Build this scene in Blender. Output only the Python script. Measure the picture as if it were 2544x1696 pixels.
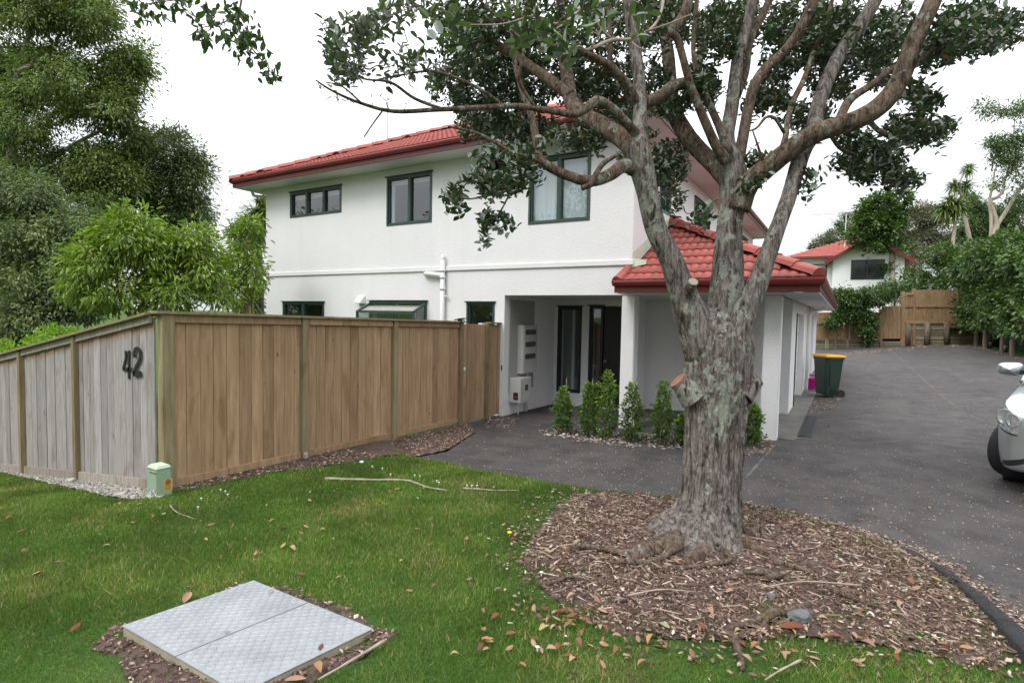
import bpy, bmesh, math, random
import numpy as np
from mathutils import Vector, Matrix
random.seed(7); rng = np.random.default_rng(7)
for o in list(bpy.data.objects): bpy.data.objects.remove(o)
scene = bpy.context.scene; C = scene.collection

# ---------------------------------------------------------------- camera
FPX, PITCH, ROLL, TH = 1362.11, -0.0477823, 0.0191280, -0.5438137   # focal length in px of a 2544 px wide picture
PCX, PCY = 1272.0, 848.0
_fw = np.array([0, math.cos(PITCH), math.sin(PITCH)]); _ri = np.array([1.0, 0, 0]); _up = np.cross(_ri, _fw)
_c, _s = math.cos(ROLL), math.sin(ROLL)
_M = np.array([_c*_ri+_s*_up, -_s*_ri+_c*_up, _fw])
_Z = np.array([[math.cos(TH), math.sin(TH), 0], [-math.sin(TH), math.cos(TH), 0], [0, 0, 1]])
AX = _Z @ _M.T                       # columns: camera right, up, forward (world = axes of the house)
CAM = np.array([0.0, 0.0, 2.0])
cd = bpy.data.cameras.new('camera'); cam = bpy.data.objects.new('camera', cd); C.objects.link(cam)
cd.sensor_width = 36; cd.lens = FPX/2544*36; cd.clip_start = 0.05; cd.clip_end = 3000
m = Matrix.Identity(4)
for i in range(3):
    m[i][0] = AX[i, 0]; m[i][1] = AX[i, 1]; m[i][2] = -AX[i, 2]; m[i][3] = CAM[i]
cam.matrix_world = m
scene.camera = cam

# ---------------------------------------------------------------- sky, sun, exposure: bright overcast day
SUN_EL, SUN_AZ = math.radians(50), math.radians(200)     # azimuth clockwise from +Y
w = bpy.data.worlds.new('World'); scene.world = w; w.use_nodes = True
nt = w.node_tree; nt.nodes.clear()
def wn(t, **k):
    n = nt.nodes.new(t)
    for a, b in k.items(): setattr(n, a, b)
    return n
sky = wn('ShaderNodeTexSky', sky_type='NISHITA', sun_disc=False, sun_elevation=SUN_EL, sun_rotation=SUN_AZ,
         air_density=1.0, dust_density=4.0, ozone_density=1.0)
tc = wn('ShaderNodeTexCoord'); sx = wn('ShaderNodeSeparateXYZ'); cr = wn('ShaderNodeMapRange')
nt.links.new(tc.outputs['Generated'], sx.inputs[0]); nt.links.new(sx.outputs[2], cr.inputs[0])
cr.inputs[1].default_value = 0.0; cr.inputs[2].default_value = 1.0; cr.inputs[3].default_value = 7.6; cr.inputs[4].default_value = 27.5
cn = wn('ShaderNodeTexNoise'); cn.inputs['Scale'].default_value = 2.2; cn.inputs['Detail'].default_value = 5
cm = wn('ShaderNodeMapRange'); cm.inputs[3].default_value = 0.93; cm.inputs[4].default_value = 1.07
mu = wn('ShaderNodeMath', operation='MULTIPLY')
nt.links.new(tc.outputs['Generated'], cn.inputs['Vector']); nt.links.new(cn.outputs[0], cm.inputs[0])
nt.links.new(cr.outputs[0], mu.inputs[0]); nt.links.new(cm.outputs[0], mu.inputs[1])
tint = wn('ShaderNodeMix', data_type='RGBA', blend_type='MULTIPLY'); tint.inputs[0].default_value = 1
tint.inputs[6].default_value = (0.95, 0.98, 1.0, 1); nt.links.new(mu.outputs[0], tint.inputs[7])
mix = wn('ShaderNodeMix', data_type='RGBA'); mix.inputs[0].default_value = 0.93   # cloud cover over the clear sky
nt.links.new(sky.outputs[0], mix.inputs[6]); nt.links.new(tint.outputs[2], mix.inputs[7])
bg = wn('ShaderNodeBackground'); bg.inputs[1].default_value = 0.1
out = wn('ShaderNodeOutputWorld')
nt.links.new(mix.outputs[2], bg.inputs[0]); nt.links.new(bg.outputs[0], out.inputs[0])
sl = bpy.data.lights.new('sun', 'SUN'); sl.energy = 1.5; sl.angle = math.radians(22); sl.color = (1.0, 0.975, 0.94)
so = bpy.data.objects.new('sun', sl); C.objects.link(so)
_sd = Vector((math.sin(SUN_AZ)*math.cos(SUN_EL), math.cos(SUN_AZ)*math.cos(SUN_EL), math.sin(SUN_EL)))
so.rotation_euler = _sd.to_track_quat('Z', 'Y').to_euler(); so.location = (0, 0, 60)
scene.view_settings.view_transform = 'Standard'; scene.view_settings.look = 'None'
scene.view_settings.exposure = 0.22; scene.view_settings.gamma = 1.0; scene.view_settings.use_curve_mapping = False

# ---------------------------------------------------------------- helpers
def ray(x, y): return AX @ np.array([(x-PCX)/FPX, -(y-PCY)/FPX, 1.0])
def at_d(x, y, D): return CAM + ray(x, y)*D
def at_x(x, y, X): d = ray(x, y); return CAM + d*((X-CAM[0])/d[0])
def at_y(x, y, Y): d = ray(x, y); return CAM + d*((Y-CAM[1])/d[1])
# ground relief: a thin-plate surface through levels read off the fence, house, drive and lawn
_G = np.array([(-5.84,2.87,.12),(-5.84,5,.075),(-5.84,7.5,.02),(-5.84,9.2,-.01),(-7.8,2.87,-.11),(-10.2,2.87,-.4),(-13,2.87,-.72),(-2.5,1.6,.33),(-.9,4.2,.33),(0,0,.38),
  (.6,4.6,.27),(1.2,2.8,.3),(-4.2,4.65,.14),(-2.2,5.4,.2),(-.6,5.6,.24),(-5,8.5,0),(-3.3,9.2,.05),(-.95,9.2,.16),(-3.6,12,-.02),(-.87,12.2,.14),(1.7,8,.28),(3.5,8,.32),
  (-.3,16.3,.1),(4.5,15,.4),(0,23,.28),(3,23,.45),(2,30,.5),(6,30,.72),(5,36,.8),(0,36,.5),(-10,0,-.25),(-6,0,.16),(-3,-3,.4),(4,-3,.4),(-14,9,-.3),(-16,0,-.8),(9,5,.4),
  (-14,16,-.3),(-25,10,-1.3),(-30,-10,-1.2),(20,0,.5),(20,20,.9),(30,-20,.5),(-10,-20,0.1),(-30,35,-1.2)])
def _U(r2): return np.where(r2 > 1e-12, r2*np.log(np.maximum(r2, 1e-12)), 0)
_n = len(_G); _d2 = ((_G[:, None, :2]-_G[None, :, :2])**2).sum(-1)
_A = np.zeros((_n+3, _n+3)); _A[:_n, :_n] = _U(_d2)+np.eye(_n)*0.4; _A[:_n, _n] = 1; _A[:_n, _n+1:] = _G[:, :2]; _A[_n, :_n] = 1; _A[_n+1:, :_n] = _G[:, :2].T
_W = np.linalg.solve(_A, np.concatenate([_G[:, 2], [0, 0, 0]]))
def GZ(X, Y):
    X = np.atleast_1d(np.asarray(X, float)); Y = np.atleast_1d(np.asarray(Y, float))
    Xc = np.clip(X, -28, 20); Yc = np.clip(Y, -18, 36)
    out = _W[_n] + _W[_n+1]*Xc + _W[_n+2]*Yc
    for i in range(_n): out = out + _W[i]*_U((Xc-_G[i, 0])**2+(Yc-_G[i, 1])**2)
    return out
def gz(x, y): return float(GZ(x, y)[0])
def gp(px, py, off=0.0):
    """point where the sight line of a picture position meets the ground"""
    d = ray(px, py); t = 1.0
    for _ in range(60):
        p = CAM + d*t; h = p[2]-gz(p[0], p[1])-off
        t += h/max(1e-3, -d[2])*0.8
        t = max(0.3, min(t, 80))
    return CAM + d*t

def link(o, parent=None, inv=True):
    C.objects.link(o)
    if parent is not None:
        o.parent = parent
        if parent.type == 'EMPTY': o.matrix_parent_inverse = Matrix.Translation(-parent.location)
    return o
def tag(o, label=None, cat=None, group=None, kind=None):
    if label: o['label'] = label
    if cat: o['category'] = cat
    if group: o['group'] = group
    if kind: o['kind'] = kind
    return o
def thing(name, loc, label, cat, group=None):
    o = bpy.data.objects.new(name, None); o.location = Vector([float(v) for v in loc]); o.empty_display_size = .2
    C.objects.link(o); return tag(o, label, cat, group)
def setmesh(me, V, F):
    V = np.ascontiguousarray(V, np.float32); F = np.ascontiguousarray(F, np.int32)
    me.vertices.add(len(V)); me.vertices.foreach_set('co', V.ravel())
    k = F.shape[1]; me.loops.add(F.size); me.loops.foreach_set('vertex_index', F.ravel())
    me.polygons.add(len(F)); me.polygons.foreach_set('loop_start', np.arange(0, F.size, k, dtype=np.int32))
    me.polygons.foreach_set('loop_total', np.full(len(F), k, np.int32)); me.update(calc_edges=True)
def fmesh(name, V, F, mat, parent=None, smooth=False, attr=None, kind=None):
    me = bpy.data.meshes.new(name)
    if isinstance(F, np.ndarray): setmesh(me, V, F)
    else: me.from_pydata([tuple(map(float, v)) for v in V], [], [list(map(int, f)) for f in F]); me.update()
    if mat: me.materials.append(mat)
    if smooth: me.polygons.foreach_set('use_smooth', np.ones(len(me.polygons), bool))
    if attr is not None:
        a = me.attributes.new('var', 'FLOAT', 'POINT'); a.data.foreach_set('value', np.ascontiguousarray(attr, np.float32))
    o = bpy.data.objects.new(name, me); link(o, parent)
    if kind: o['kind'] = kind
    return o
def catmull(P, sub=6):
    P = np.asarray(P, float)
    if len(P) < 3: return np.array([P[0]+(P[-1]-P[0])*t for t in np.linspace(0, 1, sub+1)])
    Q = np.vstack([2*P[0]-P[1], P, 2*P[-1]-P[-2]]); out = []
    for i in range(1, len(Q)-2):
        for t in np.linspace(0, 1, sub, endpoint=False):
            a, b, c, d = Q[i-1], Q[i], Q[i+1], Q[i+2]
            out.append(.5*((2*b)+(c-a)*t+(2*a-5*b+4*c-d)*t*t+(3*b-a-3*c+d)*t**3))
    out.append(P[-1]); return np.array(out)
def tube_arr(P, R, n=8, cap=True, wob=0.0):
    P = np.asarray(P, float); R = np.asarray(R, float); m_ = len(P)
    T = np.gradient(P, axis=0); T /= np.linalg.norm(T, axis=1)[:, None]+1e-9
    u = np.cross(T[0], [0, 0, 1.0]);
    if np.linalg.norm(u) < .1: u = np.cross(T[0], [0, 1.0, 0])
    u /= np.linalg.norm(u); V = []
    ang = np.arange(n)*2*math.pi/n
    for i in range(m_):
        u = u-T[i]*(u@T[i]); u /= np.linalg.norm(u)+1e-9; v = np.cross(T[i], u)
        r = R[i]*(1+wob*rng.normal(size=n)) if wob else R[i]
        V.append(P[i]+np.outer(np.cos(ang)*r, u)+np.outer(np.sin(ang)*r, v))
    V = np.vstack(V); j = np.arange(n); F = []
    for i in range(m_-1):
        F.append(np.stack([i*n+j, i*n+(j+1) % n, (i+1)*n+(j+1) % n, (i+1)*n+j], 1))
    F = np.vstack(F)
    if cap and n % 2 == 0:
        for base in (0, (m_-1)*n):
            for q in range(1, n//2):
                f = [base+q-1, base+q, base+n-1-q, base+n-q]
                F = np.vstack([F, [f if base else f[::-1]]])
    return V, F
def merge(parts):
    V, F, o = [], [], 0
    for v, f in parts: V.append(v); F.append(f+o); o += len(v)
    return np.vstack(V), np.vstack(F)
class MB:
    def __init__(s): s.v = []; s.f = []
    def add(s, V, F):
        o = len(s.v); s.v += [tuple(map(float, p)) for p in V]; s.f += [[int(i)+o for i in f] for f in F]; return s
    def box(s, x0, x1, y0, y1, z0, z1):
        return s.add([(x0,y0,z0),(x1,y0,z0),(x1,y1,z0),(x0,y1,z0),(x0,y0,z1),(x1,y0,z1),(x1,y1,z1),(x0,y1,z1)],
              [(0,3,2,1),(4,5,6,7),(0,1,5,4),(1,2,6,5),(2,3,7,6),(3,0,4,7)])
    def obox(s, c, a, b, d):   # centre, three half-axis vectors
        c, a, b, d = map(lambda q: np.asarray(q, float), (c, a, b, d))
        return s.add([c-a-b-d, c+a-b-d, c+a+b-d, c-a+b-d, c-a-b+d, c+a-b+d, c+a+b+d, c-a+b+d],
              [(0,3,2,1),(4,5,6,7),(0,1,5,4),(1,2,6,5),(2,3,7,6),(3,0,4,7)])
    def prism(s, poly, off):   # polygon of 3D points swept by a vector
        n = len(poly); P = np.asarray(poly, float); Q = P+np.asarray(off, float)
        return s.add(np.vstack([P, Q]), [list(range(n))[::-1], list(range(n, 2*n))]+[[i, (i+1) % n, n+(i+1) % n, n+i] for i in range(n)])
    def tube(s, P, R, n=10):
        if np.isscalar(R): R = [R]*len(P)
        V, F = tube_arr(P, R, n, cap=False); m_ = len(P)
        return s.add(V, F.tolist()+[list(range(n))[::-1], [(m_-1)*n+i for i in range(n)]])
    def lathe(s, prof, c, n=24, axis=2):
        V = []; 
        for r, h in prof:
            for i in range(n):
                a = 2*math.pi*i/n; p = [r*math.cos(a), r*math.sin(a), h]
                p = [p[2], p[0], p[1]] if axis == 0 else ([p[0], p[2], p[1]] if axis == 1 else p)
                V.append((p[0]+c[0], p[1]+c[1], p[2]+c[2]))
        F = [[k*n+i, k*n+(i+1) % n, (k+1)*n+(i+1) % n, (k+1)*n+i] for k in range(len(prof)-1) for i in range(n)]
        F += [list(range(n))[::-1], [(len(prof)-1)*n+i for i in range(n)]]
        return s.add(V, F)
    def build(s, name, mat, parent=None, smooth=False, bevel=0, kind=None, seg=2):
        o = fmesh(name, s.v, s.f, mat, parent, smooth, kind=kind)
        bm = bmesh.new(); bm.from_mesh(o.data); bmesh.ops.recalc_face_normals(bm, faces=bm.faces)
        if bevel: bmesh.ops.bevel(bm, geom=list(bm.edges), offset=bevel, segments=seg, affect='EDGES', clamp_overlap=True)
        bm.to_mesh(o.data); bm.free()
        if smooth: o.data.polygons.foreach_set('use_smooth', np.ones(len(o.data.polygons), bool))
        return o
def copy_obj(o, parent, name=None, mw=None):
    c = o.copy(); C.objects.link(c); c.parent = parent
    if parent is not None and parent.type == 'EMPTY': c.matrix_parent_inverse = Matrix.Translation(-parent.location)
    if mw is not None: c.matrix_basis = mw
    return c

# ---------------------------------------------------------------- materials
def srgb(r, g, b): return tuple(((v/255)/12.92 if v/255 <= .04045 else ((v/255+.055)/1.055)**2.4) for v in (r, g, b))+(1,)
class NT:
    def __init__(s, name):
        s.m = bpy.data.materials.new(name); s.m.use_nodes = True; s.t = s.m.node_tree; s.t.nodes.clear()
        s.o = s.n('ShaderNodeOutputMaterial')
    def n(s, t, **k):
        q = s.t.nodes.new(t)
        for a, b in k.items():
            if a.startswith('i_'): q.inputs[a[2:].replace('_', ' ')].default_value = b
            else: setattr(q, a, b)
        return q
    def l(s, a, b): s.t.links.new(a, b)
    def coord(s, stretch=(1, 1, 1), kind='Object'):
        t = s.n('ShaderNodeTexCoord'); mp = s.n('ShaderNodeMapping'); mp.inputs['Scale'].default_value = stretch
        s.l(t.outputs[kind], mp.inputs[0]); return mp.outputs[0]
    def noise(s, vec, scale, detail=5, rough=.6, dist=0):
        q = s.n('ShaderNodeTexNoise'); q.inputs['Scale'].default_value = scale; q.inputs['Detail'].default_value = detail
        q.inputs['Roughness'].default_value = rough; q.inputs['Distortion'].default_value = dist
        if vec is not None: s.l(vec, q.inputs['Vector'])
        return q.outputs[0]
    def ramp(s, fac, stops, interp='LINEAR'):
        q = s.n('ShaderNodeValToRGB'); e = q.color_ramp.elements; q.color_ramp.interpolation = interp
        while len(e) > 1: e.remove(e[-1])
        e[0].position = stops[0][0]; e[0].color = stops[0][1]
        for p, c in stops[1:]: k = e.new(p); k.color = c
        s.l(fac, q.inputs[0]); return q.outputs[0]
    def mix(s, fac, a, b, mode='MIX'):
        q = s.n('ShaderNodeMix', data_type='RGBA', blend_type=mode)
        for sock, v in ((q.inputs[0], fac), (q.inputs[6], a), (q.inputs[7], b)):
            if hasattr(v, 'is_linked'): s.l(v, sock)
            else: sock.default_value = v
        return q.outputs[2]
    def math(s, op, a, b=0.0):
        q = s.n('ShaderNodeMath', operation=op)
        for sock, v in ((q.inputs[0], a), (q.inputs[1], b)):
            if hasattr(v, 'is_linked'): s.l(v, sock)
            else: sock.default_value = v
        return q.outputs[0]
    def bump(s, h, strength=.3, dist=.01, prev=None):
        q = s.n('ShaderNodeBump'); q.inputs['Strength'].default_value = strength; q.inputs['Distance'].default_value = dist
        s.l(h, q.inputs['Height'])
        if prev is not None: s.l(prev, q.inputs['Normal'])
        return q.outputs[0]
    def pbr(s, col, rough=.7, normal=None, metal=0.0, spec=.5, **k):
        p = s.n('ShaderNodeBsdfPrincipled')
        for nm, v in (('Base Color', col), ('Roughness', rough), ('Metallic', metal), ('Specular IOR Level', spec)):
            if hasattr(v, 'is_linked'): s.l(v, p.inputs[nm])
            else: p.inputs[nm].default_value = v
        for nm, v in k.items(): p.inputs[nm.replace('_', ' ')].default_value = v
        if normal is not None: s.l(normal, p.inputs['Normal'])
        s.l(p.outputs[0], s.o.inputs[0]); return p
def c4(r, g, b): return (r, g, b, 1)
def simple(name, c1, c2=None, scale=4, rough=.6, bump=0.0, bscale=60, bdist=.004, metal=0.0, spec=.5, stretch=(1,1,1), **k):
    t = NT(name); v = t.coord(stretch); c2 = c2 or c1
    col = t.ramp(t.noise(v, scale), [(.3, c1), (.7, c2)])
    nr = t.bump(t.noise(v, bscale, 4), bump, bdist) if bump else None
    t.pbr(col, rough, nr, metal, spec, **k); return t.m
M = {}
def stucco():
    t = NT('stucco'); v = t.coord()
    d = t.ramp(t.noise(v, .7, 6), [(.35, c4(.75, .737, .75)), (.65, c4(.79, .777, .79))])
    vs = t.coord((3, 3, .25)); st = t.ramp(t.noise(vs, 1.6, 5), [(.52, c4(1, 1, 1)), (.75, c4(.965, .965, .96))])
    col = t.mix(1.0, d, st, 'MULTIPLY')
    n1 = t.bump(t.noise(v, 38, 3, .6), .55, .012)
    t.pbr(col, .85, n1, spec=.25); M['stucco'] = t.m
stucco()
M['trim'] = simple('white_trim_paint', c4(.78, .77, .77), c4(.74, .73, .73), 3, .5)
M['soffit'] = simple('soffit_paint', c4(.62, .62, .62), c4(.58, .58, .57), 2, .6)
M['gutter'] = simple('red_gutter_steel', srgb(118, 44, 40), srgb(96, 34, 32), 3, .35, spec=.5)
M['fascia'] = simple('dark_red_fascia_paint', srgb(92, 34, 32), srgb(80, 28, 27), 3, .5)
def tile_mat():
    t = NT('red_tile_coating'); v = t.coord()
    oi = t.n('ShaderNodeObjectInfo')
    a = t.ramp(t.noise(v, 2.0, 6), [(.3, srgb(138, 66, 59)), (.6, srgb(160, 82, 73)), (.8, srgb(128, 60, 55))])
    vv = t.ramp(oi.outputs['Random'], [(0, c4(.84, .84, .86)), (1, c4(1.1, 1.06, 1.04))])
    col = t.mix(1.0, a, vv, 'MULTIPLY')
    dirt = t.ramp(t.noise(v, 7, 7, .75), [(.42, c4(1.05, 1.05, 1.05)), (.56, c4(.9, .9, .9)), (.72, c4(.55, .55, .56))])
    col = t.mix(.7, col, t.mix(1.0, col, dirt, 'MULTIPLY'))
    t.pbr(col, .55, t.bump(t.noise(v, 160, 3), .35, .003), spec=.4); M['tile'] = t.m
tile_mat()
M['frame'] = simple('green_window_frame', srgb(56, 76, 70), srgb(48, 66, 62), 3, .4)
M['darkframe'] = simple('dark_door_frame', srgb(38, 46, 44), srgb(32, 38, 38), 3, .4)
M['door'] = simple('black_green_door', srgb(26, 29, 30), srgb(22, 24, 25), 3, .45)
def glass():
    t = NT('window_glass'); fr = t.n('ShaderNodeFresnel'); fr.inputs[0].default_value = 1.55
    a = t.n('ShaderNodeBsdfTransparent'); a.inputs[0].default_value = (.82, .86, .86, 1)
    g = t.n('ShaderNodeBsdfGlossy'); g.inputs['Roughness'].default_value = .015; g.inputs['Color'].default_value = (.95, .97, 1, 1)
    g_ = t.n('ShaderNodeNewGeometry'); f2 = t.math('MULTIPLY', t.math('ADD', t.math('MULTIPLY', fr.outputs[0], 1.6), .05), t.math('SUBTRACT', 1.0, g_.outputs['Backfacing'])); x = t.n('ShaderNodeMixShader')
    t.l(f2, x.inputs[0]); t.l(a.outputs[0], x.inputs[1]); t.l(g.outputs[0], x.inputs[2]); t.l(x.outputs[0], t.o.inputs[0]); M['glass'] = t.m
glass()
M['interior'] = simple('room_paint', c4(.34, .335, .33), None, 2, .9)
M['blind'] = simple('blind_fabric', c4(.82, .82, .82), c4(.76, .76, .77), 6, .9, stretch=(1, 1, 14))
M['net'] = simple('net_curtain', c4(.86, .86, .9), c4(.78, .78, .83), 9, .95, stretch=(6, 6, .5))
M['beige_blind'] = simple('beige_blind', srgb(214, 200, 176), srgb(200, 186, 164), 3, .9)
def woodmat(name, a, b, c_, streak, knots=True, stain=None):
    t = NT(name); oi = t.n('ShaderNodeObjectInfo')
    tc_ = t.n('ShaderNodeTexCoord'); off = t.n('ShaderNodeVectorMath', operation='SCALE'); cmb = t.n('ShaderNodeCombineXYZ')
    t.l(oi.outputs['Random'], cmb.inputs[0]); t.l(oi.outputs['Random'], cmb.inputs[1]); t.l(oi.outputs['Random'], cmb.inputs[2])
    t.l(cmb.outputs[0], off.inputs[0]); off.inputs['Scale'].default_value = 37
    ad = t.n('ShaderNodeVectorMath', operation='ADD'); t.l(tc_.outputs['Object'], ad.inputs[0]); t.l(off.outputs[0], ad.inputs[1])
    mp = t.n('ShaderNodeMapping'); mp.inputs['Scale'].default_value = (1, 1, .09); t.l(ad.outputs[0], mp.inputs[0])
    g = t.noise(mp.outputs[0], streak, 7, .65, .4)
    col = t.ramp(g, [(.28, a), (.5, b), (.72, c_)])
    vv = t.ramp(oi.outputs['Random'], [(0, c4(.78, .76, .73)), (.3, c4(.98, .97, .95)), (.7, c4(1.02, 1.0, .97)), (1, c4(1.2, 1.2, 1.19))])
    col = t.mix(1.0, col, vv, 'MULTIPLY')
    mp2 = t.n('ShaderNodeMapping'); mp2.inputs['Scale'].default_value = (1, 1, .45); t.l(ad.outputs[0], mp2.inputs[0])
    k = t.noise(mp2.outputs[0], 3.4, 3, .5, .8)
    col = t.mix(t.ramp(k, [(.56, c4(0, 0, 0)), (.68, c4(.6, .6, .6))]), col, t.mix(1.0, col, c4(.68, .6, .52), 'MULTIPLY'))
    if knots:
        vo = t.n('ShaderNodeTexVoronoi'); vo.inputs['Scale'].default_value = 4.2; t.l(mp2.outputs[0], vo.inputs['Vector'])
        kn = t.ramp(vo.outputs['Distance'], [(.03, c4(1, 1, 1)), (.085, c4(0, 0, 0))])
        col = t.mix(kn, col, t.mix(1.0, col, c4(.5, .42, .36), 'MULTIPLY'))
    if stain is not None:
        # rust-brown tannin under the capping rail
        vs = t.n('ShaderNodeSeparateXYZ'); t.l(tc_.outputs['Object'], vs.inputs[0])
        lvl = t.math('ADD', t.math('MULTIPLY', t.math('ADD', vs.outputs[0], 5.84), stain[0]), stain[1])
        dz = t.math('ADD', t.math('SUBTRACT', lvl, vs.outputs[2]), t.math('MULTIPLY', t.noise(mp.outputs[0], 30, 3), -.16))
        sm = t.ramp(dz, [(.0, c4(1, 1, 1)), (.05, c4(0, 0, 0))])
        col = t.mix(t.math('MULTIPLY', sm, .55), col, srgb(150, 100, 68))
    nr = t.bump(g, .5, .004); nr = t.bump(t.noise(mp.outputs[0], streak*5, 3), .25, .002, nr)
    t.pbr(col, .85, nr, spec=.2); M[name] = t.m
woodmat('brown_timber', srgb(148, 120, 94), srgb(170, 141, 113), srgb(188, 161, 132), 20)
woodmat('grey_timber', srgb(136, 131, 128), srgb(158, 154, 153), srgb(176, 173, 173), 34, True, (.155, 1.90))
woodmat('grey_rail', srgb(132, 122, 112), srgb(158, 150, 142), srgb(176, 170, 164), 30, False)
woodmat('post_timber', srgb(122, 110, 84), srgb(146, 132, 104), srgb(162, 149, 122), 22, False)
woodmat('far_timber', srgb(124, 100, 76), srgb(148, 122, 95), srgb(166, 142, 114), 22)
woodmat('sleeper_timber', srgb(110, 104, 88), srgb(140, 132, 114), srgb(158, 150, 130), 18, False)
woodmat('dark_post_timber', srgb(96, 84, 72), srgb(118, 104, 92), srgb(132, 118, 106), 18, False)
def asphalt():
    t = NT('asphalt'); v = t.coord()
    big = t.ramp(t.noise(v, .55, 6, .6), [(.3, c4(.054, .050, .051)), (.7, c4(.084, .077, .077))])
    fine = t.noise(v, 120, 4, .75); sp = t.ramp(fine, [(.34, c4(.45, .45, .46)), (.5, c4(.95, .95, .95)), (.6, c4(1.25, 1.22, 1.2)), (.7, c4(2.6, 2.5, 2.4))])
    col = t.mix(1.0, big, sp, 'MULTIPLY')
    vo = t.n('ShaderNodeTexVoronoi'); vo.feature = 'DISTANCE_TO_EDGE'; vo.inputs['Scale'].default_value = .33; wv = t.n('ShaderNodeVectorMath', operation='ADD')
    t.l(v, wv.inputs[0]); nn = t.n('ShaderNodeTexNoise'); nn.inputs['Scale'].default_value = 2.2; t.l(v, nn.inputs['Vector']); t.l(nn.outputs[1], wv.inputs[1]); t.l(wv.outputs[0], vo.inputs['Vector'])
    pat = t.ramp(t.noise(v, 3.0, 6, .65), [(.36, c4(.68, .67, .68)), (.5, c4(.96, .95, .94)), (.64, c4(1.2, 1.17, 1.13))])
    col = t.mix(1.0, col, pat, 'MULTIPLY')
    oil = t.ramp(t.noise(v, .85, 5, .6, .5), [(.56, c4(1, 1, 1)), (.66, c4(.74, .73, .74))]); col = t.mix(1.0, col, oil, 'MULTIPLY')
    col = t.mix(t.ramp(vo.outputs['Distance'], [(.0, c4(.55, .55, .55)), (.006, c4(0, 0, 0))]), col, c4(.03, .028, .028))
    nr = t.bump(fine, .6, .006); t.pbr(col, .8, nr, spec=.35); M['asphalt'] = t.m
asphalt()
M['kerb'] = simple('asphalt_kerb', c4(.022, .022, .024), c4(.05, .049, .051), 22, .9, 1.0, 70, .03)
M['concrete'] = simple('path_concrete', srgb(92, 90, 86), srgb(116, 113, 108), 3, .9, .4, 90, .004)
M['soil'] = simple('soil', c4(.06, .037, .03), c4(.125, .082, .066), 9, .95, .9, 45, .02)
M['bark_root'] = simple('root_bark', srgb(112, 100, 92), srgb(150, 138, 128), 30, .95, 1.0, 60, .03, stretch=(1, 1, 1))
M['dry_soil'] = simple('pale_dry_soil', c4(.16, .125, .10), c4(.27, .22, .18), 9, .95, .9, 45, .02)
def lawnmat():
    t = NT('lawn_ground'); v = t.coord()
    a = t.ramp(t.noise(v, 1.2, 6), [(.3, c4(.045, .085, .018)), (.55, c4(.06, .12, .025)), (.75, c4(.10, .125, .04))])
    f = t.ramp(t.noise(v, 60, 4), [(.3, c4(.5, .5, .5)), (.7, c4(1.2, 1.2, 1.2))])
    t.pbr(t.mix(1.0, a, f, 'MULTIPLY'), .95, t.bump(t.noise(v, 90, 3), .8, .02), spec=.1); M['lawn'] = t.m
lawnmat()
def var_mat(name, stops, rough=.6, trans=0.0, under=None, spec=.4, noise=None):
    t = NT(name); a = t.n('ShaderNodeAttribute', attribute_name='var')
    col = t.ramp(a.outputs['Fac'], stops)
    if noise:
        nz = t.ramp(t.noise(t.coord(), noise, 3), [(.35, c4(.68, .7, .68)), (.65, c4(1.18, 1.18, 1.1))]); col = t.mix(1.0, col, nz, 'MULTIPLY')
    if under is not None:
        g = t.n('ShaderNodeNewGeometry'); col = t.mix(g.outputs['Backfacing'], col, under)
    p = t.pbr(col, rough, spec=spec)
    if trans:
        tr = t.n('ShaderNodeBsdfTranslucent'); t.l(t.mix(1.0, col, c4(1.25, 1.35, .7), 'MULTIPLY'), tr.inputs[0])
        x = t.n('ShaderNodeMixShader'); x.inputs[0].default_value = trans
        t.l(p.outputs[0], x.inputs[1]); t.l(tr.outputs[0], x.inputs[2]); t.l(x.outputs[0], t.o.inputs[0])
    M[name] = t.m
var_mat('leaf_tree', [(0, c4(0.026, 0.048, 0.025)), (.5, c4(0.046, 0.081, 0.036)), (.88, c4(0.080, 0.133, 0.050)), (.985, c4(0.123, 0.182, 0.070)), (1, c4(0.406, 0.196, 0.042))], .34, .18, c4(.21, .24, .2), .55)
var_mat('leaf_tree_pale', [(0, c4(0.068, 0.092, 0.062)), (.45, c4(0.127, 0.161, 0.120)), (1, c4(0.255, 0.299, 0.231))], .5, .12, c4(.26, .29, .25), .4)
var_mat('leaf_feather', [(0, c4(0.078, 0.124, 0.038)), (.5, c4(0.127, 0.190, 0.054)), (1, c4(0.216, 0.282, 0.082))], .6, .25, None, .3, .35)
var_mat('leaf_feather_cool', [(0, c4(0.082, 0.124, 0.058)), (.5, c4(0.137, 0.191, 0.084)), (1, c4(0.251, 0.302, 0.137))], .6, .25, None, .3, .35)
var_mat('leaf_peach', [(0, c4(0.093, 0.159, 0.023)), (.5, c4(0.169, 0.266, 0.036)), (1, c4(0.288, 0.389, 0.056))], .45, .3, None, .45)
var_mat('leaf_bright', [(0, c4(.12, .22, .02)), (.5, c4(.2, .36, .03)), (1, c4(.3, .46, .05))], .5, .3, None, .4)
var_mat('leaf_hedge', [(0, c4(0.034, 0.066, 0.017)), (.5, c4(0.063, 0.118, 0.028)), (1, c4(0.124, 0.199, 0.043))], .38, .22, None, .5)
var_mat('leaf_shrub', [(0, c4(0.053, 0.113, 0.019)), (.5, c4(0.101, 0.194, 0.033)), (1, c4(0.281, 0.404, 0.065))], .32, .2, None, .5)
var_mat('leaf_far', [(0, c4(0.043, 0.081, 0.030)), (.5, c4(0.076, 0.128, 0.046)), (1, c4(0.135, 0.189, 0.068))], .6, .2, None, .3)
var_mat('leaf_olive', [(0, c4(.085, .09, .055)), (.5, c4(.135, .14, .09)), (1, c4(.19, .19, .12))], .7, .2, None, .2)
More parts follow.
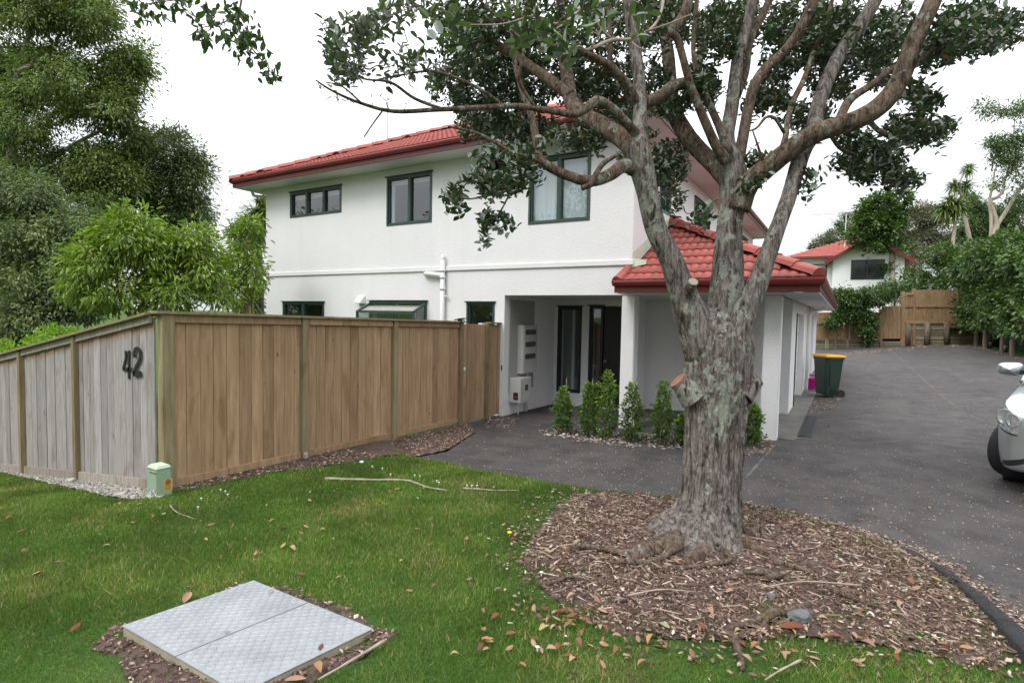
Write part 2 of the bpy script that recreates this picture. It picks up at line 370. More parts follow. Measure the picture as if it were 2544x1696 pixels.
var_mat('leaf_blade', [(0, c4(.06, .10, .03)), (.6, c4(.13, .19, .055)), (.92, c4(.2, .25, .08)), (1, c4(.34, .29, .1))], .45, .2, None, .4)
var_mat('leaf_over', [(0, c4(.035, .07, .022)), (.5, c4(.055, .1, .03)), (1, c4(.085, .14, .045))], .45, .35, None, .4)
var_mat('grass_blades', [(0, c4(0.064, 0.122, 0.024)), (.45, c4(0.117, 0.203, 0.036)), (.82, c4(0.202, 0.289, 0.065)), (.94, c4(0.339, 0.320, 0.133)), (1, c4(0.555, 0.368, 0.237))], .6, .3, None, .25, 1.6)
var_mat('litter', [(0, c4(.04, .028, .022)), (.3, c4(.108, .067, .051)), (.55, c4(.205, .132, .104)), (.78, c4(.37, .275, .215)), (.93, c4(.55, .47, .39)), (1, c4(.7, .66, .6))], .85, 0, None, .2)
var_mat('pebbles', [(0, c4(.2, .17, .15)), (.5, c4(.36, .33, .3)), (1, c4(.62, .6, .57))], .85, 0, None, .3)
def fallen():
    t = NT('dry_leaf'); oi = t.n('ShaderNodeObjectInfo')
    col = t.ramp(oi.outputs['Random'], [(0, srgb(112, 78, 58)), (.2, srgb(150, 116, 94)), (.4, srgb(168, 138, 116)), (.55, srgb(128, 76, 52)), (.68, srgb(98, 54, 42)), (.8, srgb(150, 104, 70)), (.92, srgb(166, 140, 96)), (1, srgb(140, 146, 110))])
    col = t.mix(.35, col, t.mix(1.0, col, t.ramp(t.noise(t.coord(), 60, 4), [(.35, c4(.4, .4, .4)), (.65, c4(1.2, 1.2, 1.2))]), 'MULTIPLY'))
    t.pbr(col, .7, spec=.3); M['dry_leaf'] = t.m
fallen()
def barkmat(name, base1, base2, lichen, dark, lich_amt=.5, zs=.16, sc=16, yellow=False):
    t = NT(name); v = t.coord((1, 1, zs)); u = t.coord((1, 1, .75))
    ridge = t.noise(v, sc, 8, .75, .8); col = t.ramp(ridge, [(.36, dark), (.46, base1), (.58, base2), (.75, tuple(min(1, q*1.25) for q in base2[:3])+(1,))])
    fl = t.noise(t.coord((1, 1, .28)), sc*4, 5, .75); col = t.mix(.6, col, t.mix(1.0, col, t.ramp(fl, [(.36, c4(.4, .37, .35)), (.52, c4(1, 1, 1)), (.68, c4(1.6, 1.55, 1.5))]), 'MULTIPLY'))
    # lichen grows mainly from the waist of the trunk upwards, broken up by the bark plates
    sep = t.n('ShaderNodeSeparateXYZ'); t.l(t.coord(), sep.inputs[0])
    hz = t.ramp(t.math('MULTIPLY', sep.outputs[2], .25), [(.24, c4(0, 0, 0)), (.37, c4(.10, .10, .10)), (.5, c4(.10, .10, .10)), (.8, c4(.05, .05, .05)), (1, c4(.03, .03, .03))])
    big = t.noise(u, 2.6, 4, .55, .4); pat = t.noise(u, 13, 8, .68, .3)
    s_ = t.math('ADD', t.math('ADD', t.math('MULTIPLY', pat, .9), t.math('MULTIPLY', big, .34)), hz)
    s_ = t.math('ADD', s_, t.math('MULTIPLY', ridge, .12))
    th = .90-lich_amt*.2; lm = t.ramp(s_, [(th, c4(0, 0, 0)), (th+.014, c4(1, 1, 1))])
    lc = t.ramp(t.noise(u, 60, 4, .7), [(.3, tuple(q*.6 for q in lichen[:3])+(1,)), (.5, lichen), (.72, tuple(min(1, q*1.4) for q in lichen[:3])+(1,))])
    col = t.mix(t.math('MULTIPLY', lm, .88), col, lc)
    dk = t.noise(t.coord((1.3, 1.3, .5)), 4.2, 6, .65); col = t.mix(t.ramp(dk, [(.59, c4(0, 0, 0)), (.66, c4(.75, .75, .75))]), col, c4(.02, .016, .013))
    if yellow: col = t.mix(t.ramp(t.noise(u, 5.1, 4), [(.66, c4(0, 0, 0)), (.74, c4(.6, .6, .6))]), col, c4(.17, .16, .05))
    nr = t.bump(ridge, 1.0, .045); nr = t.bump(fl, .7, .012, nr); nr = t.bump(lm, .5, .006, nr)
    t.pbr(col, .92, nr, spec=.12); M[name] = t.m
barkmat('bark', srgb(122, 113, 107), srgb(170, 161, 155), srgb(176, 180, 167), srgb(50, 41, 36), .55, .13, 30)
barkmat('bark_limb', srgb(116, 99, 86), srgb(150, 133, 119), srgb(166, 172, 158), srgb(66, 53, 46), .52, .35, 28, True)
M['twig'] = simple('twig_bark', srgb(128, 112, 100), srgb(96, 80, 70), 12, .9)
M['twig_pale'] = simple('pale_twig_bark', srgb(172, 158, 146), srgb(140, 124, 112), 12, .9)
M['bark_far'] = simple('far_bark', srgb(138, 122, 106), srgb(106, 90, 78), 6, .9, stretch=(1, 1, .3))
M['bark_pale'] = simple('pale_far_bark', srgb(176, 164, 150), srgb(140, 128, 116), 4, .9, stretch=(1, 1, .3))
M['cut_wood'] = simple('cut_wood', srgb(160, 116, 88), srgb(126, 80, 58), 20, .8)
M['black'] = simple('black_plastic', c4(.015, .015, .016), c4(.02, .02, .02), 3, .4)
M['pvc'] = simple('white_pvc', c4(.74, .74, .74), c4(.68, .68, .67), 2, .35)
M['cabinet'] = simple('grey_enamel', srgb(196, 194, 192), srgb(182, 180, 178), 3, .45)
# ================================================================ THE SETTING: ground sheets
def in_poly(x, y, P):
    P = np.asarray(P, float); x = np.asarray(x, float); y = np.asarray(y, float); c = np.zeros(x.shape, bool); j = len(P)-1
    for i in range(len(P)):
        xi, yi = P[i]; xj, yj = P[j]
        c ^= ((yi > y) != (yj > y)) & (x < (xj-xi)*(y-yi)/(yj-yi+1e-12)+xi); j = i
    return c
def snap_poly(Q, P):
    P = np.asarray(P, float); best = np.full(len(Q), 1e9); R = Q.copy()
    for i in range(len(P)):
        a = P[i]; b = P[(i+1) % len(P)]; ab = b-a; t = np.clip(((Q-a)@ab)/(ab@ab+1e-12), 0, 1); p = a+t[:, None]*ab
        d = ((Q-p)**2).sum(1); k = d < best; best[k] = d[k]; R[k] = p[k]
    return R
def sheet(name, poly, step, off, mat, holes=(), kind='structure', rough=0.0, parent=None):
    P = np.asarray(poly, float); x0, y0 = P.min(0)-step; x1, y1 = P.max(0)+step
    xs = np.arange(x0, x1+step, step); ys = np.arange(y0, y1+step, step); X, Y = np.meshgrid(xs, ys); nx, ny = len(xs), len(ys)
    cxs = (X[:-1, :-1]+step/2); cys = (Y[:-1, :-1]+step/2); ins = in_poly(cxs, cys, P)
    for h in holes: ins &= ~in_poly(cxs, cys, h)
    V = np.stack([X.ravel(), Y.ravel()], 1); idx = np.arange(nx*ny).reshape(ny, nx)
    cnt = np.zeros((ny, nx), int)
    for a in (0, 1):
        for b in (0, 1): cnt[a:ny-1+a, b:nx-1+b] += ins
    bd = ((cnt > 0) & (cnt < 4)).ravel()
    if bd.any():
        allp = [P]+[np.asarray(h, float) for h in holes]; cand = [snap_poly(V[bd], q) for q in allp]
        dd = np.stack([((c-V[bd])**2).sum(1) for c in cand]); k = dd.argmin(0)
        V[bd] = np.stack(cand)[k, np.arange(bd.sum())]
    F = np.stack([idx[:-1, :-1][ins], idx[:-1, 1:][ins], idx[1:, 1:][ins], idx[1:, :-1][ins]], 1)
    use = np.unique(F); rm = np.full(nx*ny, -1); rm[use] = np.arange(len(use)); V = V[use]; F = rm[F]
    Z = GZ(V[:, 0], V[:, 1])+(off(V[:, 0], V[:, 1]) if callable(off) else off)
    if rough: Z = Z+rng.normal(size=len(Z))*rough
    return fmesh(name, np.column_stack([V, Z]), F, mat, parent, True, kind=kind)

# boundaries (metres; X along the house front, Y into the lot)
def gxy(px, py): p = gp(px, py); return (p[0], p[1])
EDGE = [gxy(*q) for q in [(1010,1138),(1100,1155),(1200,1177),(1300,1195),(1400,1212),(1500,1226),(1600,1238),(1720,1248),(1850,1262),(1960,1285),(2080,1318),(2200,1362),(2290,1405),(2390,1480),(2470,1560),(2540,1650)]]
_last = np.array(EDGE[-1]); _dir = np.array(EDGE[-1])-np.array(EDGE[-3]); _dir /= np.linalg.norm(_dir)
EDGE += [tuple(_last+_dir*1.2), (1.45, .3), (1.5, -3), (1.5, -9)]
LAWN = [(-5.2, EDGE[0][1]+.25)]+EDGE+[(-14, -9), (-14, 2.83), (-5.86, 2.83), (-5.86, 6.0)]
MULCH_PX = [(1500,1236),(1420,1243),(1375,1290),(1318,1355),(1300,1420),(1360,1490),(1440,1550),(1560,1600),(1700,1608),(1800,1612),(1990,1600),(2150,1615),(2330,1650),(2470,1690)]
MULCH = [gxy(*q) for q in MULCH_PX]+[e for e in EDGE[::-1] if gxy(2540,1650)[1]-.02 <= e[1] and e[0] > EDGE[6][0]]
SOIL_F = [(-5.86, 2.86), gxy(470,1228), gxy(560,1207), gxy(700,1180), gxy(850,1160), gxy(960,1140), gxy(1040,1135), gxy(1110,1120), gxy(1180,1075), (-5.86, 8.2)]
SOIL_L = [(-5.86, 2.86), (-5.5, 2.72), gxy(330,1253), gxy(250,1240), gxy(150,1215), gxy(60,1195), gxy(0,1180), (-11, 2.66), (-13.9, 2.66), (-13.9, 2.86)]
LID = [np.array(at_d(630,1440,1)), 0]
_zl = .42
def atz(px, py, z): d = ray(px, py); return CAM+d*((z-CAM[2])/d[2])
lb, lr, ll = atz(630,1440,_zl), atz(928,1560,_zl), atz(302,1553,_zl)
lf = lr+(ll-lb); lc = (lr+ll)/2
ang = np.linspace(0, 2*math.pi, 40, endpoint=False)
def lidring(grow, wob):
    out = []
    for q, (sx_, sy_) in zip((lb, lr, lf, ll), ((-1,1),(1,1),(1,-1),(-1,-1))): out.append(q[:2])
    out = np.array(out); cc = out.mean(0); R = []
    for i in range(4):
        for t in np.linspace(0, 1, 7, endpoint=False):
            p = out[i]*(1-t)+out[(i+1) % 4]*t; dd = (p-cc)/np.linalg.norm(p-cc); R.append(tuple(p+dd*(grow+random.uniform(-wob, wob))))
    return R
SOIL_LID = lidring(.15, .06)
_l0 = np.array(SOIL_LID)
DRIVE = [(-6.05, 9.25), (-6.05, 7.7), (-5.84, 7.7), gxy(1180,1075), gxy(1110,1122), gxy(1010,1140)]+EDGE[1:]+[(9, -9), (9.5, 10), (7.4, 24), (6.4, 30), (5.6, 37.5), (4.4, 38.4), (-2.5, 36), (-3, 24), (-.7, 23.5), (-.7, 12.3), (-3.7, 12.3), (-3.7, 11.6), (-5.75, 11.6), (-5.75, 9.25)]
def rel(X, Y): return 0*X
# terrain out to the horizon lies a little below the finished surfaces
xs = np.concatenate([[-1500,-600,-250,-120,-70], np.arange(-45, 46, 1.5), [70,120,250,600,1500]]); ys = xs+15
X, Y = np.meshgrid(xs, ys); Z = GZ(X.ravel(), Y.ravel())-.07; n_ = len(xs); ii = np.arange(n_*n_).reshape(n_, n_)
Fq = np.stack([ii[:-1,:-1].ravel(), ii[:-1,1:].ravel(), ii[1:,1:].ravel(), ii[1:,:-1].ravel()], 1)
fmesh('ground', np.column_stack([X.ravel(), Y.ravel(), Z]), Fq, M['lawn'], None, True, kind='structure')
sheet('driveway', DRIVE, .2, 0.0, M['asphalt'])
LH = .035
sheet('lawn', LAWN, .09, lambda x, y: LH+.004*np.sin(x*3.1+y)*np.cos(y*2.7), M['lawn'])
sheet('mulch_bed', MULCH, .06, lambda x, y: LH+.010+.004*np.sin(x*5)*np.cos(y*6), M['soil'], rough=.008)
sheet('soil_strip', SOIL_F, .07, lambda x, y: np.where(in_poly(x, y, LAWN), LH+.008, .014), M['soil'], rough=.006)
sheet('stony_strip', SOIL_L, .07, lambda x, y: LH+.008, M['dry_soil'], rough=.008)
sheet('bare_soil', SOIL_LID, .05, lambda x, y: LH+.008, M['soil'], rough=.006)
# kerb: an asphalt upstand that grows out of the edge of the drive towards the street
ke = catmull([(*e, 0) for e in EDGE[7:17]], 8); kk = len(ke); V, F = [], []
for i, p in enumerate(ke):
    t = ke[min(i+1, kk-1)]-ke[max(i-1, 0)]; t /= np.linalg.norm(t); nrm = np.array([t[1], -t[0], 0]); g = gz(p[0], p[1]); s = min(1, max(0.0, (i-16)/44))
    if nrm[0]*1+nrm[1]*.5 < 0: nrm = -nrm
    wv = .02+.095*s; hh = -.004+.086*s; j = random.uniform(-.006, .006)+.006*math.sin(i*.9)
    for o_, z_ in ((-.03, -.1), (-.03, LH*(.3+.7*s)+hh*.7+j), (.03, LH*(.3+.7*s)+hh*.95+j), (wv*.8, (LH*.6+hh*.6)*(.3+.7*s)+j), (wv+.045, .005), (wv+.06, -.06)):
        V.append(p+nrm*o_+np.array([0, 0, g+z_]))
for i in range(kk-1):
    for j in range(5): F.append([i*6+j, i*6+j+1, (i+1)*6+j+1, (i+1)*6+j])
fmesh('kerb', V, F, M['kerb'], None, True, kind='structure')
# old joints in the asphalt show as thin pale ribs
M['seam'] = simple('asphalt_joint', c4(.17, .16, .15), c4(.1, .095, .09), 30, .9)
def seam(pts, wd):
    P = catmull([gp(x, y) for x, y in pts], 8); V, F = [], []
    for i in range(len(P)):
        t = P[min(i+1, len(P)-1)]-P[max(i-1, 0)]; t = t/np.linalg.norm(t); nn_ = np.array([-t[1], t[0], 0])*wd*(.5+.35*math.sin(i*1.9)+.2*math.sin(i*.7))
        for k_ in (-1, 1): q = P[i]+nn_*k_; V.append((q[0], q[1], gz(q[0], q[1])+.004))
    for i in range(len(P)-1): F.append([2*i, 2*i+2, 2*i+3, 2*i+1])
    fmesh('asphalt_joint', V, F, M['seam'], None, True, kind='structure')
seam([(2010,1046),(2120,1036),(2220,1025),(2330,1020)], .02); seam([(1990,1108),(2130,1102),(2260,1094),(2380,1091)], .018); seam([(2215,872),(2270,920),(2330,975),(2390,1020),(2450,1050)], .012); seam([(1925,1105),(1890,1145),(1850,1190)], .022)
# path strip and drain beside the carport posts
mb = MB()
for i in range(7):
    y0 = 9.35+i*1.9; z = gz(-.6, y0+.9); mb.box(-1.0, -.56, y0, y0+1.88, z-.1, z+.012+.004*(i % 2))
mb.build('concrete_path', M['concrete'], None, bevel=.006, kind='structure')

mb = MB()
for i in range(26): y0 = 9.7+i*.09; z = gz(-.45, y0); mb.box(-.53, -.38, y0, y0+.06, z-.02, z+.010)
for x_ in (-.55, -.378): mb.box(x_, x_+.018, 9.68, 12.06, gz(-.45, 10.8)-.06, gz(-.45, 9.7)+.014)
tag(mb.build('channel_drain', simple('dark_iron', c4(.03, .03, .033), None, 6, .6), None), 'dark grated channel drain beside the carport path', 'drain')
# lawn drain cover ------------------------------------------------
ex = (lr-lb); ey = (ll-lb); LX, LY = np.linalg.norm(ex), np.linalg.norm(ey); ex /= LX; ey /= LY; up = np.cross(ey, ex); up = up if up[2] > 0 else -up
cover = thing('access_cover', (lc[0], lc[1], _zl-.1), 'square galvanised chequer plate cover set in the lawn', 'cover')
def gal():
    t = NT('galvanised_steel'); v = t.coord(); vo = t.n('ShaderNodeTexVoronoi'); vo.inputs['Scale'].default_value = 45; t.l(v, vo.inputs['Vector'])
    col = t.ramp(vo.outputs['Color'], [(.2, c4(.29, .305, .325)), (.8, c4(.35, .37, .39))]); col = t.mix(.5, col, t.ramp(t.noise(v, 4, 6, .65), [(.35, c4(.22, .23, .245)), (.65, c4(.38, .4, .425))]))
    t.pbr(col, .5, t.bump(t.noise(v, 70, 3), .1, .002), .4, .5); M['galv'] = t.m
gal()
M['galv_side'] = simple('weathered_steel_edge', srgb(176, 168, 150), srgb(150, 140, 120), 12, .8, .3, 80)
def lidbox(mb, u0, u1, v0, v1, z0, z1):
    mb.add([lb+ex*u+ey*v+up*z for u, v, z in [(u0,v0,z0),(u1,v0,z0),(u1,v1,z0),(u0,v1,z0),(u0,v0,z1),(u1,v0,z1),(u1,v1,z1),(u0,v1,z1)]],
           [(0,3,2,1),(4,5,6,7),(0,1,5,4),(1,2,6,5),(2,3,7,6),(3,0,4,7)])
mb = MB(); lidbox(mb, 0.004, LX-.004, 0.004, LY-.004, -.2, -.007); mb.build('rim', M['galv_side'], cover, bevel=.003)
for u0, u1 in ((.0, LX*.497), (LX*.503, LX)):
    mb = MB(); lidbox(mb, u0, u1, 0, LY, -.006, .0); pl = mb.build('plate', M['galv'], cover, bevel=.0015)
    V, F = [], []; st = .026; nu, nv = int((u1-u0-.02)/st), int((LY-.02)/st)
    for i in range(nu):
        for j in range(nv):
            c = lb+ex*(u0+.018+i*st)+ey*(.02+j*st); a, b = (ex+ey, ex-ey) if (i+j) % 2 else (ex-ey, ex+ey); a = a*.707*.0125; b = b*.707*.0035; o_ = len(V)
            V += [c-a, c+b, c+a, c-b, c-a*.35+up*.0022, c+a*.35+up*.0022]; F += [[o_, o_+3, o_+4, o_+4], [o_+3, o_+2, o_+5, o_+4], [o_+2, o_+1, o_+5, o_+5], [o_+1, o_, o_+4, o_+5]]
    F = [f if len(set(f)) == 4 else list(dict.fromkeys(f)) for f in F]
    t = fmesh('tread', V, F, M['galv'], pl, kind='stuff')

# ================================================================ FENCES
FX, FY = -5.84, 2.87
def ftop(y): return 2-.024-(y-2.87)*.0195
def ltop(x): return 1.976+(x+5.84)*.155
def py_(px, py): return at_x(px, py, FX)[1]
fence = thing('timber_fence', (FX, 6, gz(FX, 6)), 'brown paling fence running from the corner post back to the white house', 'fence')
postY = [FY+.06, py_(757,1000), py_(980,1000), py_(1143,1000)]
gateY = (py_(1148,930)+.02, py_(1206,930)); endY = 9.2
def board(parent, mat, poly, off, name='board'):
    mb = MB(); mb.prism(poly, off); return mb.build(name, mat, parent, bevel=.004, seg=1)
def pal_y(parent, y0, y1, mat, top=None):
    y = y0
    while y < y1-.03:
        wd = min(random.uniform(.142, .152), y1-y); 
        if y1-y-wd < .05: wd = y1-y
        o = random.uniform(-.006, .006); a, b = y+.0015, y+wd-.0015; gb = lambda q: gz(FX, q)+(.07 if q < 7.6 else .03)
        board(parent, mat, [(FX-.02+o, a, gb(a)), (FX-.02+o, b, gb(b)), (FX-.02+o, b, ftop(b)-.05), (FX-.02+o, a, ftop(a)-.05)], (-.019, 0, 0)); y += wd
for i in range(3): pal_y(fence, postY[i]+.05, postY[i+1]-.05, M['brown_timber'])
for i, y in enumerate(postY):
    z0 = gz(FX, y)-.25; wv = .05 if i else .06
    mb = MB(); mb.box(FX-.075, FX+.03+(.004 if i == 0 else 0), y-wv, y+wv, z0, ftop(y)-.03); mb.build('post', M['post_timber'], fence, bevel=.005)
for i in range(3):
    a, b = postY[i]+.063, postY[i+1]-.063
    mb = MB(); mb.prism([(FX-.018, a, ftop(a)-.115), (FX-.018, b, ftop(b)-.115), (FX-.018, b, ftop(b)-.03), (FX-.018, a, ftop(a)-.03)], (.032, 0, 0)); mb.build('top_rail', M['brown_timber'], fence, bevel=.003)
    mb = MB(); mb.prism([(FX-.018, a, gz(FX,a)+.05), (FX-.018, b, gz(FX,b)+.05), (FX-.018, b, gz(FX,b)+.13), (FX-.018, a, gz(FX,a)+.13)], (.028, 0, 0)); mb.build('bottom_rail', M['brown_timber'], fence, bevel=.003)
a, b = FY-.06, postY[3]+.06
mb = MB(); mb.prism([(FX-.09, a, ftop(a)-.03), (FX-.09, b, ftop(b)-.03), (FX-.09, b, ftop(b)), (FX-.09, a, ftop(a))], (.15, 0, 0)); mb.build('capping', M['post_timber'], fence, bevel=.004)
# gate
gate = thing('timber_gate', (FX, sum(gateY)/2, gz(FX, 8.3)), 'brown board gate with a white latch disc at the house end of the fence', 'gate')
pal_y(gate, gateY[0], gateY[1], M['brown_timber'])
for z in (.35, 1.35):
    g0 = gz(FX, 8.3); mb = MB(); mb.box(FX-.085, FX-.045, gateY[0]+.02, gateY[1]-.02, g0+z, g0+z+.09); mb.build('rail', M['brown_timber'], gate)
p = at_x(1145, 918, FX+.0); mb = MB(); mb.lathe([(.001,-.004),(.036,-.004),(.036,.004),(.03,.008),(.001,.008)], (FX-.008, gateY[0]+.06, p[2]), 20, 0); mb.build('latch_disc', M['trim'], gate, True)
mb = MB(); mb.box(FX-.1, FX-.02, gateY[1]-.02-.1, gateY[1]-.025, ftop(8.8)-.055, ftop(8.8)-.02); mb.build('hinge_block', M['trim'], gate)
endp = thing('fence_end_panel', (FX, 9.0, gz(FX, 9)), 'narrow fence panel with post between the gate and the house wall', 'fence')
pal_y(endp, gateY[1]+.09, endY-.01, M['brown_timber'])
mb = MB(); mb.box(FX-.07, FX+.02, gateY[1]+.012, gateY[1]+.1, gz(FX,8.9)-.2, ftop(8.9)-.012); mb.build('post', M['post_timber'], endp, bevel=.005)
mb = MB(); a, b = gateY[1]+.1, endY-.012; mb.prism([(FX-.09, a, ftop(a)-.03), (FX-.09, b, ftop(b)-.03), (FX-.09, b, ftop(b)), (FX-.09, a, ftop(a))], (.13, 0, 0)); mb.build('capping', M['post_timber'], endp, bevel=.004)
mb = MB(); mb.box(FX-.018, FX+.012, endY-.075, endY-.012, gz(FX,9.1)+.05, ftop(9.1)-.031); mb.build('batten', M['brown_timber'], endp, bevel=.004)
# left run, falling away with the ground
lfence = thing('weathered_timber_fence', (-8.5, FY, gz(-8.5, FY)), 'silver grey weathered paling fence sloping down to the left of the corner post', 'fence')
lp = [-5.9, at_y(199,1000,FY)[0], at_y(63,1000,FY)[0]]; lp.append(2*lp[2]-lp[1]); lp.append(2*lp[3]-lp[2])
for i in range(4):
    x1, x0 = lp[i]-.045, lp[i+1]+.045; x = x1
    while x > x0+.03:
        wd = min(random.uniform(.135, .152), x-x0)
        if x-x0-wd < .05: wd = x-x0
        o = random.uniform(-.006, .006); a, b = x-wd+.0015, x-.0015
        board(lfence, M['grey_timber'], [(a, FY-.02+o, gz(a,FY)+.1), (b, FY-.02+o, gz(b,FY)+.1), (b, FY-.02+o, ltop(b)-.05), (a, FY-.02+o, ltop(a)-.05)], (0, .019, 0)); x -= wd
    a, b = lp[i+1]+.05, lp[i]-.05
    mb = MB(); mb.prism([(a, FY-.022, ltop(a)-.105), (b, FY-.022, ltop(b)-.105), (b, FY-.022, ltop(b)-.03), (a, FY-.022, ltop(a)-.03)], (0, -.032, 0)); mb.build('top_rail', M['grey_rail'], lfence, bevel=.003)
    mb = MB(); mb.prism([(a, FY-.03, gz(a,FY)+.05), (b, FY-.03, gz(b,FY)+.05), (b, FY-.03, gz(b,FY)+.155), (a, FY-.03, gz(a,FY)+.155)], (0, -.02, 0)); mb.build('bottom_rail', M['grey_rail'], lfence, bevel=.003)
for x in lp[1:]:
    mb = MB(); mb.box(x-.04, x+.04, FY-.07, FY+.03, gz(x,FY)-.25, ltop(x)-.035); mb.build('post', M['post_timber'], lfence, bevel=.005)
a, b = lp[4]-.2, FX-.095
mb = MB(); mb.prism([(a, FY-.1, ltop(a)-.03), (b, FY-.1, ltop(b)-.03), (b, FY-.1, ltop(b)), (a, FY-.1, ltop(a))], (0, .14, 0)); mb.build('capping', M['post_timber'], lfence, bevel=.004)
# house number
def digit(strokes, name, label):
    y = FY-.0295; mb = MB()
    for pts, wd in strokes:
        P = [at_y(280+u/13.07, 840+v/13.07, y) for u, v in pts]; P = catmull(P, 6) if len(P) > 2 else np.array(P)
        T = np.gradient(P, axis=0); n = len(P)
        for i in range(n-1):
            t0, t1 = T[i]/np.linalg.norm(T[i]), T[i+1]/np.linalg.norm(T[i+1]); s0 = np.array([-t0[2], 0, t0[0]])*wd/2; s1 = np.array([-t1[2], 0, t1[0]])*wd/2
            a_, b_ = P[i]-(t0*.004 if i == 0 else 0), P[i+1]+(t1*.004 if i == n-2 else 0)
            mb.prism([a_-s0, a_+s0, b_+s1, b_-s1], (0, -.008-.0004*len(mb.f) % .0012, 0))
    o = mb.build(name, M['black'], None); return tag(o, label, 'number')
digit([([(425,420),(437,560),(425,700),(390,850),(360,990)], .033), ([(350,1000),(490,1010),(610,1000)], .04), ([(540,410),(535,800),(540,1300)], .04)], 'number_four', 'black numeral four, left one of the pair on the grey fence')
digit([([(720,610),(705,500),(740,370),(800,335),(865,380),(900,480),(895,620),(850,770),(770,930),(715,1080),(700,1170)], .04), ([(690,1165),(800,1160),(925,1140)], .055)], 'number_two', 'black numeral two, right one of the pair by the corner post')
# solar light on the fence top
sp = np.array([FX, py_(1141,800), ftop(py_(1141,800))]); so_ = thing('solar_light', sp, 'small black solar light clipped on top of the brown fence by the gate', 'lamp')
mb = MB(); mb.obox(sp+[.02, 0, .035], (.085, 0, .015), (0, .07, 0), (-.002, 0, .008)); mb.build('panel', M['black'], so_, bevel=.003)
mb = MB(); mb.obox(sp+[.055, 0, .0], (.035, 0, .004), (0, .05, 0), (0, 0, .02)); lh_ = mb.build('lamp_head', M['black'], so_, bevel=.004)
mb = MB(); mb.obox(sp+[.0905, 0, .0], (.002, 0, 0), (0, .04, 0), (0, 0, .013)); mb.build('lens', simple('frosted_lens', c4(.5, .52, .55), None, 4, .3), lh_)
mb = MB(); mb.box(FX-.02, FX+.03, sp[1]-.02, sp[1]+.02, sp[2]-.002, sp[2]+.03); mb.build('bracket', M['black'], so_)
# pale green service pillar at the corner
bc = gp(390, 1247); bz = gz(*bc[:2]); box = thing('service_pillar', (bc[0], bc[1], bz), 'pale green plastic utility pillar at the foot of the fence corner', 'utility box')
M['pillar'] = simple('pale_green_plastic', srgb(150, 172, 146), srgb(142, 164, 138), 5, .55)
bx0, bx1, by0, by1 = bc[0]-.17, bc[0]+.0, bc[1]-.0, bc[1]+.13; zt = at_y(384, 1161, by0)[2]
mb = MB(); b_ = [(bx0-.008, by0-.008, bz-.05), (bx1+.012, by0-.008, bz-.05), (bx1+.012, by1+.012, bz-.05), (bx0-.008, by1+.012, bz-.05)]; t_ = [(bx0, by0, zt-.02), (bx1, by0, zt-.02), (bx1, by1, zt-.02), (bx0, by1, zt-.02)]
mb.add(b_+t_, [(0,3,2,1),(4,5,6,7),(0,1,5,4),(1,2,6,5),(2,3,7,6),(3,0,4,7)]); mb.build('body', M['pillar'], box, bevel=.006)
mb = MB(); mb.add([(bx0-.006,by0-.006,zt-.018),(bx1+.006,by0-.006,zt-.018),(bx1+.006,by1+.006,zt-.018),(bx0-.006,by1+.006,zt-.018),(bx0+.012,by0+.012,zt+.012),(bx1-.012,by0+.012,zt+.012),(bx1-.012,by1-.012,zt+.012),(bx0+.012,by1-.012,zt+.012)], [(0,3,2,1),(4,5,6,7),(0,1,5,4),(1,2,6,5),(2,3,7,6),(3,0,4,7)]); mb.build('cap', simple('pale_green_cap', srgb(186, 204, 178), None, 4, .5), box, bevel=.004)
for k in range(2): mb = MB(); mb.box(bx0+.045+k*.07, bx0+.095+k*.07, by0-.0035, by0+.004, zt-.062, zt-.054); mb.build('vent_slot', M['black'], box)
def text(s_, size, loc, rot, mat, parent, name='lettering', ext=.0006):
    cu = bpy.data.curves.new(name, 'FONT'); cu.body = s_; cu.size = size; cu.extrude = ext; cu.align_x = 'CENTER'
    t = bpy.data.objects.new('_t', cu); C.objects.link(t); dg = bpy.context.evaluated_depsgraph_get()
    me = bpy.data.meshes.new_from_object(t.evaluated_get(dg)); bpy.data.objects.remove(t); me.materials.clear(); me.materials.append(mat)
    o = bpy.data.objects.new(name, me); o.matrix_basis = Matrix.Translation(loc) @ rot; return link(o, parent)
RFRONT = Matrix.Rotation(math.radians(90), 4, 'X'); RSIDE = Matrix.Rotation(math.radians(90), 4, 'Z') @ RFRONT
hh = zt-bz
mb = MB(); mb.box(bx0+.05, bx0+.175, by0-.0085, by0-.002, bz+.27*hh, bz+.335*hh); mb.build('number_sticker', M['trim'], box)
mb = MB(); mb.box(bx0+.055, bx0+.165, by0-.0087, by0-.0022, bz+.185*hh, bz+.24*hh); mb.build('number_sticker', M['trim'], box)
text('ACK 740', .036, (bx0+.1125, by0-.0095, bz+.28*hh), RFRONT, simple('blue_print', srgb(70, 84, 120), None, 3, .6), box)
text('10462', .034, (bx0+.11, by0-.0097, bz+.19*hh), RFRONT, bpy.data.materials['blue_print'], box)
M['warn'] = simple('yellow_sticker', srgb(206, 178, 104), srgb(190, 162, 90), 6, .6)
mb = MB(); mb.box(bx1+.001, bx1+.0085, by0+.055, by0+.14, bz+.25*hh, bz+.6*hh); mb.build('warning_sticker', M['warn'], box)
mb = MB(); mb.lathe([(.001,0),(.027,0),(.027,.0012),(.001,.0012)], (bx1+.0087, by0+.0975, bz+.53*hh), 20, 0); mb.build('warning_mark', simple('red_print', srgb(170, 86, 50), None, 3, .6), box)
for k in range(5): mb = MB(); mb.box(bx1+.0086, bx1+.0095, by0+.066+.004*(k % 2), by0+.128-.006*(k % 3), bz+(.455-.037*k)*hh, bz+(.467-.037*k)*hh); mb.build('print_line', simple('brown_print', srgb(120, 92, 40), None, 3, .6) if k == 0 else bpy.data.materials['brown_print'], box)
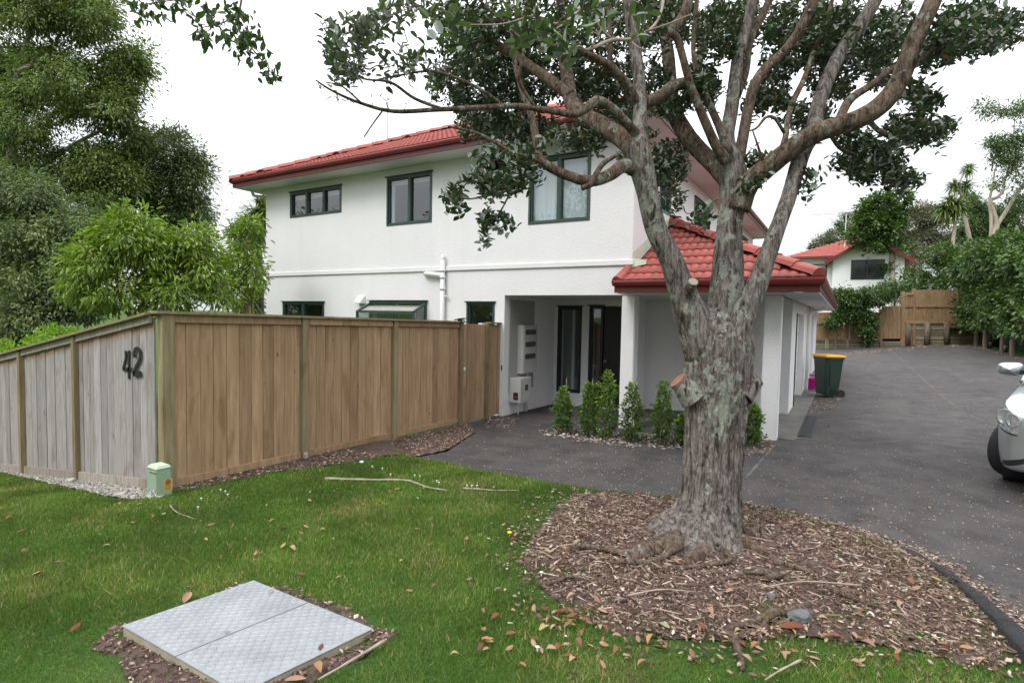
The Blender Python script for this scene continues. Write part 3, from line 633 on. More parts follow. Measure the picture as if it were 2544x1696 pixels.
# ================================================================ THE HOUSE
HY, HXL, HXR, HYB = 9.2, -13.3, -3.17, 23.2
house = thing('house', (-8, 13, 0), 'two storey white stucco house with red tiled roof and a carport', 'house')
def skin(name, mat, parent, origin, u, nrm, uw, zr, openings=(), th=.18):
    """wall slab with rectangular openings: origin + a*u + z, outer face on the origin side, thickness along nrm"""
    us = sorted({uw[0], uw[1], *[q for o in openings for q in o[:2]]}); zs = sorted({zr[0], zr[1], *[q for o in openings for q in o[2:4]]})
    u = np.array(u, float); nrm = np.array(nrm, float); origin = np.array(origin, float); V, F, ix = [], [], {}
    def vid(a, z, s):
        k = (round(a, 4), round(z, 4), s)
        if k not in ix: ix[k] = len(V); V.append(origin+u*a+np.array([0, 0, z])+nrm*(th*s))
        return ix[k]
    def solid(i, j):
        if i < 0 or j < 0 or i >= len(us)-1 or j >= len(zs)-1: return False
        a, z = (us[i]+us[i+1])/2, (zs[j]+zs[j+1])/2
        return not any(o[0] < a < o[1] and o[2] < z < o[3] for o in openings)
    for i in range(len(us)-1):
        for j in range(len(zs)-1):
            if not solid(i, j): continue
            a0, a1, z0, z1 = us[i], us[i+1], zs[j], zs[j+1]
            F.append([vid(a0,z0,0), vid(a1,z0,0), vid(a1,z1,0), vid(a0,z1,0)]); F.append([vid(a0,z0,1), vid(a0,z1,1), vid(a1,z1,1), vid(a1,z0,1)])
            if not solid(i-1, j): F.append([vid(a0,z0,0), vid(a0,z1,0), vid(a0,z1,1), vid(a0,z0,1)])
            if not solid(i+1, j): F.append([vid(a1,z0,0), vid(a1,z0,1), vid(a1,z1,1), vid(a1,z1,0)])
            if not solid(i, j-1): F.append([vid(a0,z0,0), vid(a0,z0,1), vid(a1,z0,1), vid(a1,z0,0)])
            if not solid(i, j+1): F.append([vid(a0,z1,0), vid(a1,z1,0), vid(a1,z1,1), vid(a0,z1,1)])
    mb = MB(); mb.v = [tuple(p) for p in V]; mb.f = F; return mb.build(name, mat, parent)
# openings on the front (X range, Z range)
OP = dict(W1=(-12.30,-10.40,4.38,5.02), W2=(-8.93,-7.62,3.95,5.02), W3=(-5.25,-3.98,3.73,4.95), W4=(-6.67,-5.98,.95,2.25), W5=(-12.6,-11.0,.06,2.235), BAY=(-9.40,-7.75,1.1,2.22))
skin('wall', M['stucco'], house, (0, HY, 0), (1,0,0), (0,1,0), (HXL, HXR), (2.39, 5.30), [OP['W1'], OP['W2'], OP['W3']])
skin('wall', M['stucco'], house, (0, HY, 0), (1,0,0), (0,1,0), (HXL, -5.75), (-.4, 2.39), [OP['W4'], OP['W5'], OP['BAY']])
skin('wall', M['stucco'], house, (HXL, HY+.18, 0), (0,1,0), (1,0,0), (0, HYB-HY-.18), (-.6, 5.30))
SW = [(1.48,2.28,4.10,4.90), (4.3,6.1,4.1,4.90), (11.4,12.6,4.1,4.9)]
skin('wall', M['stucco'], house, (HXR, HY+.18, 0), (0,1,0), (-1,0,0), (0, HYB-HY-.18), (2.39, 5.30), [(a-.18, b-.18, c, d) for a, b, c, d in SW])
skin('wall', M['stucco'], house, (HXL+.18, HYB, 0), (1,0,0), (0,-1,0), (0, HXR-HXL-.36), (-.5, 5.30))
# band course
mb = MB(); mb.prism([(HXL-.03, HY-.001, 2.9), (HXL-.03, HY-.035, 2.905), (HXL-.03, HY-.035, 2.995), (HXL-.03, HY-.001, 3.01)], (HXR-HXL+.06, 0, 0)); mb.build('band_course', M['stucco'], house, bevel=.006)
# entrance recess
skin('wall', M['stucco'], house, (-5.75, HY+.18, 0), (0,1,0), (-1,0,0), (0, 2.25), (-.4, 2.389))
RB = 11.4
skin('wall', M['stucco'], house, (0, RB, 0), (1,0,0), (0,1,0), (-5.749, -3.75), (-.4, 2.70), [(-5.66,-5.06,.26,2.22), (-4.88,-3.95,.0,2.24)])
skin('wall', M['stucco'], house, (0, 11.95, 0), (1,0,0), (0,1,0), (-3.76, -.87), (-.4, 2.70))
skin('wall', M['stucco'], house, (-3.76, 11.4, 0), (0,1,0), (-1,0,0), (.18, .55), (-.4, 2.70))
mb = MB(); mb.box(-5.749, -.89, HY+.2, 12.1, 2.375, 2.44); mb.build('porch_ceiling', M['soffit'], house)
# carport beam and posts
mb = MB(); mb.box(HXR-.005, -.80, HY+.003, HY+.2, 2.385, 2.47); mb.build('beam', M['stucco'], house, bevel=.008)
for x0, x1 in ((-3.34, -3.10), (-1.055, -.815)):
    mb = MB(); mb.box(x0, x1, HY+.006, HY+.236, gz((x0+x1)/2, HY)-.2, 2.384); mb.build('post', M['stucco'], house, bevel=.014)
# garage side wall with door, strips and pipes
skin('wall', M['stucco'], house, (-.87, 12.13, 0), (0,1,0), (-1,0,0), (0, 11.0), (-.4, 2.46), [(1.0, 3.6, -.4, 2.15), (5.4, 8.8, -.4, 2.15)])
for y0, y1 in ((13.13, 15.73), (17.53, 20.93)):
    g_ = gz(-.8, y0); mb = MB(); mb.box(-1.05, -1.0, y0+.02, y1-.02, g_, 2.13); d_ = mb.build('garage_door', M['trim'], house)
    for k in range(4): mb = MB(); mb.box(-1.003, -.985, y0+.05, y1-.05, g_+.05+k*.5, g_+.5+k*.5); mb.build('panel', M['trim'], d_, bevel=.006)
    mb = MB(); mb.box(-.9, -.85, y0-.04, y0+.03, g_-.1, 2.16); mb.build('door_jamb', M['darkframe'], house)
def pipe(name, pts, r, parent, mat=None, n=12):
    mb = MB(); mb.tube(catmull(pts, 5) if len(pts) > 2 else pts, r, n); return mb.build(name, mat or M['pvc'], parent, True)
pipe('downpipe', [(-.42,16.6,2.45),(-.45,16.6,2.33),(-.72,16.6,2.24),(-.80,16.6,2.1),(-.80,16.6,1.0),(-.80,16.6,gz(-.8,16.6))], .04, house)
pipe('downpipe', [(-.80,17.1,2.4),(-.80,17.1,1.2),(-.80,17.1,gz(-.8,17.1))], .04, house)
# window units ---------------------------------------------------
def window(o4, wall, n_lights, depth=.0, curtain=None, sash=None, mat=None, room=1.2, proud=.015, uneven=None):
    """wall: ('y', Y) faces -Y  or ('x', X) faces +X. o4 = (a0,a1,z0,z1)"""
    ax, pos = wall; a0, a1, z0, z1 = o4; mat = mat or M['frame']
    def B(mb, p0, p1, q0, q1, d0, d1):        # d measured inwards from the wall face
        if ax == 'y': mb.box(p0, p1, pos+d0, pos+d1, q0, q1)
        else: mb.box(pos-d1, pos-d0, p0, p1, q0, q1)
    t = .04; mb = MB(); B(mb, a0, a0+t, z0, z1, -proud, .11); B(mb, a1-t, a1, z0, z1, -proud, .11); B(mb, a0+t, a1-t, z1-t, z1, -proud+.001, .11); B(mb, a0+t, a1-t, z0, z0+t, -proud+.001, .11)
    win = mb.build('window', mat, house, bevel=.003, seg=1)
    mb = MB(); B(mb, a0-.03, a1+.03, z1+.001, z1+.022, -.05, .02); mb.build('head_flashing', mat, win)
    edges = np.linspace(a0+t, a1-t, n_lights+1) if uneven is None else [a0+t]+uneven+[a1-t]
    for e in edges[1:-1]: mb = MB(); B(mb, e-.022, e+.022, z0+t, z1-t, -proud+.004, .1); mb.build('mullion', mat, win, bevel=.003, seg=1)
    for i in range(n_lights):
        p0, p1 = edges[i]+(.022 if i else 0), edges[i+1]-(.022 if i < n_lights-1 else 0); d = .012 if (sash and i in sash) else .035
        mb = MB(); s = .026; B(mb, p0+.001, p0+s, z0+t, z1-t, d-.02, .09); B(mb, p1-s, p1-.001, z0+t, z1-t, d-.02, .09); B(mb, p0+s, p1-s, z1-t-s, z1-t-.001, d-.02, .09); B(mb, p0+s, p1-s, z0+t+.001, z0+t+s, d-.02, .09)
        mb.build('sash', mat, win, bevel=.002, seg=1)
        mb = MB(); B(mb, p0+s, p1-s, z0+t+s, z1-t-s, .05, .056); mb.build('pane', M['glass'], win)
    if curtain:
        for kind, f0, f1, g0, g1 in curtain:   # fractions across and up
            p0, p1, q0, q1 = a0+(a1-a0)*f0, a0+(a1-a0)*f1, z0+(z1-z0)*g0, z0+(z1-z0)*g1
            if kind == 'net':
                k = 40; mb = MB(); V = []; F = []
                for i in range(k+1):
                    a = p0+(p1-p0)*i/k; dd = .115+.018*math.sin(i*1.9)+.01*math.sin(i*.7)
                    for q in (q0, q1): V.append((a, pos+dd, q) if ax == 'y' else (pos-dd, a, q))
                for i in range(k): F.append([2*i, 2*i+2, 2*i+3, 2*i+1])
                mb.add(V, F); mb.build('net_curtain', M['net'], win, True)
            else:
                mb = MB(); B(mb, p0, p1, q0, q1, .15, .16); mb.build('blind', M[kind], win)
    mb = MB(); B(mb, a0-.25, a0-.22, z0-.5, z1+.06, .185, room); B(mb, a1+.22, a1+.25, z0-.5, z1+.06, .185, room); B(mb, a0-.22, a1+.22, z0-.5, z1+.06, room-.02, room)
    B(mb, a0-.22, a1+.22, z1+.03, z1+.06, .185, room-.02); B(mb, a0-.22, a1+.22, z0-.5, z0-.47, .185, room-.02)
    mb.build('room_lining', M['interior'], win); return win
window(OP['W1'], ('y', HY), 3, curtain=[('blind', .03, .97, .74, .97)], sash=(0, 2))
window(OP['W2'], ('y', HY), 2, curtain=[('blind', .03, .97, .86, .98), ('net', .02, .1, .02, .86)], sash=(1,))
window(OP['W3'], ('y', HY), 2, curtain=[('blind', .03, .97, .87, .98), ('net', .01, .99, .01, .87)], sash=(1,))
window(OP['W4'], ('y', HY), 1, curtain=None)
window(OP['W5'], ('y', HY), 2, sash=(0, 1))
for s in SW: window((HY+s[0], HY+s[1], s[2], s[3]), ('x', HXR), 2, curtain=[('net', .02, .98, .02, .9)] if s[0] < 3 else None, room=.9)
# recess window, sidelight and door
window((-5.66,-5.06,.26,2.22), ('y', RB), 1, mat=M['darkframe'], room=.5, curtain=[('blind', .05, .12, 0, 1), ('blind', .5, .62, 0, 1)])
window((-4.88,-4.55,.02,2.24), ('y', RB), 1, mat=M['darkframe'], room=.5)
dr = MB(); dr.box(-4.54, -3.97, RB+.03, RB+.09, .0, 2.2); dr = dr.build('front_door', M['door'], house, bevel=.004)
for z in (.2, 1.2): mb = MB(); mb.box(-4.47, -4.04, RB+.022, RB+.031, z, z+.8); mb.build('door_panel', M['door'], dr, bevel=.004)
mb = MB(); mb.lathe([(.001,0),(.03,0),(.03,.008),(.014,.012),(.014,.05),(.028,.06),(.001,.064)], (0,0,0), 16, 1); k_ = mb.build('door_knob', M['galv'], dr, True); k_.matrix_basis = Matrix.Translation((-4.48, RB+.02, 1.02)) @ Matrix.Scale(-1, 4, (0, 1, 0))
# projecting bay window with sloping glass
a0, a1, z0, z1 = OP['BAY']; yb = 8.78; zk = 2.02; bay = MB()
def bar(mb, p, q, r=.022):
    p, q = np.array(p, float), np.array(q, float); t = (q-p); L = np.linalg.norm(t); t /= L; s = np.cross(t, [0, 0, 1.0]); s = s if np.linalg.norm(s) > .1 else np.array([1.0, 0, 0]); s /= np.linalg.norm(s); b = np.cross(s, t)
    mb.obox((p+q)/2, t*L/2, s*r, b*r)
for x in (a0, a1):
    bar(bay, (x, HY-.01, z1), (x, yb, zk)); bar(bay, (x, yb, zk+.02), (x, yb, z0)); bar(bay, (x, HY-.02, z1), (x, HY-.02, z0), .025); bar(bay, (x, yb, z0), (x, HY-.02, z0))
bar(bay, (a0-.03, HY-.015, z1+.02), (a1+.03, HY-.015, z1+.02)); bar(bay, (a0, yb, zk), (a1, yb, zk), .027); bar(bay, (a0, yb, z0), (a1, yb, z0))
bw = bay.build('bay_window', M['frame'], house)
mb = MB(); mb.box(a0-.06, a1+.06, HY-.07, HY-.003, z1+.052, z1+.068); mb.build('head_flashing', M['frame'], bw)
def gpane(P, off): mb = MB(); mb.prism(P, off); mb.build('pane', M['glass'], bw)
gpane([(a0+.03, HY-.03, z1-.012), (a1-.03, HY-.03, z1-.012), (a1-.03, yb+.02, zk+.008), (a0+.03, yb+.02, zk+.008)], (0, .002, .005))
gpane([(a0+.03, yb, zk-.03), (a1-.03, yb, zk-.03), (a1-.03, yb, z0+.03), (a0+.03, yb, z0+.03)], (0, .005, 0))
for x in (a0, a1): gpane([(x, HY-.05, z1-.05), (x, yb+.03, zk-.01), (x, yb+.03, z0+.03), (x, HY-.05, z0+.03)], (.005, 0, 0))
mb = MB(); mb.prism([(a0+.05, HY-.05, z1-.05), (a1-.05, HY-.05, z1-.05), (a1-.05, yb+.06, zk-.02), (a0+.05, yb+.06, zk-.02)], (0, 0, -.006)); mb.build('blind', M['beige_blind'], bw)
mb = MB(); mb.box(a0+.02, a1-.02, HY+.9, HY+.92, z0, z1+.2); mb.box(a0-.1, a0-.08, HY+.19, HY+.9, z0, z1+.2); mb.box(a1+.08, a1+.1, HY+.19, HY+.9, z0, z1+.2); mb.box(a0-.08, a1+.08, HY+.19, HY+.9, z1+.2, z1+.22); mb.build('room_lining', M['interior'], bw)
for x in (-8.72, -8.15): mb = MB(); mb.box(x-.06, x+.06, HY+.08, HY+.12, z0, z1-.16); mb.build('mullion', M['darkframe'], bw)
# wall fittings: vent hood, waste pipe, overflow elbow
p = at_y(895, 745, HY-.06); mb = MB(); mb.prism([(p[0]-.11, HY-.002, p[2]+.1), (p[0]-.11, HY-.03, p[2]+.1), (p[0]-.11, HY-.16, p[2]-.05), (p[0]-.11, HY-.16, p[2]-.085), (p[0]-.11, HY-.002, p[2]-.085)], (.22, 0, 0)); mb.build('vent_hood', M['trim'], house, bevel=.006)
wp = pipe('waste_pipe', [(-7.25, HY-.07, 3.12), (-7.25, HY-.07, -.1)], .052, house)
mb = MB(); mb.tube([(-7.25, HY-.07, 3.24), (-7.25, HY-.07, 3.05)], .035, 12); mb.build('vent_stub', M['pvc'], wp, True)
pipe('branch_pipe', [(-7.25, HY-.07, 2.80), (-7.45, HY-.08, 2.83), (-7.66, HY-.08, 2.85), (-7.74, HY-.04, 2.85), (-7.74, HY, 2.85)], .05, wp)
for z in (2.88, 2.74, 2.5): mb = MB(); mb.tube([(-7.25, HY-.07, z), (-7.25, HY-.07, z+.05)], .062, 12); mb.build('collar', M['pvc'], wp, True)
mb = MB(); mb.box(-7.25, -7.12, HY-.085, HY-.055, 2.36, 2.385); mb.build('bracket', M['pvc'], wp)
pipe('downpipe', [(HXL-.42, HY-.1, 5.24), (HXL-.42, HY-.1, 5.12), (HXL-.36, HY-.05, 5.06), (HXL-.1, HY+.25, 5.05), (HXL-.06, HY+.3, 4.9), (HXL-.06, HY+.3, .2)], .04, house)
# meter boxes in the recess
mc = thing('meter_cabinet', (-5.65, 10.0, .8), 'tall grey meter cabinet with three slot windows on the recess wall', 'meter box')
mb = MB(); mb.box(-5.745, -5.6, 9.70, 10.30, .80, 1.80); mb.build('body', M['cabinet'], mc, bevel=.006)
dm = MB(); dm.box(-5.599, -5.585, 9.72, 10.28, .82, 1.78); dm = dm.build('door', M['cabinet'], mc, bevel=.004)
for k in range(3):
    zc = 1.655-k*.25; mb = MB(); pr = []
    for i in range(24):
        a = 2*math.pi*i/24; cx_ = .17 if math.cos(a) > 0 else -.17; pr.append((-5.586, 9.99+cx_+.055*math.cos(a), zc+.055*math.sin(a)))
    mb.prism(pr, (.006, 0, 0)); mb.build('window', simple('meter_glass', srgb(92, 92, 92), srgb(80, 80, 80), 4, .2) if k == 0 else bpy.data.materials['meter_glass'], dm)
m2 = thing('gas_meter_box', (-5.62, 9.65, .3), 'smaller white meter box with a dark square opening below the tall cabinet', 'meter box')
mb = MB(); mb.prism([(-5.745, 9.42, .24), (-5.745, 9.85, .24), (-5.745, 9.85, .74), (-5.745, 9.42, .74)], (.27, 0, 0)); mb.build('body', M['cabinet'], m2, bevel=.01)
mb = MB(); mb.box(-5.476, -5.47, 9.6, 9.72, .48, .6); mb.build('dial_window', bpy.data.materials['meter_glass'], m2)
mb = MB(); mb.box(-5.64, -5.53, 9.414, 9.421, .3, .45); mb.build('tap_opening', M['black'], m2, bevel=.002)
mb = MB(); mb.lathe([(.001, -.004), (.03, -.004), (.03, .004), (.001, .004)], (-5.585, 9.412, .36), 16, 1); mb.build('tap', simple('tap_red', srgb(120, 60, 50), None, 3, .5), m2)
pipe('supply_pipe', [(-5.6, 9.55, .25), (-5.6, 9.55, gz(-5.6, 9.55)-.02)], .016, m2)
mb = MB(); mb.box(-5.745, -5.69, 10.02, 10.12, gz(-5.7, 10), .85); mb.build('conduit', M['cabinet'], m2)
p = at_x(1250, 908, -5.76); mb = MB(); mb.box(-5.80, -5.775, HY-.012, HY-.001, .9, 1.0); mb.build('door_bell', M['darkframe'], house)

# ---------------------------------------------------------------- roofs
TP = math.tan(math.radians(25.2)); EZ = 5.42
roof = MB()
E0, E1, E2 = -13.95, -2.6, 8.6    # left, right, front eave lines
E3 = 23.8; RY = 12.3; RXm = -6.3; H = 3.7*TP
A_, B_, Cc = (E0, E2, EZ), (E1, E2, EZ), (E1, E3, EZ)
P1, P2, P3 = (E0+3.7, RY, EZ+H), (RXm, RY, EZ+H), (RXm, E3-3.7, EZ+H)
D_ = (E1-7.4, E3, EZ); Ee = (E1-7.4, 16.0, EZ); Ff = (E0, 16.0, EZ)
PVy = (E1-3.7-0, RY+0, EZ+H)
dz = np.array([0, 0, -.06])
def poly(mb, *P): P = [np.array(p, float)+dz for p in P]; mb.add(P, [list(range(len(P)))])
poly(roof, A_, B_, P2, P1); poly(roof, A_, P1, Ff); poly(roof, B_, Cc, P3, P2); poly(roof, Cc, D_, P3); poly(roof, Ff, P1, P2, Ee); poly(roof, Ee, P2, P3, D_)
rf = roof.build('roof', M['fascia'], house)
rf['label'] = 'low pitched red tiled hip roof of the upper storey'
# tile courses: wavy shingles laid on a slope (origin o, along u, up-slope s, normal n)
def courses(o, u, s, L, keep, wave=.135, row=.37, seg=6, lift=.03):
    o, u, s = map(lambda q: np.array(q, float), (o, u, s)); n = np.cross(u, s); n = n if n[2] > 0 else -n
    V, F = [], []; nw = int(L[0]/wave); nr = int(math.ceil(L[1]/row)); k = 0
    prof = [(i/seg, math.sin(math.pi*i/seg)) for i in range(seg+1)]
    for r in range(nr):
        for q in range(nw):
            if not keep((q+.5)*wave, (r+.5)*row): continue
            b = len(V)
            for (yy, hh) in ((0, lift), (row*1.04, .004)):
                for t, h in prof: V.append(o+u*((q+t)*wave)+s*(r*row+yy)+n*(hh+.022*h))
            for t, h in prof: V.append(o+u*((q+t)*wave)+s*(r*row+.003)+n*(lift+.022*h-.024))
            m_ = seg+1
            for i in range(seg): F.append([b+i, b+i+1, b+m_+i+1, b+m_+i]); F.append([b+2*m_+i, b+2*m_+i+1, b+i+1, b+i])
    return V, F
cs = math.cos(math.radians(25.2)); sn = math.sin(math.radians(25.2)); SL = 3.7/cs
W = E1-E0
Vf, Ff_ = courses(np.array(A_)+dz, (1,0,0), (0,cs,sn), (W, SL), lambda a, b: b*cs < a and b*cs < W-a, seg=4)
fmesh('tile_courses', Vf, Ff_, M['tile'], rf, True, kind='stuff')
Wr = E3-E2
Vf, Ff_ = courses(np.array(B_)+dz, (0,1,0), (-cs,0,sn), (Wr, SL), lambda a, b: b*cs < a and b*cs < Wr-a, wave=.27, seg=3)
fmesh('tile_courses', Vf, Ff_, M['tile'], rf, True, kind='stuff')
Vf, Ff_ = courses(np.array(Ff)+dz, (0,-1,0), (cs,0,sn), (16-E2, SL), lambda a, b: b*cs < a and b*cs < 7.4-a, wave=.27, seg=3)
fmesh('tile_courses', Vf, Ff_, M['tile'], rf, True, kind='stuff')
def caps(parent, p, q, mat, name='hip_tile', step=.42, wd=.105, hgt=.06, shrink=None):
    p, q = np.array(p, float), np.array(q, float); t = q-p; L = np.linalg.norm(t); t /= L; s = np.cross(t, [0, 0, 1.0]); s /= np.linalg.norm(s); up_ = np.cross(s, t); n = max(1, int(L/step)); st = L/n
    for i in range(n):
        c0 = p+t*(i*st); c1 = p+t*((i+1)*st+.03); V = []
        for c, k, z in ((c0, 1.08, .022), (c1, 1.0, .0)):
            for f, h in ((-1, -.05), (-.72, .005), (-.3, .034), (.3, .034), (.72, .005), (1, -.05)): V.append(c+s*wd*f*k+up_*(hgt*.0+h*1.15+z+.02))
        for f, h in ((-1, -.085), (1, -.085)): V.append(c0+s*wd*f+up_*h)
        F = [[j, j+1, 7+j, 6+j] for j in range(5)]+[[0, 12, 13, 5, 4, 3, 2, 1]]
        fmesh(name, V, F, mat, parent)
caps(rf, A_, P1, M['tile']); caps(rf, P1, P2, M['tile'], 'ridge_tile'); caps(rf, B_, P2, M['tile']); caps(rf, Cc, P3, M['tile']); caps(rf, P2, P3, M['tile'], 'ridge_tile')
# soffit, fascia, gutters of the main roof
mb = MB(); mb.box(E0+.06, E1-.06, E2+.06, HY-.001, 5.20, 5.215); mb.box(E0+.06, HXL-.001, HY, 16-.06, 5.20, 5.215); mb.box(HXR+.001, E1-.06, HY, E3-.06, 5.20, 5.215); mb.build('soffit', M['soffit'], house)
def gutter(pts, top, parent, closed=False, gh=.115, gw=.12, fh=.2):
    """quad-profile gutter and fascia along a horizontal polyline of outer gutter-face points (house on the left side of travel)"""
    for a, b in zip(pts[:-1], pts[1:]):
        a, b = np.array(a, float), np.array(b, float); t = (b-a)/np.linalg.norm(b-a); inn = np.array([-t[1], t[0], 0]); ext = 0.0
        prof = [(0, 0), (.004, -.018), (-.002, -.045), (.004, -.07), (.02, -gh+.012), (.045, -gh), (gw, -gh), (gw, -.02), (.012, -.012)]
        P = [np.array([*(a[:2]+inn[:2]*o), top+z]) for o, z in prof]; Q = [np.array([*(b[:2]+inn[:2]*o), top+z]) for o, z in prof]
        # mitre the ends
        P = [p+t*o for p, (o, z) in zip(P, prof)] if a[2] else P
        Q = [q-t*o for q, (o, z) in zip(Q, prof)] if b[2] else Q
        n = len(prof); mb = MB(); mb.add(P+Q, [[i, (i+1) % n, n+(i+1) % n, n+i] for i in range(n)]+[list(range(n))[::-1], list(range(n, 2*n))]); mb.build('gutter', M['gutter'], parent)
        f0, f1 = a[:2]+inn[:2]*(gw*.55), b[:2]+inn[:2]*(gw*.55)
        f0 = f0+t[:2]*(gw*.55 if a[2] else 0); f1 = f1-t[:2]*(gw*.55 if b[2] else 0)
        mb = MB(); mb.prism([(*f0, top-fh-.02), (*f1, top-fh-.02), (*f1, top-gh-.002), (*f0, top-gh-.002)], (*(inn[:2]*.022), 0)); mb.build('fascia', M['fascia'], parent)
gutter([(E0-.02, 16, 0), (E0-.02, E2-.02, 1), (E1+.02, E2-.02, 1), (E1+.02, E3+.02, 1), (E1-7.4, E3+.02, 0)], EZ, rf)
# aerial on the ridge
ae = MB(); ap = at_d(965, 355, 14.8); 
# carport roof ---------------------------------------------------
QZ = 2.62; q0, q1 = -3.27, -.26; qy = 8.6; RUN = q1-HXR
pr = MB(); AP = (HXR-.0, qy+RUN, QZ+RUN*TP)
poly(pr, (q0, qy, QZ), (q1, qy, QZ), AP, (HXR, HY-.005, QZ+.6*TP), (q0, HY-.005, QZ+.595*TP)); poly(pr, (q1, qy, QZ), (q1, 23.6, QZ), (HXR+.001, 23.6, QZ+RUN*TP), AP)
pf = pr.build('porch_roof', M['fascia'], house); pf['label'] = 'red tiled lean-to roof over the carport'
# single tiles on the face towards the street
tm = courses((0,0,0), (1,0,0), (0,1,0), (.135, .37), lambda a, b: True, seg=8); tmo = fmesh('tile', tm[0], tm[1], M['tile'], None, True); tme = tmo.data; bpy.data.objects.remove(tmo)
nrow = int(RUN/cs/.37)+1; cnt = 0
for r in range(nrow):
    for q in range(int((q1-q0)/.135)):
        a, b = q0+(q+.5)*.135, (r+.5)*.37*cs
        if b > q1-a-.02: continue
        if a < HXR and (r+1)*.37*cs > .62: continue
        o = bpy.data.objects.new('tile', tme); Rm = Matrix(((1,0,0,0),(0,cs,-sn,0),(0,sn,cs,0),(0,0,0,1)))
        o.matrix_basis = Matrix.Translation((q0+q*.135, qy+r*.37*cs, QZ-.06+r*.37*sn)) @ Rm @ Matrix.Rotation(random.uniform(-.006, .006), 4, 'X'); link(o, pf); cnt += 1
Vf, Ff_ = courses((q1, qy, QZ-.06), (0,1,0), (-cs,0,sn), (15, RUN/cs), lambda a, b: b*cs < a, wave=.27, seg=4)
fmesh('tile_courses', Vf, Ff_, M['tile'], pf, True, kind='stuff')
caps(pf, (q1-.06, qy+.06, QZ+.035), np.array(AP)+[0, 0, .04], M['tile'])
caps(pf, (q0+.05, qy+.0, QZ-.03), (q0+.05, HY-.06, QZ+.54*TP-.03), M['tile'], 'barge_tile', .3, .085)
mb = MB(); mb.prism([(HXR+.004, HY-.02, QZ+.62*TP-.02), (HXR+.004, AP[1]+.1, AP[2]+.02), (HXR+.004, AP[1]+.1, AP[2]+.16), (HXR+.004, HY-.02, QZ+.62*TP+.2)], (.006, 0, 0)); mb.build('flashing', simple('pale_flashing', srgb(206, 214, 196), srgb(194, 202, 186), 4, .5), pf)
mb = MB(); mb.prism([(HXR-.05, HY-.012, QZ+.5*TP), (HXR+.25, HY-.012, QZ+.62*TP), (HXR+.25, HY-.012, QZ+.62*TP+.07), (HXR-.05, HY-.012, QZ+.62*TP+.12)], (0, .008, 0)); mb.build('flashing', bpy.data.materials['pale_flashing'], pf)
caps(pf, np.array(AP)+[.06, -.05, .05], (HXR+.1, 23.4, AP[2]+.05), M['tile'], 'ridge_tile')
gutter([(q0-.0, qy-.02, 0), (q1+.02, qy-.02, 1), (q1+.02, 23.6, 0)], QZ, pf)
mb = MB(); mb.box(q0+.06, q1-.05, qy+.065, HY, QZ-.235, QZ-.222); mb.box(-.82, q1-.05, HY, 23.5, QZ-.235, QZ-.222); mb.build('soffit', M['soffit'], house)
mb = MB(); mb.prism([(q0-.001, qy+.05, QZ-.2), (q0-.001, HY-.002, QZ-.2), (q0-.001, HY-.002, QZ+.55*TP), (q0-.001, qy+.05, QZ-.02)], (.02, 0, 0)); mb.build('barge_board', M['gutter'], pf)
# TV aerial mast on the house roof
mast = at_d(963, 352, 15.2)
mt = thing('roof_aerial', mast, 'thin pale aerial mast on the main red roof behind the tree branches', 'aerial')
mb = MB(); mb.tube([mast+[0,0,-.3], mast+[0,0,2.3]], .012, 8); mb.build('mast', M['galv'], mt)
for s in (1, -1): mb = MB(); mb.tube([mast+[0,0,1.4], mast+[s*1.0, .2, -.35+.0*s]], .003, 4); mb.build('stay_wire', M['galv'], mt)
mb = MB(); mb.tube([mast+[-.4,0,2.1], mast+[.4,0,2.1]], .006, 6); mb.build('boom', M['galv'], mt)
for k in range(5): mb = MB(); mb.tube([mast+[-.35+.17*k,-.25,2.1], mast+[-.35+.17*k,.25,2.1]], .004, 4); mb.build('element', M['galv'], mt)
# neighbouring white wall glimpsed behind the palm
# ================================================================ LEAF AND BRANCH TOOLS
LEAF6 = np.array([(0,0,0),(.28,.5,.10),(.70,.44,.06),(1,0,-.10),(.70,-.44,.06),(.28,-.5,.10)])
LEAF4 = np.array([(0,0,0),(.45,.5,.08),(1,0,-.08),(.45,-.5,.08)])
def unit(v): return v/(np.linalg.norm(v, axis=-1, keepdims=True)+1e-9)
def leaves(P, A, L, Wd, six=False, N=None):
    """P leaf bases, A axis directions, L lengths, Wd widths; normals roughly up"""
    n = len(P); A = unit(A)
    if N is None: N = unit(np.array([0, 0, 1.0])+rng.normal(size=(n, 3))*.45)
    S = unit(np.cross(N, A)); N2 = np.cross(A, S); T = LEAF6 if six else LEAF4
    V = P[:, None]+A[:, None]*(T[None, :, 0, None]*L[:, None, None])+S[:, None]*(T[None, :, 1, None]*Wd[:, None, None])+N2[:, None]*(T[None, :, 2, None]*L[:, None, None])
    k = len(T); b = np.arange(n)[:, None]*k
    F = np.concatenate([b+[0,1,2,3], b+[0,3,4,5]]) if six else b+[0,1,2,3]
    return V.reshape(-1, 3), F, k
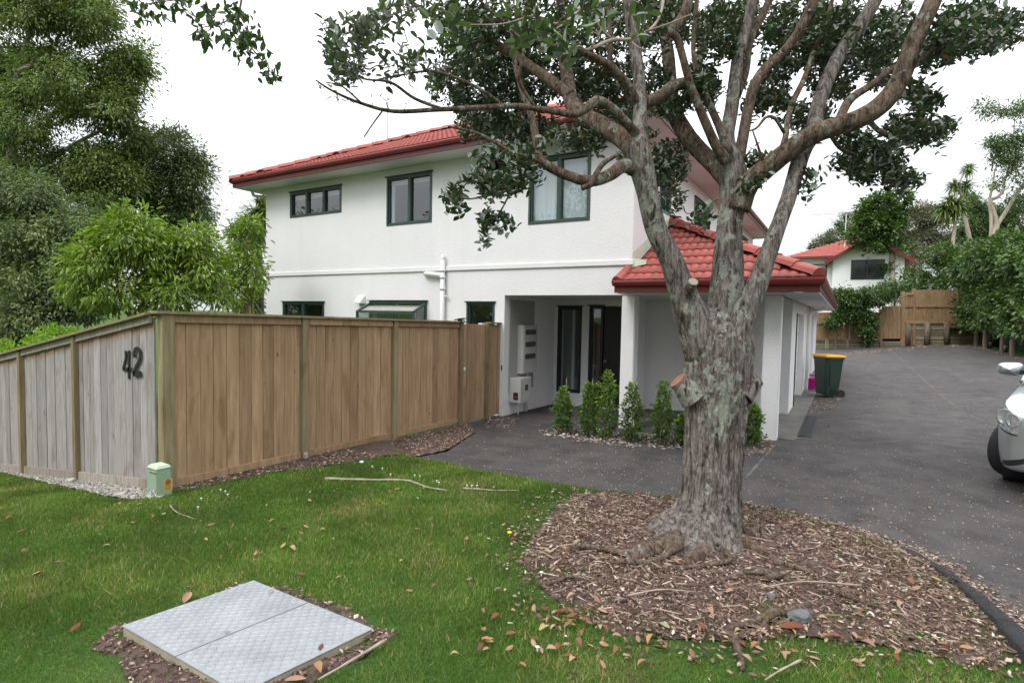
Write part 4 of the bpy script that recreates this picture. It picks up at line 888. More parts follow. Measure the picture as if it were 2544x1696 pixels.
class Tree:
    """limbs are kept as sampled nodes, so that later twigs grow from the nearest existing wood"""
    def __init__(s): s.nodes = []; s.twigs = []
    def grow(s, tips, r0=.006, r1=.0025, sag=.06, maxr=.02, n=3, limit=2.5):
        tips = np.asarray(tips); N = np.zeros((len(s.nodes)+len(tips)*9, 3)); c = len(s.nodes); N[:c] = np.array(s.nodes)
        d0 = np.array([((N[:c]-t)**2).sum(1).min() for t in tips]); out = [None]*len(tips)
        for i in np.argsort(d0):
            t = tips[i]; dd = ((N[:c]-t)**2).sum(1); j = dd.argmin(); p = N[j].copy(); L = math.sqrt(dd[j])
            if L < .02: out[i] = np.array([0, 0, 1.0]); continue
            if L > limit: continue
            mid = (p+t)/2+rng.normal(size=3)*L*.10-np.array([0, 0, sag*L]); q = p*.72+t*.28+rng.normal(size=3)*L*.05
            C_ = catmull([p, q, mid, t], 2); R = np.linspace(min(maxr, r0*(1+L*1.2)), r1, len(C_)); s.twigs.append(tube_arr(C_, R, n, cap=False))
            k = len(C_)-1; N[c:c+k] = C_[1:]; c += k
            out[i] = unit(C_[-1]-C_[-3])
        s.nodes = list(N[:c]); return out
def blob_pts(b):
    """b = (px, py, rx, ry, depth, depth spread, count): a puff of points in the air around a sight line"""
    x, y, rx, ry, D, dD, n = b; out = []
    while len(out) < n:
        u = rng.uniform(-1, 1, 3)
        if (u**2).sum() > 1: continue
        out.append(at_d(x+u[0]*rx, y+u[1]*ry, D+u[2]*dD))
    return out
def pxlimb(path, sub=5):
    P = np.array([at_d(a, b, d) for a, b, w_, d in path]); R = np.array([w_/2*d/FPX for a, b, w_, d in path])
    Q = catmull(np.column_stack([P, R]), sub); return Q[:, :3], np.maximum(Q[:, 3], .002)

# ================================================================ THE BIG TREE IN FRONT
base = gp(1760, 1335); tree = thing('pohutukawa_tree', (base[0], base[1], gz(base[0], base[1])), 'large lichen covered tree with forking limbs standing in the bark mulch', 'tree')
T = Tree(); D0 = 4.2
_vn = rng.random((64, 64))
def vnoise(x, y):      # tiling value noise, both axes wrap at 64
    xi = np.floor(x).astype(int); yi = np.floor(y).astype(int); fx = x-xi; fy_ = y-yi; fx = fx*fx*(3-2*fx); fy_ = fy_*fy_*(3-2*fy_)
    a, b, c, d = _vn[yi % 64, xi % 64], _vn[yi % 64, (xi+1) % 64], _vn[(yi+1) % 64, xi % 64], _vn[(yi+1) % 64, (xi+1) % 64]
    return (a*(1-fx)+b*fx)*(1-fy_)+(c*(1-fx)+d*fx)*fy_
def barkrelief(V, P, R, n, amp):
    """push the ring vertices in and out: vertical plates and lumps"""
    m_ = len(P); V = V.copy(); idx = np.arange(m_*n); i = idx//n; j = idx % n; a = j/n*2*math.pi
    s = np.concatenate([[0], np.cumsum(np.linalg.norm(np.diff(P, axis=0), axis=1))])[i]
    h = (np.sin(a*11+3*np.sin(s*4)+s*1.3)*.5+np.sin(a*17-2*np.sin(s*7+1)+s*2.1)*.4+np.sin(a*5+s*3.0)*.35)
    h2 = np.sin(a*2+s*3.3)*.7+np.sin(a*3-s*2.1+2)*.5
    d = V[idx]-P[i]; V[idx] = P[i]+d*(1+amp*h+amp*1.3*h2+rng.normal(size=len(idx))*amp*.35)[:, None]; return V
def limb(path, name='limb', n=12, mat='bark_limb', sub=5, amp=.03, part=True):
    P, R = pxlimb(path, sub); R = R*(.88 if mat == 'bark' else .94); V, F = tube_arr(P, R, n); V = barkrelief(V, P, R, n, amp)
    for q, r in zip(P[1:], R[1:]): T.nodes.append(q)
    return fmesh(name, V, F, M[mat], tree, True)
# trunk: buttressed foot, waist, swollen crotch
P, R = pxlimb([(1752,1400,205,4.14),(1752,1350,196,4.15),(1755,1318,184,4.16),(1762,1282,162,4.18),(1766,1240,151,D0),(1768,1180,149,D0),(1772,1100,152,D0),(1778,1010,160,D0),(1780,950,176,D0),(1784,900,176,D0),(1785,850,176,D0),(1782,812,150,D0),(1783,786,104,D0),(1784,766,60,D0)], 21)
n = 168; R = R*.89; V, F = tube_arr(P, R, n); m_ = len(P); idx = np.arange(m_*n); i = idx//n; a = (idx % n)/n*2*math.pi
gr = gz(base[0], base[1]); hgt = P[i, 2]-gr; dirv = V[idx]-P[i]; th = np.arctan2(dirv[:, 1], dirv[:, 0])
but = np.zeros(len(idx))
for t0, k, wdt in ((math.radians(196), .7, .34), (math.radians(232), .7, .30), (math.radians(272), .6, .30), (math.radians(318), .35, .3), (math.radians(10), .2, .35), (math.radians(70), .5, .4), (math.radians(140), .8, .4)):
    dd = np.angle(np.exp(1j*(th-t0))); but += k*np.exp(-(dd/wdt)**2)
flare = np.exp(-np.maximum(hgt, 0)/.15)*but*.95+np.exp(-np.maximum(hgt, 0)/.07)*.18
pl = np.sin(a*23+2.5*np.sin(hgt*6)+hgt*1.5)*.5+np.sin(a*37-2*np.sin(hgt*9)+hgt*3)*.4+np.sin(a*13+hgt*2)*.5
lump = np.sin(a*3+hgt*2.6)*.6+np.sin(a*5-hgt*3.9+1)*.5+np.sin(a*2-hgt*5)*.3
fl = np.sin(hgt*31+a*9+3*np.sin(a*5))*np.sin(a*19+hgt*5)
aa = a/(2*math.pi)*64; wz = hgt+.05*np.sin(a*4+hgt*3)
rid = 1-np.abs(2*vnoise(aa*1.0+1.5*vnoise(aa*.5, wz*6), wz*5)-1); rid2 = 1-np.abs(2*vnoise(aa*2.0+7+2*vnoise(aa*.5, wz*8+9), wz*13)-1); chip = vnoise(aa*4, wz*34)
V[idx] = P[i]+dirv*(1+flare+.028*lump+.085*(rid**2-.35)+.05*(rid2**2-.35)+.022*(chip-.5)+rng.normal(size=len(idx))*.004)[:, None]
fmesh('trunk', V, F, M['bark'], tree, True)
for q in P: T.nodes.append(q)
# main limbs (traced centre lines with real depth)
limb([(1752,880,110,4.16),(1722,800,98,4.14),(1698,733,80,4.12),(1668,648,66,4.08),(1628,564,60,4.05),(1609,480,58,4.02),(1594,413,66,4.0),(1586,370,62,4.0),(1590,330,46,4.02),(1590,253,37,4.08),(1586,179,34,4.15),(1568,60,32,4.25),(1556,-30,30,4.3),(1540,-160,25,4.4),(1520,-330,18,4.5)], n=24, mat='bark', amp=.03)
limb([(1592,400,60,4.02),(1555,352,52,4.1),(1495,312,48,4.25),(1442,285,44,4.4),(1419,252,38,4.5),(1411,200,35,4.6),(1402,150,31,4.7),(1395,80,26,4.8),(1390,-20,22,4.9),(1380,-180,16,5.1)], n=14)
limb([(1418,240,34,4.5),(1396,222,30,4.55),(1361,195,29,4.65),(1324,170,27,4.8),(1255,124,23,5.0),(1165,80,19,5.2),(1050,25,13,5.4),(950,-50,9,5.5)])
limb([(1592,345,26,4.0),(1560,310,24,3.92),(1520,270,24,3.85),(1484,250,25,3.8),(1455,272,22,3.76),(1425,284,20,3.74),(1370,276,17,3.7),(1286,264,15,3.62),(1190,268,14,3.55),(1094,272,12,3.5),(980,277,10,3.42),(895,256,8,3.36),(826,226,6,3.3),(784,199,4,3.26)], 'limb', 10)
limb([(1100,272,9,3.5),(1030,245,8,3.46),(970,205,7,3.4),(900,195,5,3.36),(850,160,4,3.3)], 'branch', 6); limb([(1250,262,9,3.6),(1180,215,8,3.5),(1080,178,7,3.45),(990,188,5,3.4),(930,200,4,3.4)], 'branch', 6)
limb([(1330,268,8,3.65),(1290,200,9,3.6),(1300,120,9,3.55),(1255,60,8,3.5),(1200,10,7,3.45),(1150,-60,6,3.4)], 'branch', 6)
limb([(950,276,5,3.4),(925,310,4,3.38),(905,340,4,3.36)], 'branch', 6); limb([(900,258,5,3.36),(850,215,4,3.3),(810,205,3,3.28)], 'branch', 6)
limb([(1583,262,26,4.08),(1560,215,24,4.0),(1514,165,22,3.92),(1470,141,18,3.86),(1430,120,12,3.8)], n=10); limb([(1514,160,14,3.92),(1516,100,13,3.9),(1512,30,12,3.88),(1500,-60,10,3.85)], n=8)
limb([(1578,425,34,4.0),(1550,412,36,3.95),(1515,434,34,3.88),(1467,450,30,3.8),(1410,436,27,3.75),(1362,413,25,3.72),(1338,386,23,3.72),(1328,325,21,3.75),(1316,275,18,3.78),(1293,214,14,3.82),(1278,150,11,3.85),(1270,60,8,3.9)], n=12)
limb([(1340,402,11,3.72),(1267,375,9,3.65),(1190,333,8,3.6),(1113,314,5,3.55)], 'branch', 6); limb([(1330,400,10,3.72),(1310,425,8,3.68),(1286,444,7,3.62),(1225,478,6,3.56),(1171,494,5,3.5),(1125,488,3,3.46)], 'branch', 6)
limb([(1280,450,6,3.62),(1262,490,5,3.58),(1240,530,4,3.54),(1215,560,3,3.52)], 'branch', 6)
limb([(1445,468,14,3.74),(1470,456,17,3.74),(1482,430,15,3.72),(1500,405,14,3.7),(1535,384,9,3.68)], 'broken_branch', 8)
limb([(1600,255,30,4.1),(1640,240,32,4.25),(1672,216,34,4.35),(1705,205,30,4.45),(1730,180,24,4.5),(1742,120,18,4.55)], n=10)
# middle stem and the limbs that fan out of it
limb([(1790,880,104,4.22),(1796,800,94,4.24),(1803,733,92,4.25),(1808,648,80,4.26),(1812,564,70,4.28),(1822,490,74,4.3),(1822,430,78,4.3),(1812,385,58,4.3),(1806,340,40,4.3),(1818,268,36,4.35),(1827,193,34,4.4),(1836,134,32,4.45),(1857,60,29,4.5),(1873,-20,27,4.55),(1890,-160,20,4.65),(1900,-330,14,4.8)], n=24, mat='bark', amp=.03)
limb([(1815,450,56,4.35),(1776,412,46,4.5),(1711,342,44,4.7),(1676,280,40,4.85),(1664,200,36,5.0),(1658,120,32,5.1),(1640,60,26,5.2),(1610,-30,20,5.3),(1590,-150,14,5.5)], n=12)
limb([(1803,400,30,4.2),(1773,351,24,4.12),(1740,275,22,4.05),(1718,220,21,4.0),(1702,164,20,3.96),(1684,100,20,3.92),(1668,78,24,3.9),(1690,50,26,3.95),(1707,15,27,4.0),(1722,-80,22,4.1)], n=10)
limb([(1812,385,26,4.25),(1786,312,22,4.25),(1752,238,19,4.25),(1731,179,14,4.25),(1722,119,12,4.25),(1729,30,12,4.25),(1735,-60,9,4.25)], n=8)
limb([(1830,240,22,4.42),(1851,180,22,4.5),(1862,104,22,4.55),(1892,42,20,4.6),(1925,-30,16,4.7)], n=8)
limb([(1835,400,30,4.3),(1846,342,28,4.3),(1866,238,27,4.3),(1892,182,27,4.3),(1934,143,25,4.3),(1972,98,25,4.3),(2002,45,25,4.3),(2030,-20,24,4.3),(2060,-140,18,4.4)], n=12)
limb([(1832,520,66,4.24),(1858,458,58,4.2),(1911,413,54,4.12),(1984,357,52,4.0),(2047,324,50,3.92),(2130,297,49,3.85),(2193,258,48,3.8),(2236,199,45,3.78),(2258,136,44,3.76),(2290,63,42,3.75),(2325,-15,40,3.75),(2370,-140,30,3.8),(2420,-300,20,3.9)], n=16)
limb([(1822,850,78,4.1),(1848,780,70,4.05),(1878,715,60,4.02),(1902,648,50,4.0),(1933,564,42,4.0),(1960,490,40,4.05),(1980,420,42,4.1),(1996,372,44,4.15),(2020,330,42,4.2),(2030,272,40,4.25),(2057,195,38,4.3),(2092,126,37,4.35),(2136,63,36,4.4),(2180,-10,33,4.45),(2230,-130,24,4.6)], n=18, mat='bark', amp=.03)
limb([(1935,390,14,4.1),(1952,340,15,4.15),(1956,300,14,4.2),(1970,253,15,4.25),(1998,195,14,4.3),(2027,112,13,4.4),(2060,30,11,4.5),(2080,-60,8,4.6)], n=8)
limb([(1948,330,9,4.15),(1925,295,8,4.1),(1903,292,8,4.05),(1880,318,6,4.0),(1858,326,4,4.0)], 'branch', 6); limb([(1895,400,9,4.1),(1882,360,6,4.05),(1870,325,4,4.05)], 'branch', 6)
limb([(2080,312,24,3.95),(2110,250,22,4.1),(2160,215,20,4.3),(2230,165,16,4.5),(2320,140,12,4.6),(2430,100,8,4.7)], n=8); limb([(2150,290,16,3.85),(2190,330,12,3.9),(2240,345,8,4.0),(2300,325,5,4.1)], 'branch', 6)
limb([(2060,330,14,3.95),(2090,370,11,4.1),(2140,390,8,4.3),(2200,400,5,4.4)], 'branch', 6); limb([(2245,190,14,3.78),(2310,130,12,3.8),(2400,70,9,3.85),(2500,40,6,3.9)], 'branch', 6)
# pale near sprays that reach over the viewer
limb([(1560,-200,12,3.0),(1640,-40,9,2.6),(1634,50,7,2.4),(1575,95,8,2.25),(1520,100,9,2.2),(1460,124,8,2.12),(1440,116,6,2.1),(1400,122,4,2.05)], 'branch', 7, 'twig_pale', amp=.05)
limb([(1560,-200,12,3.0),(1470,-60,10,2.5),(1440,20,8,2.3),(1390,60,6,2.15),(1330,40,5,2.1),(1250,60,4,2.05),(1160,62,3,2.0)], 'branch', 7, 'twig_pale', amp=.05)
limb([(1470,118,5,2.12),(1495,70,4,2.1),(1500,20,3,2.1)], 'branch', 6, 'twig_pale', amp=.05); limb([(1600,80,5,2.3),(1660,60,4,2.28),(1720,35,3,2.25)], 'branch', 6, 'twig_pale', amp=.05); limb([(1560,96,5,2.25),(1590,120,4,2.22),(1640,128,3,2.2)], 'branch', 6, 'twig_pale', amp=.05); limb([(1400,60,4,2.15),(1345,95,3,2.1),(1310,100,2,2.08)], 'branch', 6, 'twig_pale', amp=.05)
limb([(1520,98,6,2.2),(1486,60,5,2.18),(1485,0,6,2.15),(1480,-60,5,2.1)], 'branch', 6, 'twig_pale', amp=.05)
# roots over the mulch
def root(pts, r, name='root'):
    P = []
    for k, (x, y) in enumerate(pts):
        q = gp(x, y, LH+.02); P.append(q)
    P = catmull(P, 5); P[:, 2] = GZ(P[:, 0], P[:, 1])+LH+.044; m_ = len(P); u = np.linspace(0, 1, m_); P[:, 2] += .012*np.sin(u*9+r*300)-.03*(u**6)-.012
    Rr = 1.25*r*(1-.55*u)*(1+.15*np.sin(u*17)); V, F = tube_arr(P, Rr, 8); V = V+rng.normal(size=V.shape)*.0015; fmesh(name, V, F, M['bark_limb'], tree, True)
for pts, r in ((((1740,1300),(1705,1330),(1660,1356),(1610,1372),(1560,1384)), .085), (((1765,1320),(1755,1350),(1735,1380),(1700,1400)), .062), (((1795,1318),(1830,1345),(1868,1362),(1910,1372)), .055), (((1725,1300),(1680,1310),(1640,1318),(1600,1335)), .055)): root(pts, r, 'buttress_root')
for pts, r in ((((1700,1342),(1640,1362),(1560,1380),(1440,1362),(1350,1388)), .028), (((1690,1362),(1650,1385),(1580,1400),(1520,1395)), .022), (((1800,1365),(1810,1400),(1720,1405),(1600,1412)), .016), (((1850,1355),(1900,1380),(1960,1410),(2040,1425)), .024),
               (((1930,1437),(1860,1426),(1790,1440),(1750,1452)), .02), (((1960,1440),(1900,1438),(1840,1432)), .018), (((2050,1455),(2110,1490),(2180,1506),(2230,1510)), .016), (((2010,1500),(1930,1530),(1890,1565),(1885,1610)), .014), (((1945,1525),(1870,1545),(1790,1575)), .02), (((1820,1590),(1835,1620),(1845,1660)), .02), (((1340,1455),(1420,1440),(1500,1450)), .011), (((1860,1330),(1890,1310),(1900,1345)), .03)): root(pts, r)
# sawn stubs at the waist
for (x0, y0, w0, d0), (x1, y1, w1, d1), faceon in (((1724,985,74,4.12),(1684,944,46,4.11),1), ((1840,975,74,4.12),(1880,940,40,4.11),0), ((1712,722,30,4.0),(1722,700,24,3.93),0), ((1782,385,26,4.2),(1782,366,16,4.14),1)):
    P, R = pxlimb([(x0,y0,w0,d0),((x0+x1)/2,(y0+y1)/2,(w0+w1)/2,(d0+d1)/2),(x1,y1,w1,d1)], 5); V, F = tube_arr(P, R, 18, cap=False); V = barkrelief(V, P, R, 18, .03); st = fmesh('cut_stub', V, F, M['bark'], tree, True)
    ring = V[-18:]; c = ring.mean(0)+unit(P[-1]-P[-2])*.004; fmesh('sawn_face', np.vstack([ring+unit(P[-1]-P[-2])*.003, c]), [[k, (k+1) % 18, 18] for k in range(18)], M['cut_wood'] if faceon else M['bark_pale'], st)
# foliage
BL = [(1222,205,112,135,6,0.8,370),(1290,318,105,34,5.6,0.5,118),(1190,300,70,40,5.6,0.5,64),(1470,50,330,80,5.4,1.1,494),(870,95,85,88,3.25,0.35,23),(850,150,60,50,3.2,0.3,10),(1010,140,75,60,3.4,0.4,12),(1000,28,160,40,3.5,0.5,20),(930,60,60,50,3.3,0.3,9),
 (1160,100,60,90,4.8,0.6,65),(1235,440,78,44,3.62,0.25,57),(1128,478,26,30,3.48,0.12,11),(1222,545,36,34,3.52,0.12,15),(1270,392,105,36,3.9,0.4,65),(1440,338,88,32,4.6,0.4,65),(1530,215,90,90,5.5,0.6,173),(1440,190,80,70,5.6,0.6,124),(1560,320,50,60,5,0.4,49),
 (1640,190,30,60,5.2,0.4,35),(1740,192,36,46,4.4,0.3,49),(1700,245,30,20,4.6,0.3,19),(1640,255,30,25,5,0.3,19),(1790,70,58,75,4.7,0.6,104),(1760,215,30,50,4.8,0.4,30),(1960,105,72,72,4.9,0.7,114),(1925,215,52,72,4.8,0.5,68),(2110,85,125,88,5,0.8,209),(2010,290,62,50,4.6,0.4,49),(2060,200,60,60,5.2,0.5,64),
 (2160,395,88,55,4.5,0.4,129),(2275,318,95,36,4.1,0.35,65),(2290,238,52,46,4.2,0.4,42),(2240,440,60,30,4.4,0.3,30),(2430,58,118,72,4,0.6,171),(2330,112,62,48,4.2,0.4,65),(2235,60,60,60,5,0.6,57),(1700,486,24,22,3.95,0.1,8),(1752,520,24,20,3.98,0.1,8),(1645,430,60,40,4.7,0.3,49),(1660,385,50,40,4.9,0.4,34),(1876,462,26,20,4.1,0.1,10),(2003,450,24,30,4.05,0.1,11),(1885,405,30,30,4.4,0.2,17),(1560,395,30,30,4.9,0.2,11),(1320,200,60,90,5.6,0.6,99),(1660,20,70,40,5.5,0.6,64),(2050,60,60,50,4.6,0.5,49),
 (1600,-230,900,190,4.6,2,412),(1300,-600,700,260,3.6,1.8,188),(2200,-500,500,300,4.5,1.6,188),(1250,-60,300,50,4.8,0.8,75),(1120,200,60,80,5.6,0.6,65),(1180,60,110,60,5.4,0.7,91),(1350,110,110,60,5.8,0.7,104),(1850,40,70,60,5.2,0.6,78),(2000,40,90,60,5.2,0.7,91),(1880,260,40,40,5,0.4,20),(2130,330,50,30,4.6,0.3,22),(2060,130,70,50,5.3,0.5,65),(2180,160,60,60,5.2,0.5,57)]
tips = []
for b in BL: tips += blob_pts(b)
tips = np.array(tips); near_t = np.array([at_d(x, y, d) for x, y, d in ((1110,30,2.0),(1140,52,2.0),(1245,25,2.1),(1330,18,2.1),(1372,55,2.1),(1402,88,2.05),(1368,112,2.05),(1350,70,2.08),(1500,12,2.15),(1455,70,2.12),(1620,30,2.4),(1600,60,2.3),(1070,20,2.05),(1300,45,2.1),(1280,15,2.1),(1420,30,2.15))])
bare = np.array(blob_pts((930,215,150,62,3.4,.12,46))+blob_pts((1060,190,70,60,3.5,.15,16))+blob_pts((850,225,80,40,3.3,.1,16))); T.grow(bare, r0=.0035, r1=.001, sag=-.05)
dirs = T.grow(tips, limit=3.0); dn = T.grow(near_t, r0=.004, r1=.002)
ok = [k for k, d in enumerate(dirs) if d is not None]; tips = tips[ok]; dirs = [dirs[k] for k in ok]
LP, LA, LL, LW = [], [], [], []
for t, d in list(zip(tips, dirs))+list(zip(near_t, dn)):
    u = unit(np.asarray(d)*.6+np.array([0, 0, .35])+rng.normal(size=3)*.35); s = unit(np.cross(u, [.31, .2, .9])); q = np.cross(u, s); k = rng.integers(8, 14); a0 = rng.uniform(0, 6.28)
    for i_ in range(k):
        a = a0+i_*2.4; f = i_/k; rad = math.cos(a)*s+math.sin(a)*q; b_ = t-u*(.15*(1-f)); ax = unit(rad*(1.0-.3*f)+u*(.25+.6*f)+rng.normal(size=3)*.22)
        LP.append(b_); LA.append(ax); L_ = rng.uniform(.042, .068); LL.append(L_); LW.append(L_*rng.uniform(.42, .52))
LP, LA, LL, LW = map(np.array, (LP, LA, LL, LW))
V, F = merge(T.twigs); fmesh('twigs', V, F, M['twig'], tree, True, kind='stuff')
# the 300 leaves that show largest are separate leaves, the others one crown
cv = (LP-CAM)@AX; px_ = PCX+FPX*cv[:, 0]/cv[:, 2]; py2 = PCY-FPX*cv[:, 1]/cv[:, 2]; vis = (cv[:, 2] > .3) & (px_ > 0) & (px_ < 2544) & (py2 > 0)
order = np.argsort(np.where(vis, -LL/np.maximum(cv[:, 2], .3), 0)); big = order[:300]; rest = order[300:]
V, F, k = leaves(LP[rest], LA[rest], LL[rest], LW[rest], True); va = np.repeat(np.clip(rng.beta(2.2, 2.2, len(rest)), 0, .98)+(rng.random(len(rest)) < .006)*1.0, k)
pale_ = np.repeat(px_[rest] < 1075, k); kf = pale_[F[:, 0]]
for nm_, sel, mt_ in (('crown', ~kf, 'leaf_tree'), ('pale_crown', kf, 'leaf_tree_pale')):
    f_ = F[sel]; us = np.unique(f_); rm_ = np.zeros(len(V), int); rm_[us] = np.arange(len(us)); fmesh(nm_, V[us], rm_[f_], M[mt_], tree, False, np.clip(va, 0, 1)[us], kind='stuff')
lm = []
for v in (.35, .6, .85, .95, .97):
    me = bpy.data.meshes.new('leaf'); me.from_pydata([tuple(p) for p in LEAF6*[1, .47, 1]], [], [(0,1,2,3),(0,3,4,5)]); me.materials.append(M['leaf_tree']); at_ = me.attributes.new('var', 'FLOAT', 'POINT'); at_.data.foreach_set('value', np.full(6, v, np.float32)); lm.append(me)
for j in big:
    A1 = unit(LA[j]); N1 = unit(np.array([0, 0, 1.0])+rng.normal(size=3)*.5); S1 = unit(np.cross(N1, A1)); N2 = np.cross(A1, S1); L_ = LL[j]; o = bpy.data.objects.new('leaf', lm[rng.integers(5)])
    o.matrix_basis = Matrix([[A1[r]*L_, S1[r]*L_, N2[r]*L_, LP[j][r]] for r in range(3)]+[[0, 0, 0, 1]]); link(o, tree)
# ================================================================ OTHER PLANTS
def puff(blobs, m, cr, L, ratio, droop, six=False, shell=.35, out=1.0):
    """leaf arrays for a crown made of many small clumps; m leaves per clump, clump radius cr (metres)"""
    P, A, tone = [], [], []
    for b in blobs:
        x, y, rx, ry, D, dD, n = b; c0 = at_d(x, y, D)
        for _ in range(n):
            u = rng.normal(size=3); u = u/np.linalg.norm(u)*rng.uniform(shell, 1)**.5; c = at_d(x+u[0]*rx, y+u[1]*ry, D+u[2]*dD); o = unit(c-c0+1e-6)
            k = max(3, int(m*rng.uniform(.6, 1.4))); cr_ = cr*rng.uniform(.6, 1.3); q = rng.normal(size=(k, 3))*cr_*[.55, .55, .45]; q[:, 2] -= droop*cr_*rng.random(k)*.6
            tone.append(np.full(k, rng.normal(.5, .2))); P.append(c+q); A.append(unit(q/cr_*.8+o*out*.6+np.array([0, 0, -droop])+rng.normal(size=(k, 3))*.45))
    P, A = np.vstack(P), np.vstack(A); Ls = L*rng.uniform(.65, 1.25, len(P)); V, F, k = leaves(P, A, Ls, Ls*ratio*rng.uniform(.8, 1.2, len(P)), six)
    # clumps share a tone so that light and dark tufts read
    return V, F, np.repeat(np.clip(np.concatenate(tone)+rng.normal(0, .14, len(P)), 0, 1), k)
def wood(parent, paths, mat, n=7, sub=4, amp=.04, name='limb', nodes=None, trunk0=True):
    for i_, path in enumerate(paths):
        P, R = pxlimb(path, sub); V, F = tube_arr(P, R, n); V = barkrelief(V, P, R, n, amp); fmesh('trunk' if (i_ == 0 and trunk0) else name, V, F, M[mat], parent, True)
        if nodes is not None: nodes += list(P)
def plant(name, label, cat, basexyz, paths, bark, blobs, leafmat, m, cr, L, ratio, droop, six=False, group=None, twigs=0, tw=(.012, .004), shell=.35):
    t = thing(name, basexyz, label, cat, group); nodes = []
    wood(t, paths, bark, nodes=nodes); V, F, a = puff(blobs, m, cr, L, ratio, droop, six, shell); fmesh('crown', V, F, M[leafmat], t, False, a, kind='stuff')
    if twigs:
        tr = Tree(); tr.nodes = nodes; tp = []
        for b in blobs: tp += blob_pts((*b[:6], max(2, int(b[6]*twigs))))
        tr.grow(np.array(tp), tw[0], tw[1], .0, tw[0]*3, 4, 50); V, F = merge(tr.twigs); fmesh('twigs', V, F, M[bark], t, True, kind='stuff')
    return t
def foot(px, D, drop=0): p = at_d(px, 800, D); return (p[0], p[1], gz(p[0], p[1])-drop)
def footpx(px, D):        # picture row where a stem at that column and depth meets the ground
    p = np.array(foot(px, D)); v = (p-CAM)@AX; return PCY-FPX*v[1]/v[2]
# --- left garden, beyond the fences
plant('tall_feathery_tree', 'tall pale barked feathery tree rising at the left behind the grey fence', 'tree', foot(40, 15), [[(40,footpx(40,15)+8,40,15),(38,600,30,15),(30,400,24,15),(38,230,19,15),(62,120,13,15),(85,40,9,15),(100,-60,6,15)],[(38,225,12,15),(10,150,9,15),(-30,60,6,15)],[(36,420,8,15.4),(110,415,6,15.5),(180,432,4,15.6),(230,470,3,15.7)],[(32,330,12,15),(90,250,9,15.2),(150,210,7,15.4),(260,150,5,15.6),(340,120,4,15.7)],[(36,470,14,15),(150,380,10,15.3),(260,320,7,15.5),(330,300,4,15.6)]], 'bark_pale',
      [(80,10,150,55,15,1.4,46),(230,45,85,55,15,1.2,26),(300,165,62,62,15.5,.9,24),(345,150,32,45,15.6,.5,10),(120,175,120,70,15,1.6,42),(240,262,95,55,15.2,1.3,30),(60,290,90,60,15,1.5,26),(310,335,42,85,15.6,.8,22),(230,370,60,35,15,1,10),(60,400,95,60,15.5,1,30),(190,430,60,40,15.4,1,14),(255,415,70,60,15.6,1,20),(170,500,110,40,15,1.2,24),(30,190,80,90,15.4,1,20),(-40,150,70,140,15,1.5,20),(120,-80,170,60,15,1.5,30),(300,440,60,40,15.5,.8,12)], 'leaf_feather', 250, .36, .12, .34, .5, twigs=.35, tw=(.02, .006))
plant('spreading_tree', 'dark wide spreading tree low at the left edge behind the fence', 'tree', foot(60, 12.5), [[(60,footpx(60,12.5)+8,44,12.5),(70,850,36,12.5),(90,740,28,12.5),(110,640,18,12.5),(120,560,10,12.5)],[(80,780,18,12.5),(160,690,12,12.2),(220,650,6,12)],[(85,760,18,12.5),(20,640,12,12.6),(-20,560,6,12.6)]], 'bark_far',
      [(50,480,85,55,12.8,1,30),(140,560,105,60,12.5,1,36),(30,600,80,70,12.3,1.1,30),(180,650,75,60,12.3,.9,26),(80,720,100,70,12.2,1.1,36),(30,790,80,60,12,1,22),(200,740,60,50,12.4,.8,16),(250,600,55,45,12.8,.7,16),(-60,650,60,150,12.3,1,14)], 'leaf_feather_cool', 270, .32, .11, .36, .4, twigs=.2, tw=(.02, .006))
plant('feathery_tree', 'lighter feathery tree behind the peach tree against the open sky', 'tree', foot(420, 17), [[(420,footpx(420,17)+5,36,17),(415,720,28,17),(410,600,20,17),(420,500,13,17),(440,400,7,17),(450,330,4,17)],[(412,580,12,17),(370,480,9,17),(330,400,5,17)],[(416,540,11,17),(470,480,7,17),(505,430,4,17)]], 'bark_far',
      [(425,385,60,58,17,.9,26),(478,440,42,52,17,.7,18),(400,470,60,55,17,.9,22),(345,430,42,62,17,.7,16),(370,545,62,40,17,.9,16),(450,530,55,42,17,.8,18),(500,520,26,36,17,.5,8),(330,540,50,50,17,.8,12),(420,620,100,50,17,.9,20),(280,480,40,40,17,.7,8)], 'leaf_feather_cool', 230, .36, .13, .34, .45, twigs=.35, tw=(.018, .006))
plant('peach_tree', 'bright green peach tree with long drooping leaves behind the fence corner', 'fruit tree', foot(330, 9.3), [[(330,footpx(330,9.3)+5,22,9.3),(332,860,20,9.3),(330,780,16,9.3)],[(330,800,12,9.3),(290,700,9,9.2),(300,600,6,9.2),(308,530,3,9.2)],[(331,790,12,9.3),(390,700,9,9.4),(440,620,6,9.5),(470,570,3,9.5)],[(330,770,9,9.3),(260,690,7,9.2),(215,620,4,9.2)],[(334,780,9,9.3),(450,720,7,9.4),(520,650,4,9.5)]], 'bark_far',
      [(230,640,62,55,9.2,.5,60),(300,590,62,60,9.2,.5,66),(309,528,18,20,9.2,.12,8),(385,630,72,62,9.4,.5,72),(468,596,55,48,9.5,.4,44),(500,660,58,62,9.5,.45,54),(430,725,100,42,9.3,.5,60),(270,722,95,42,9.2,.5,56),(200,690,40,60,9.2,.4,24),(350,560,50,40,9.3,.4,26),(540,720,40,45,9.5,.4,20)], 'leaf_peach', 20, .17, .125, .26, .5, True, twigs=.5, tw=(.008, .003))
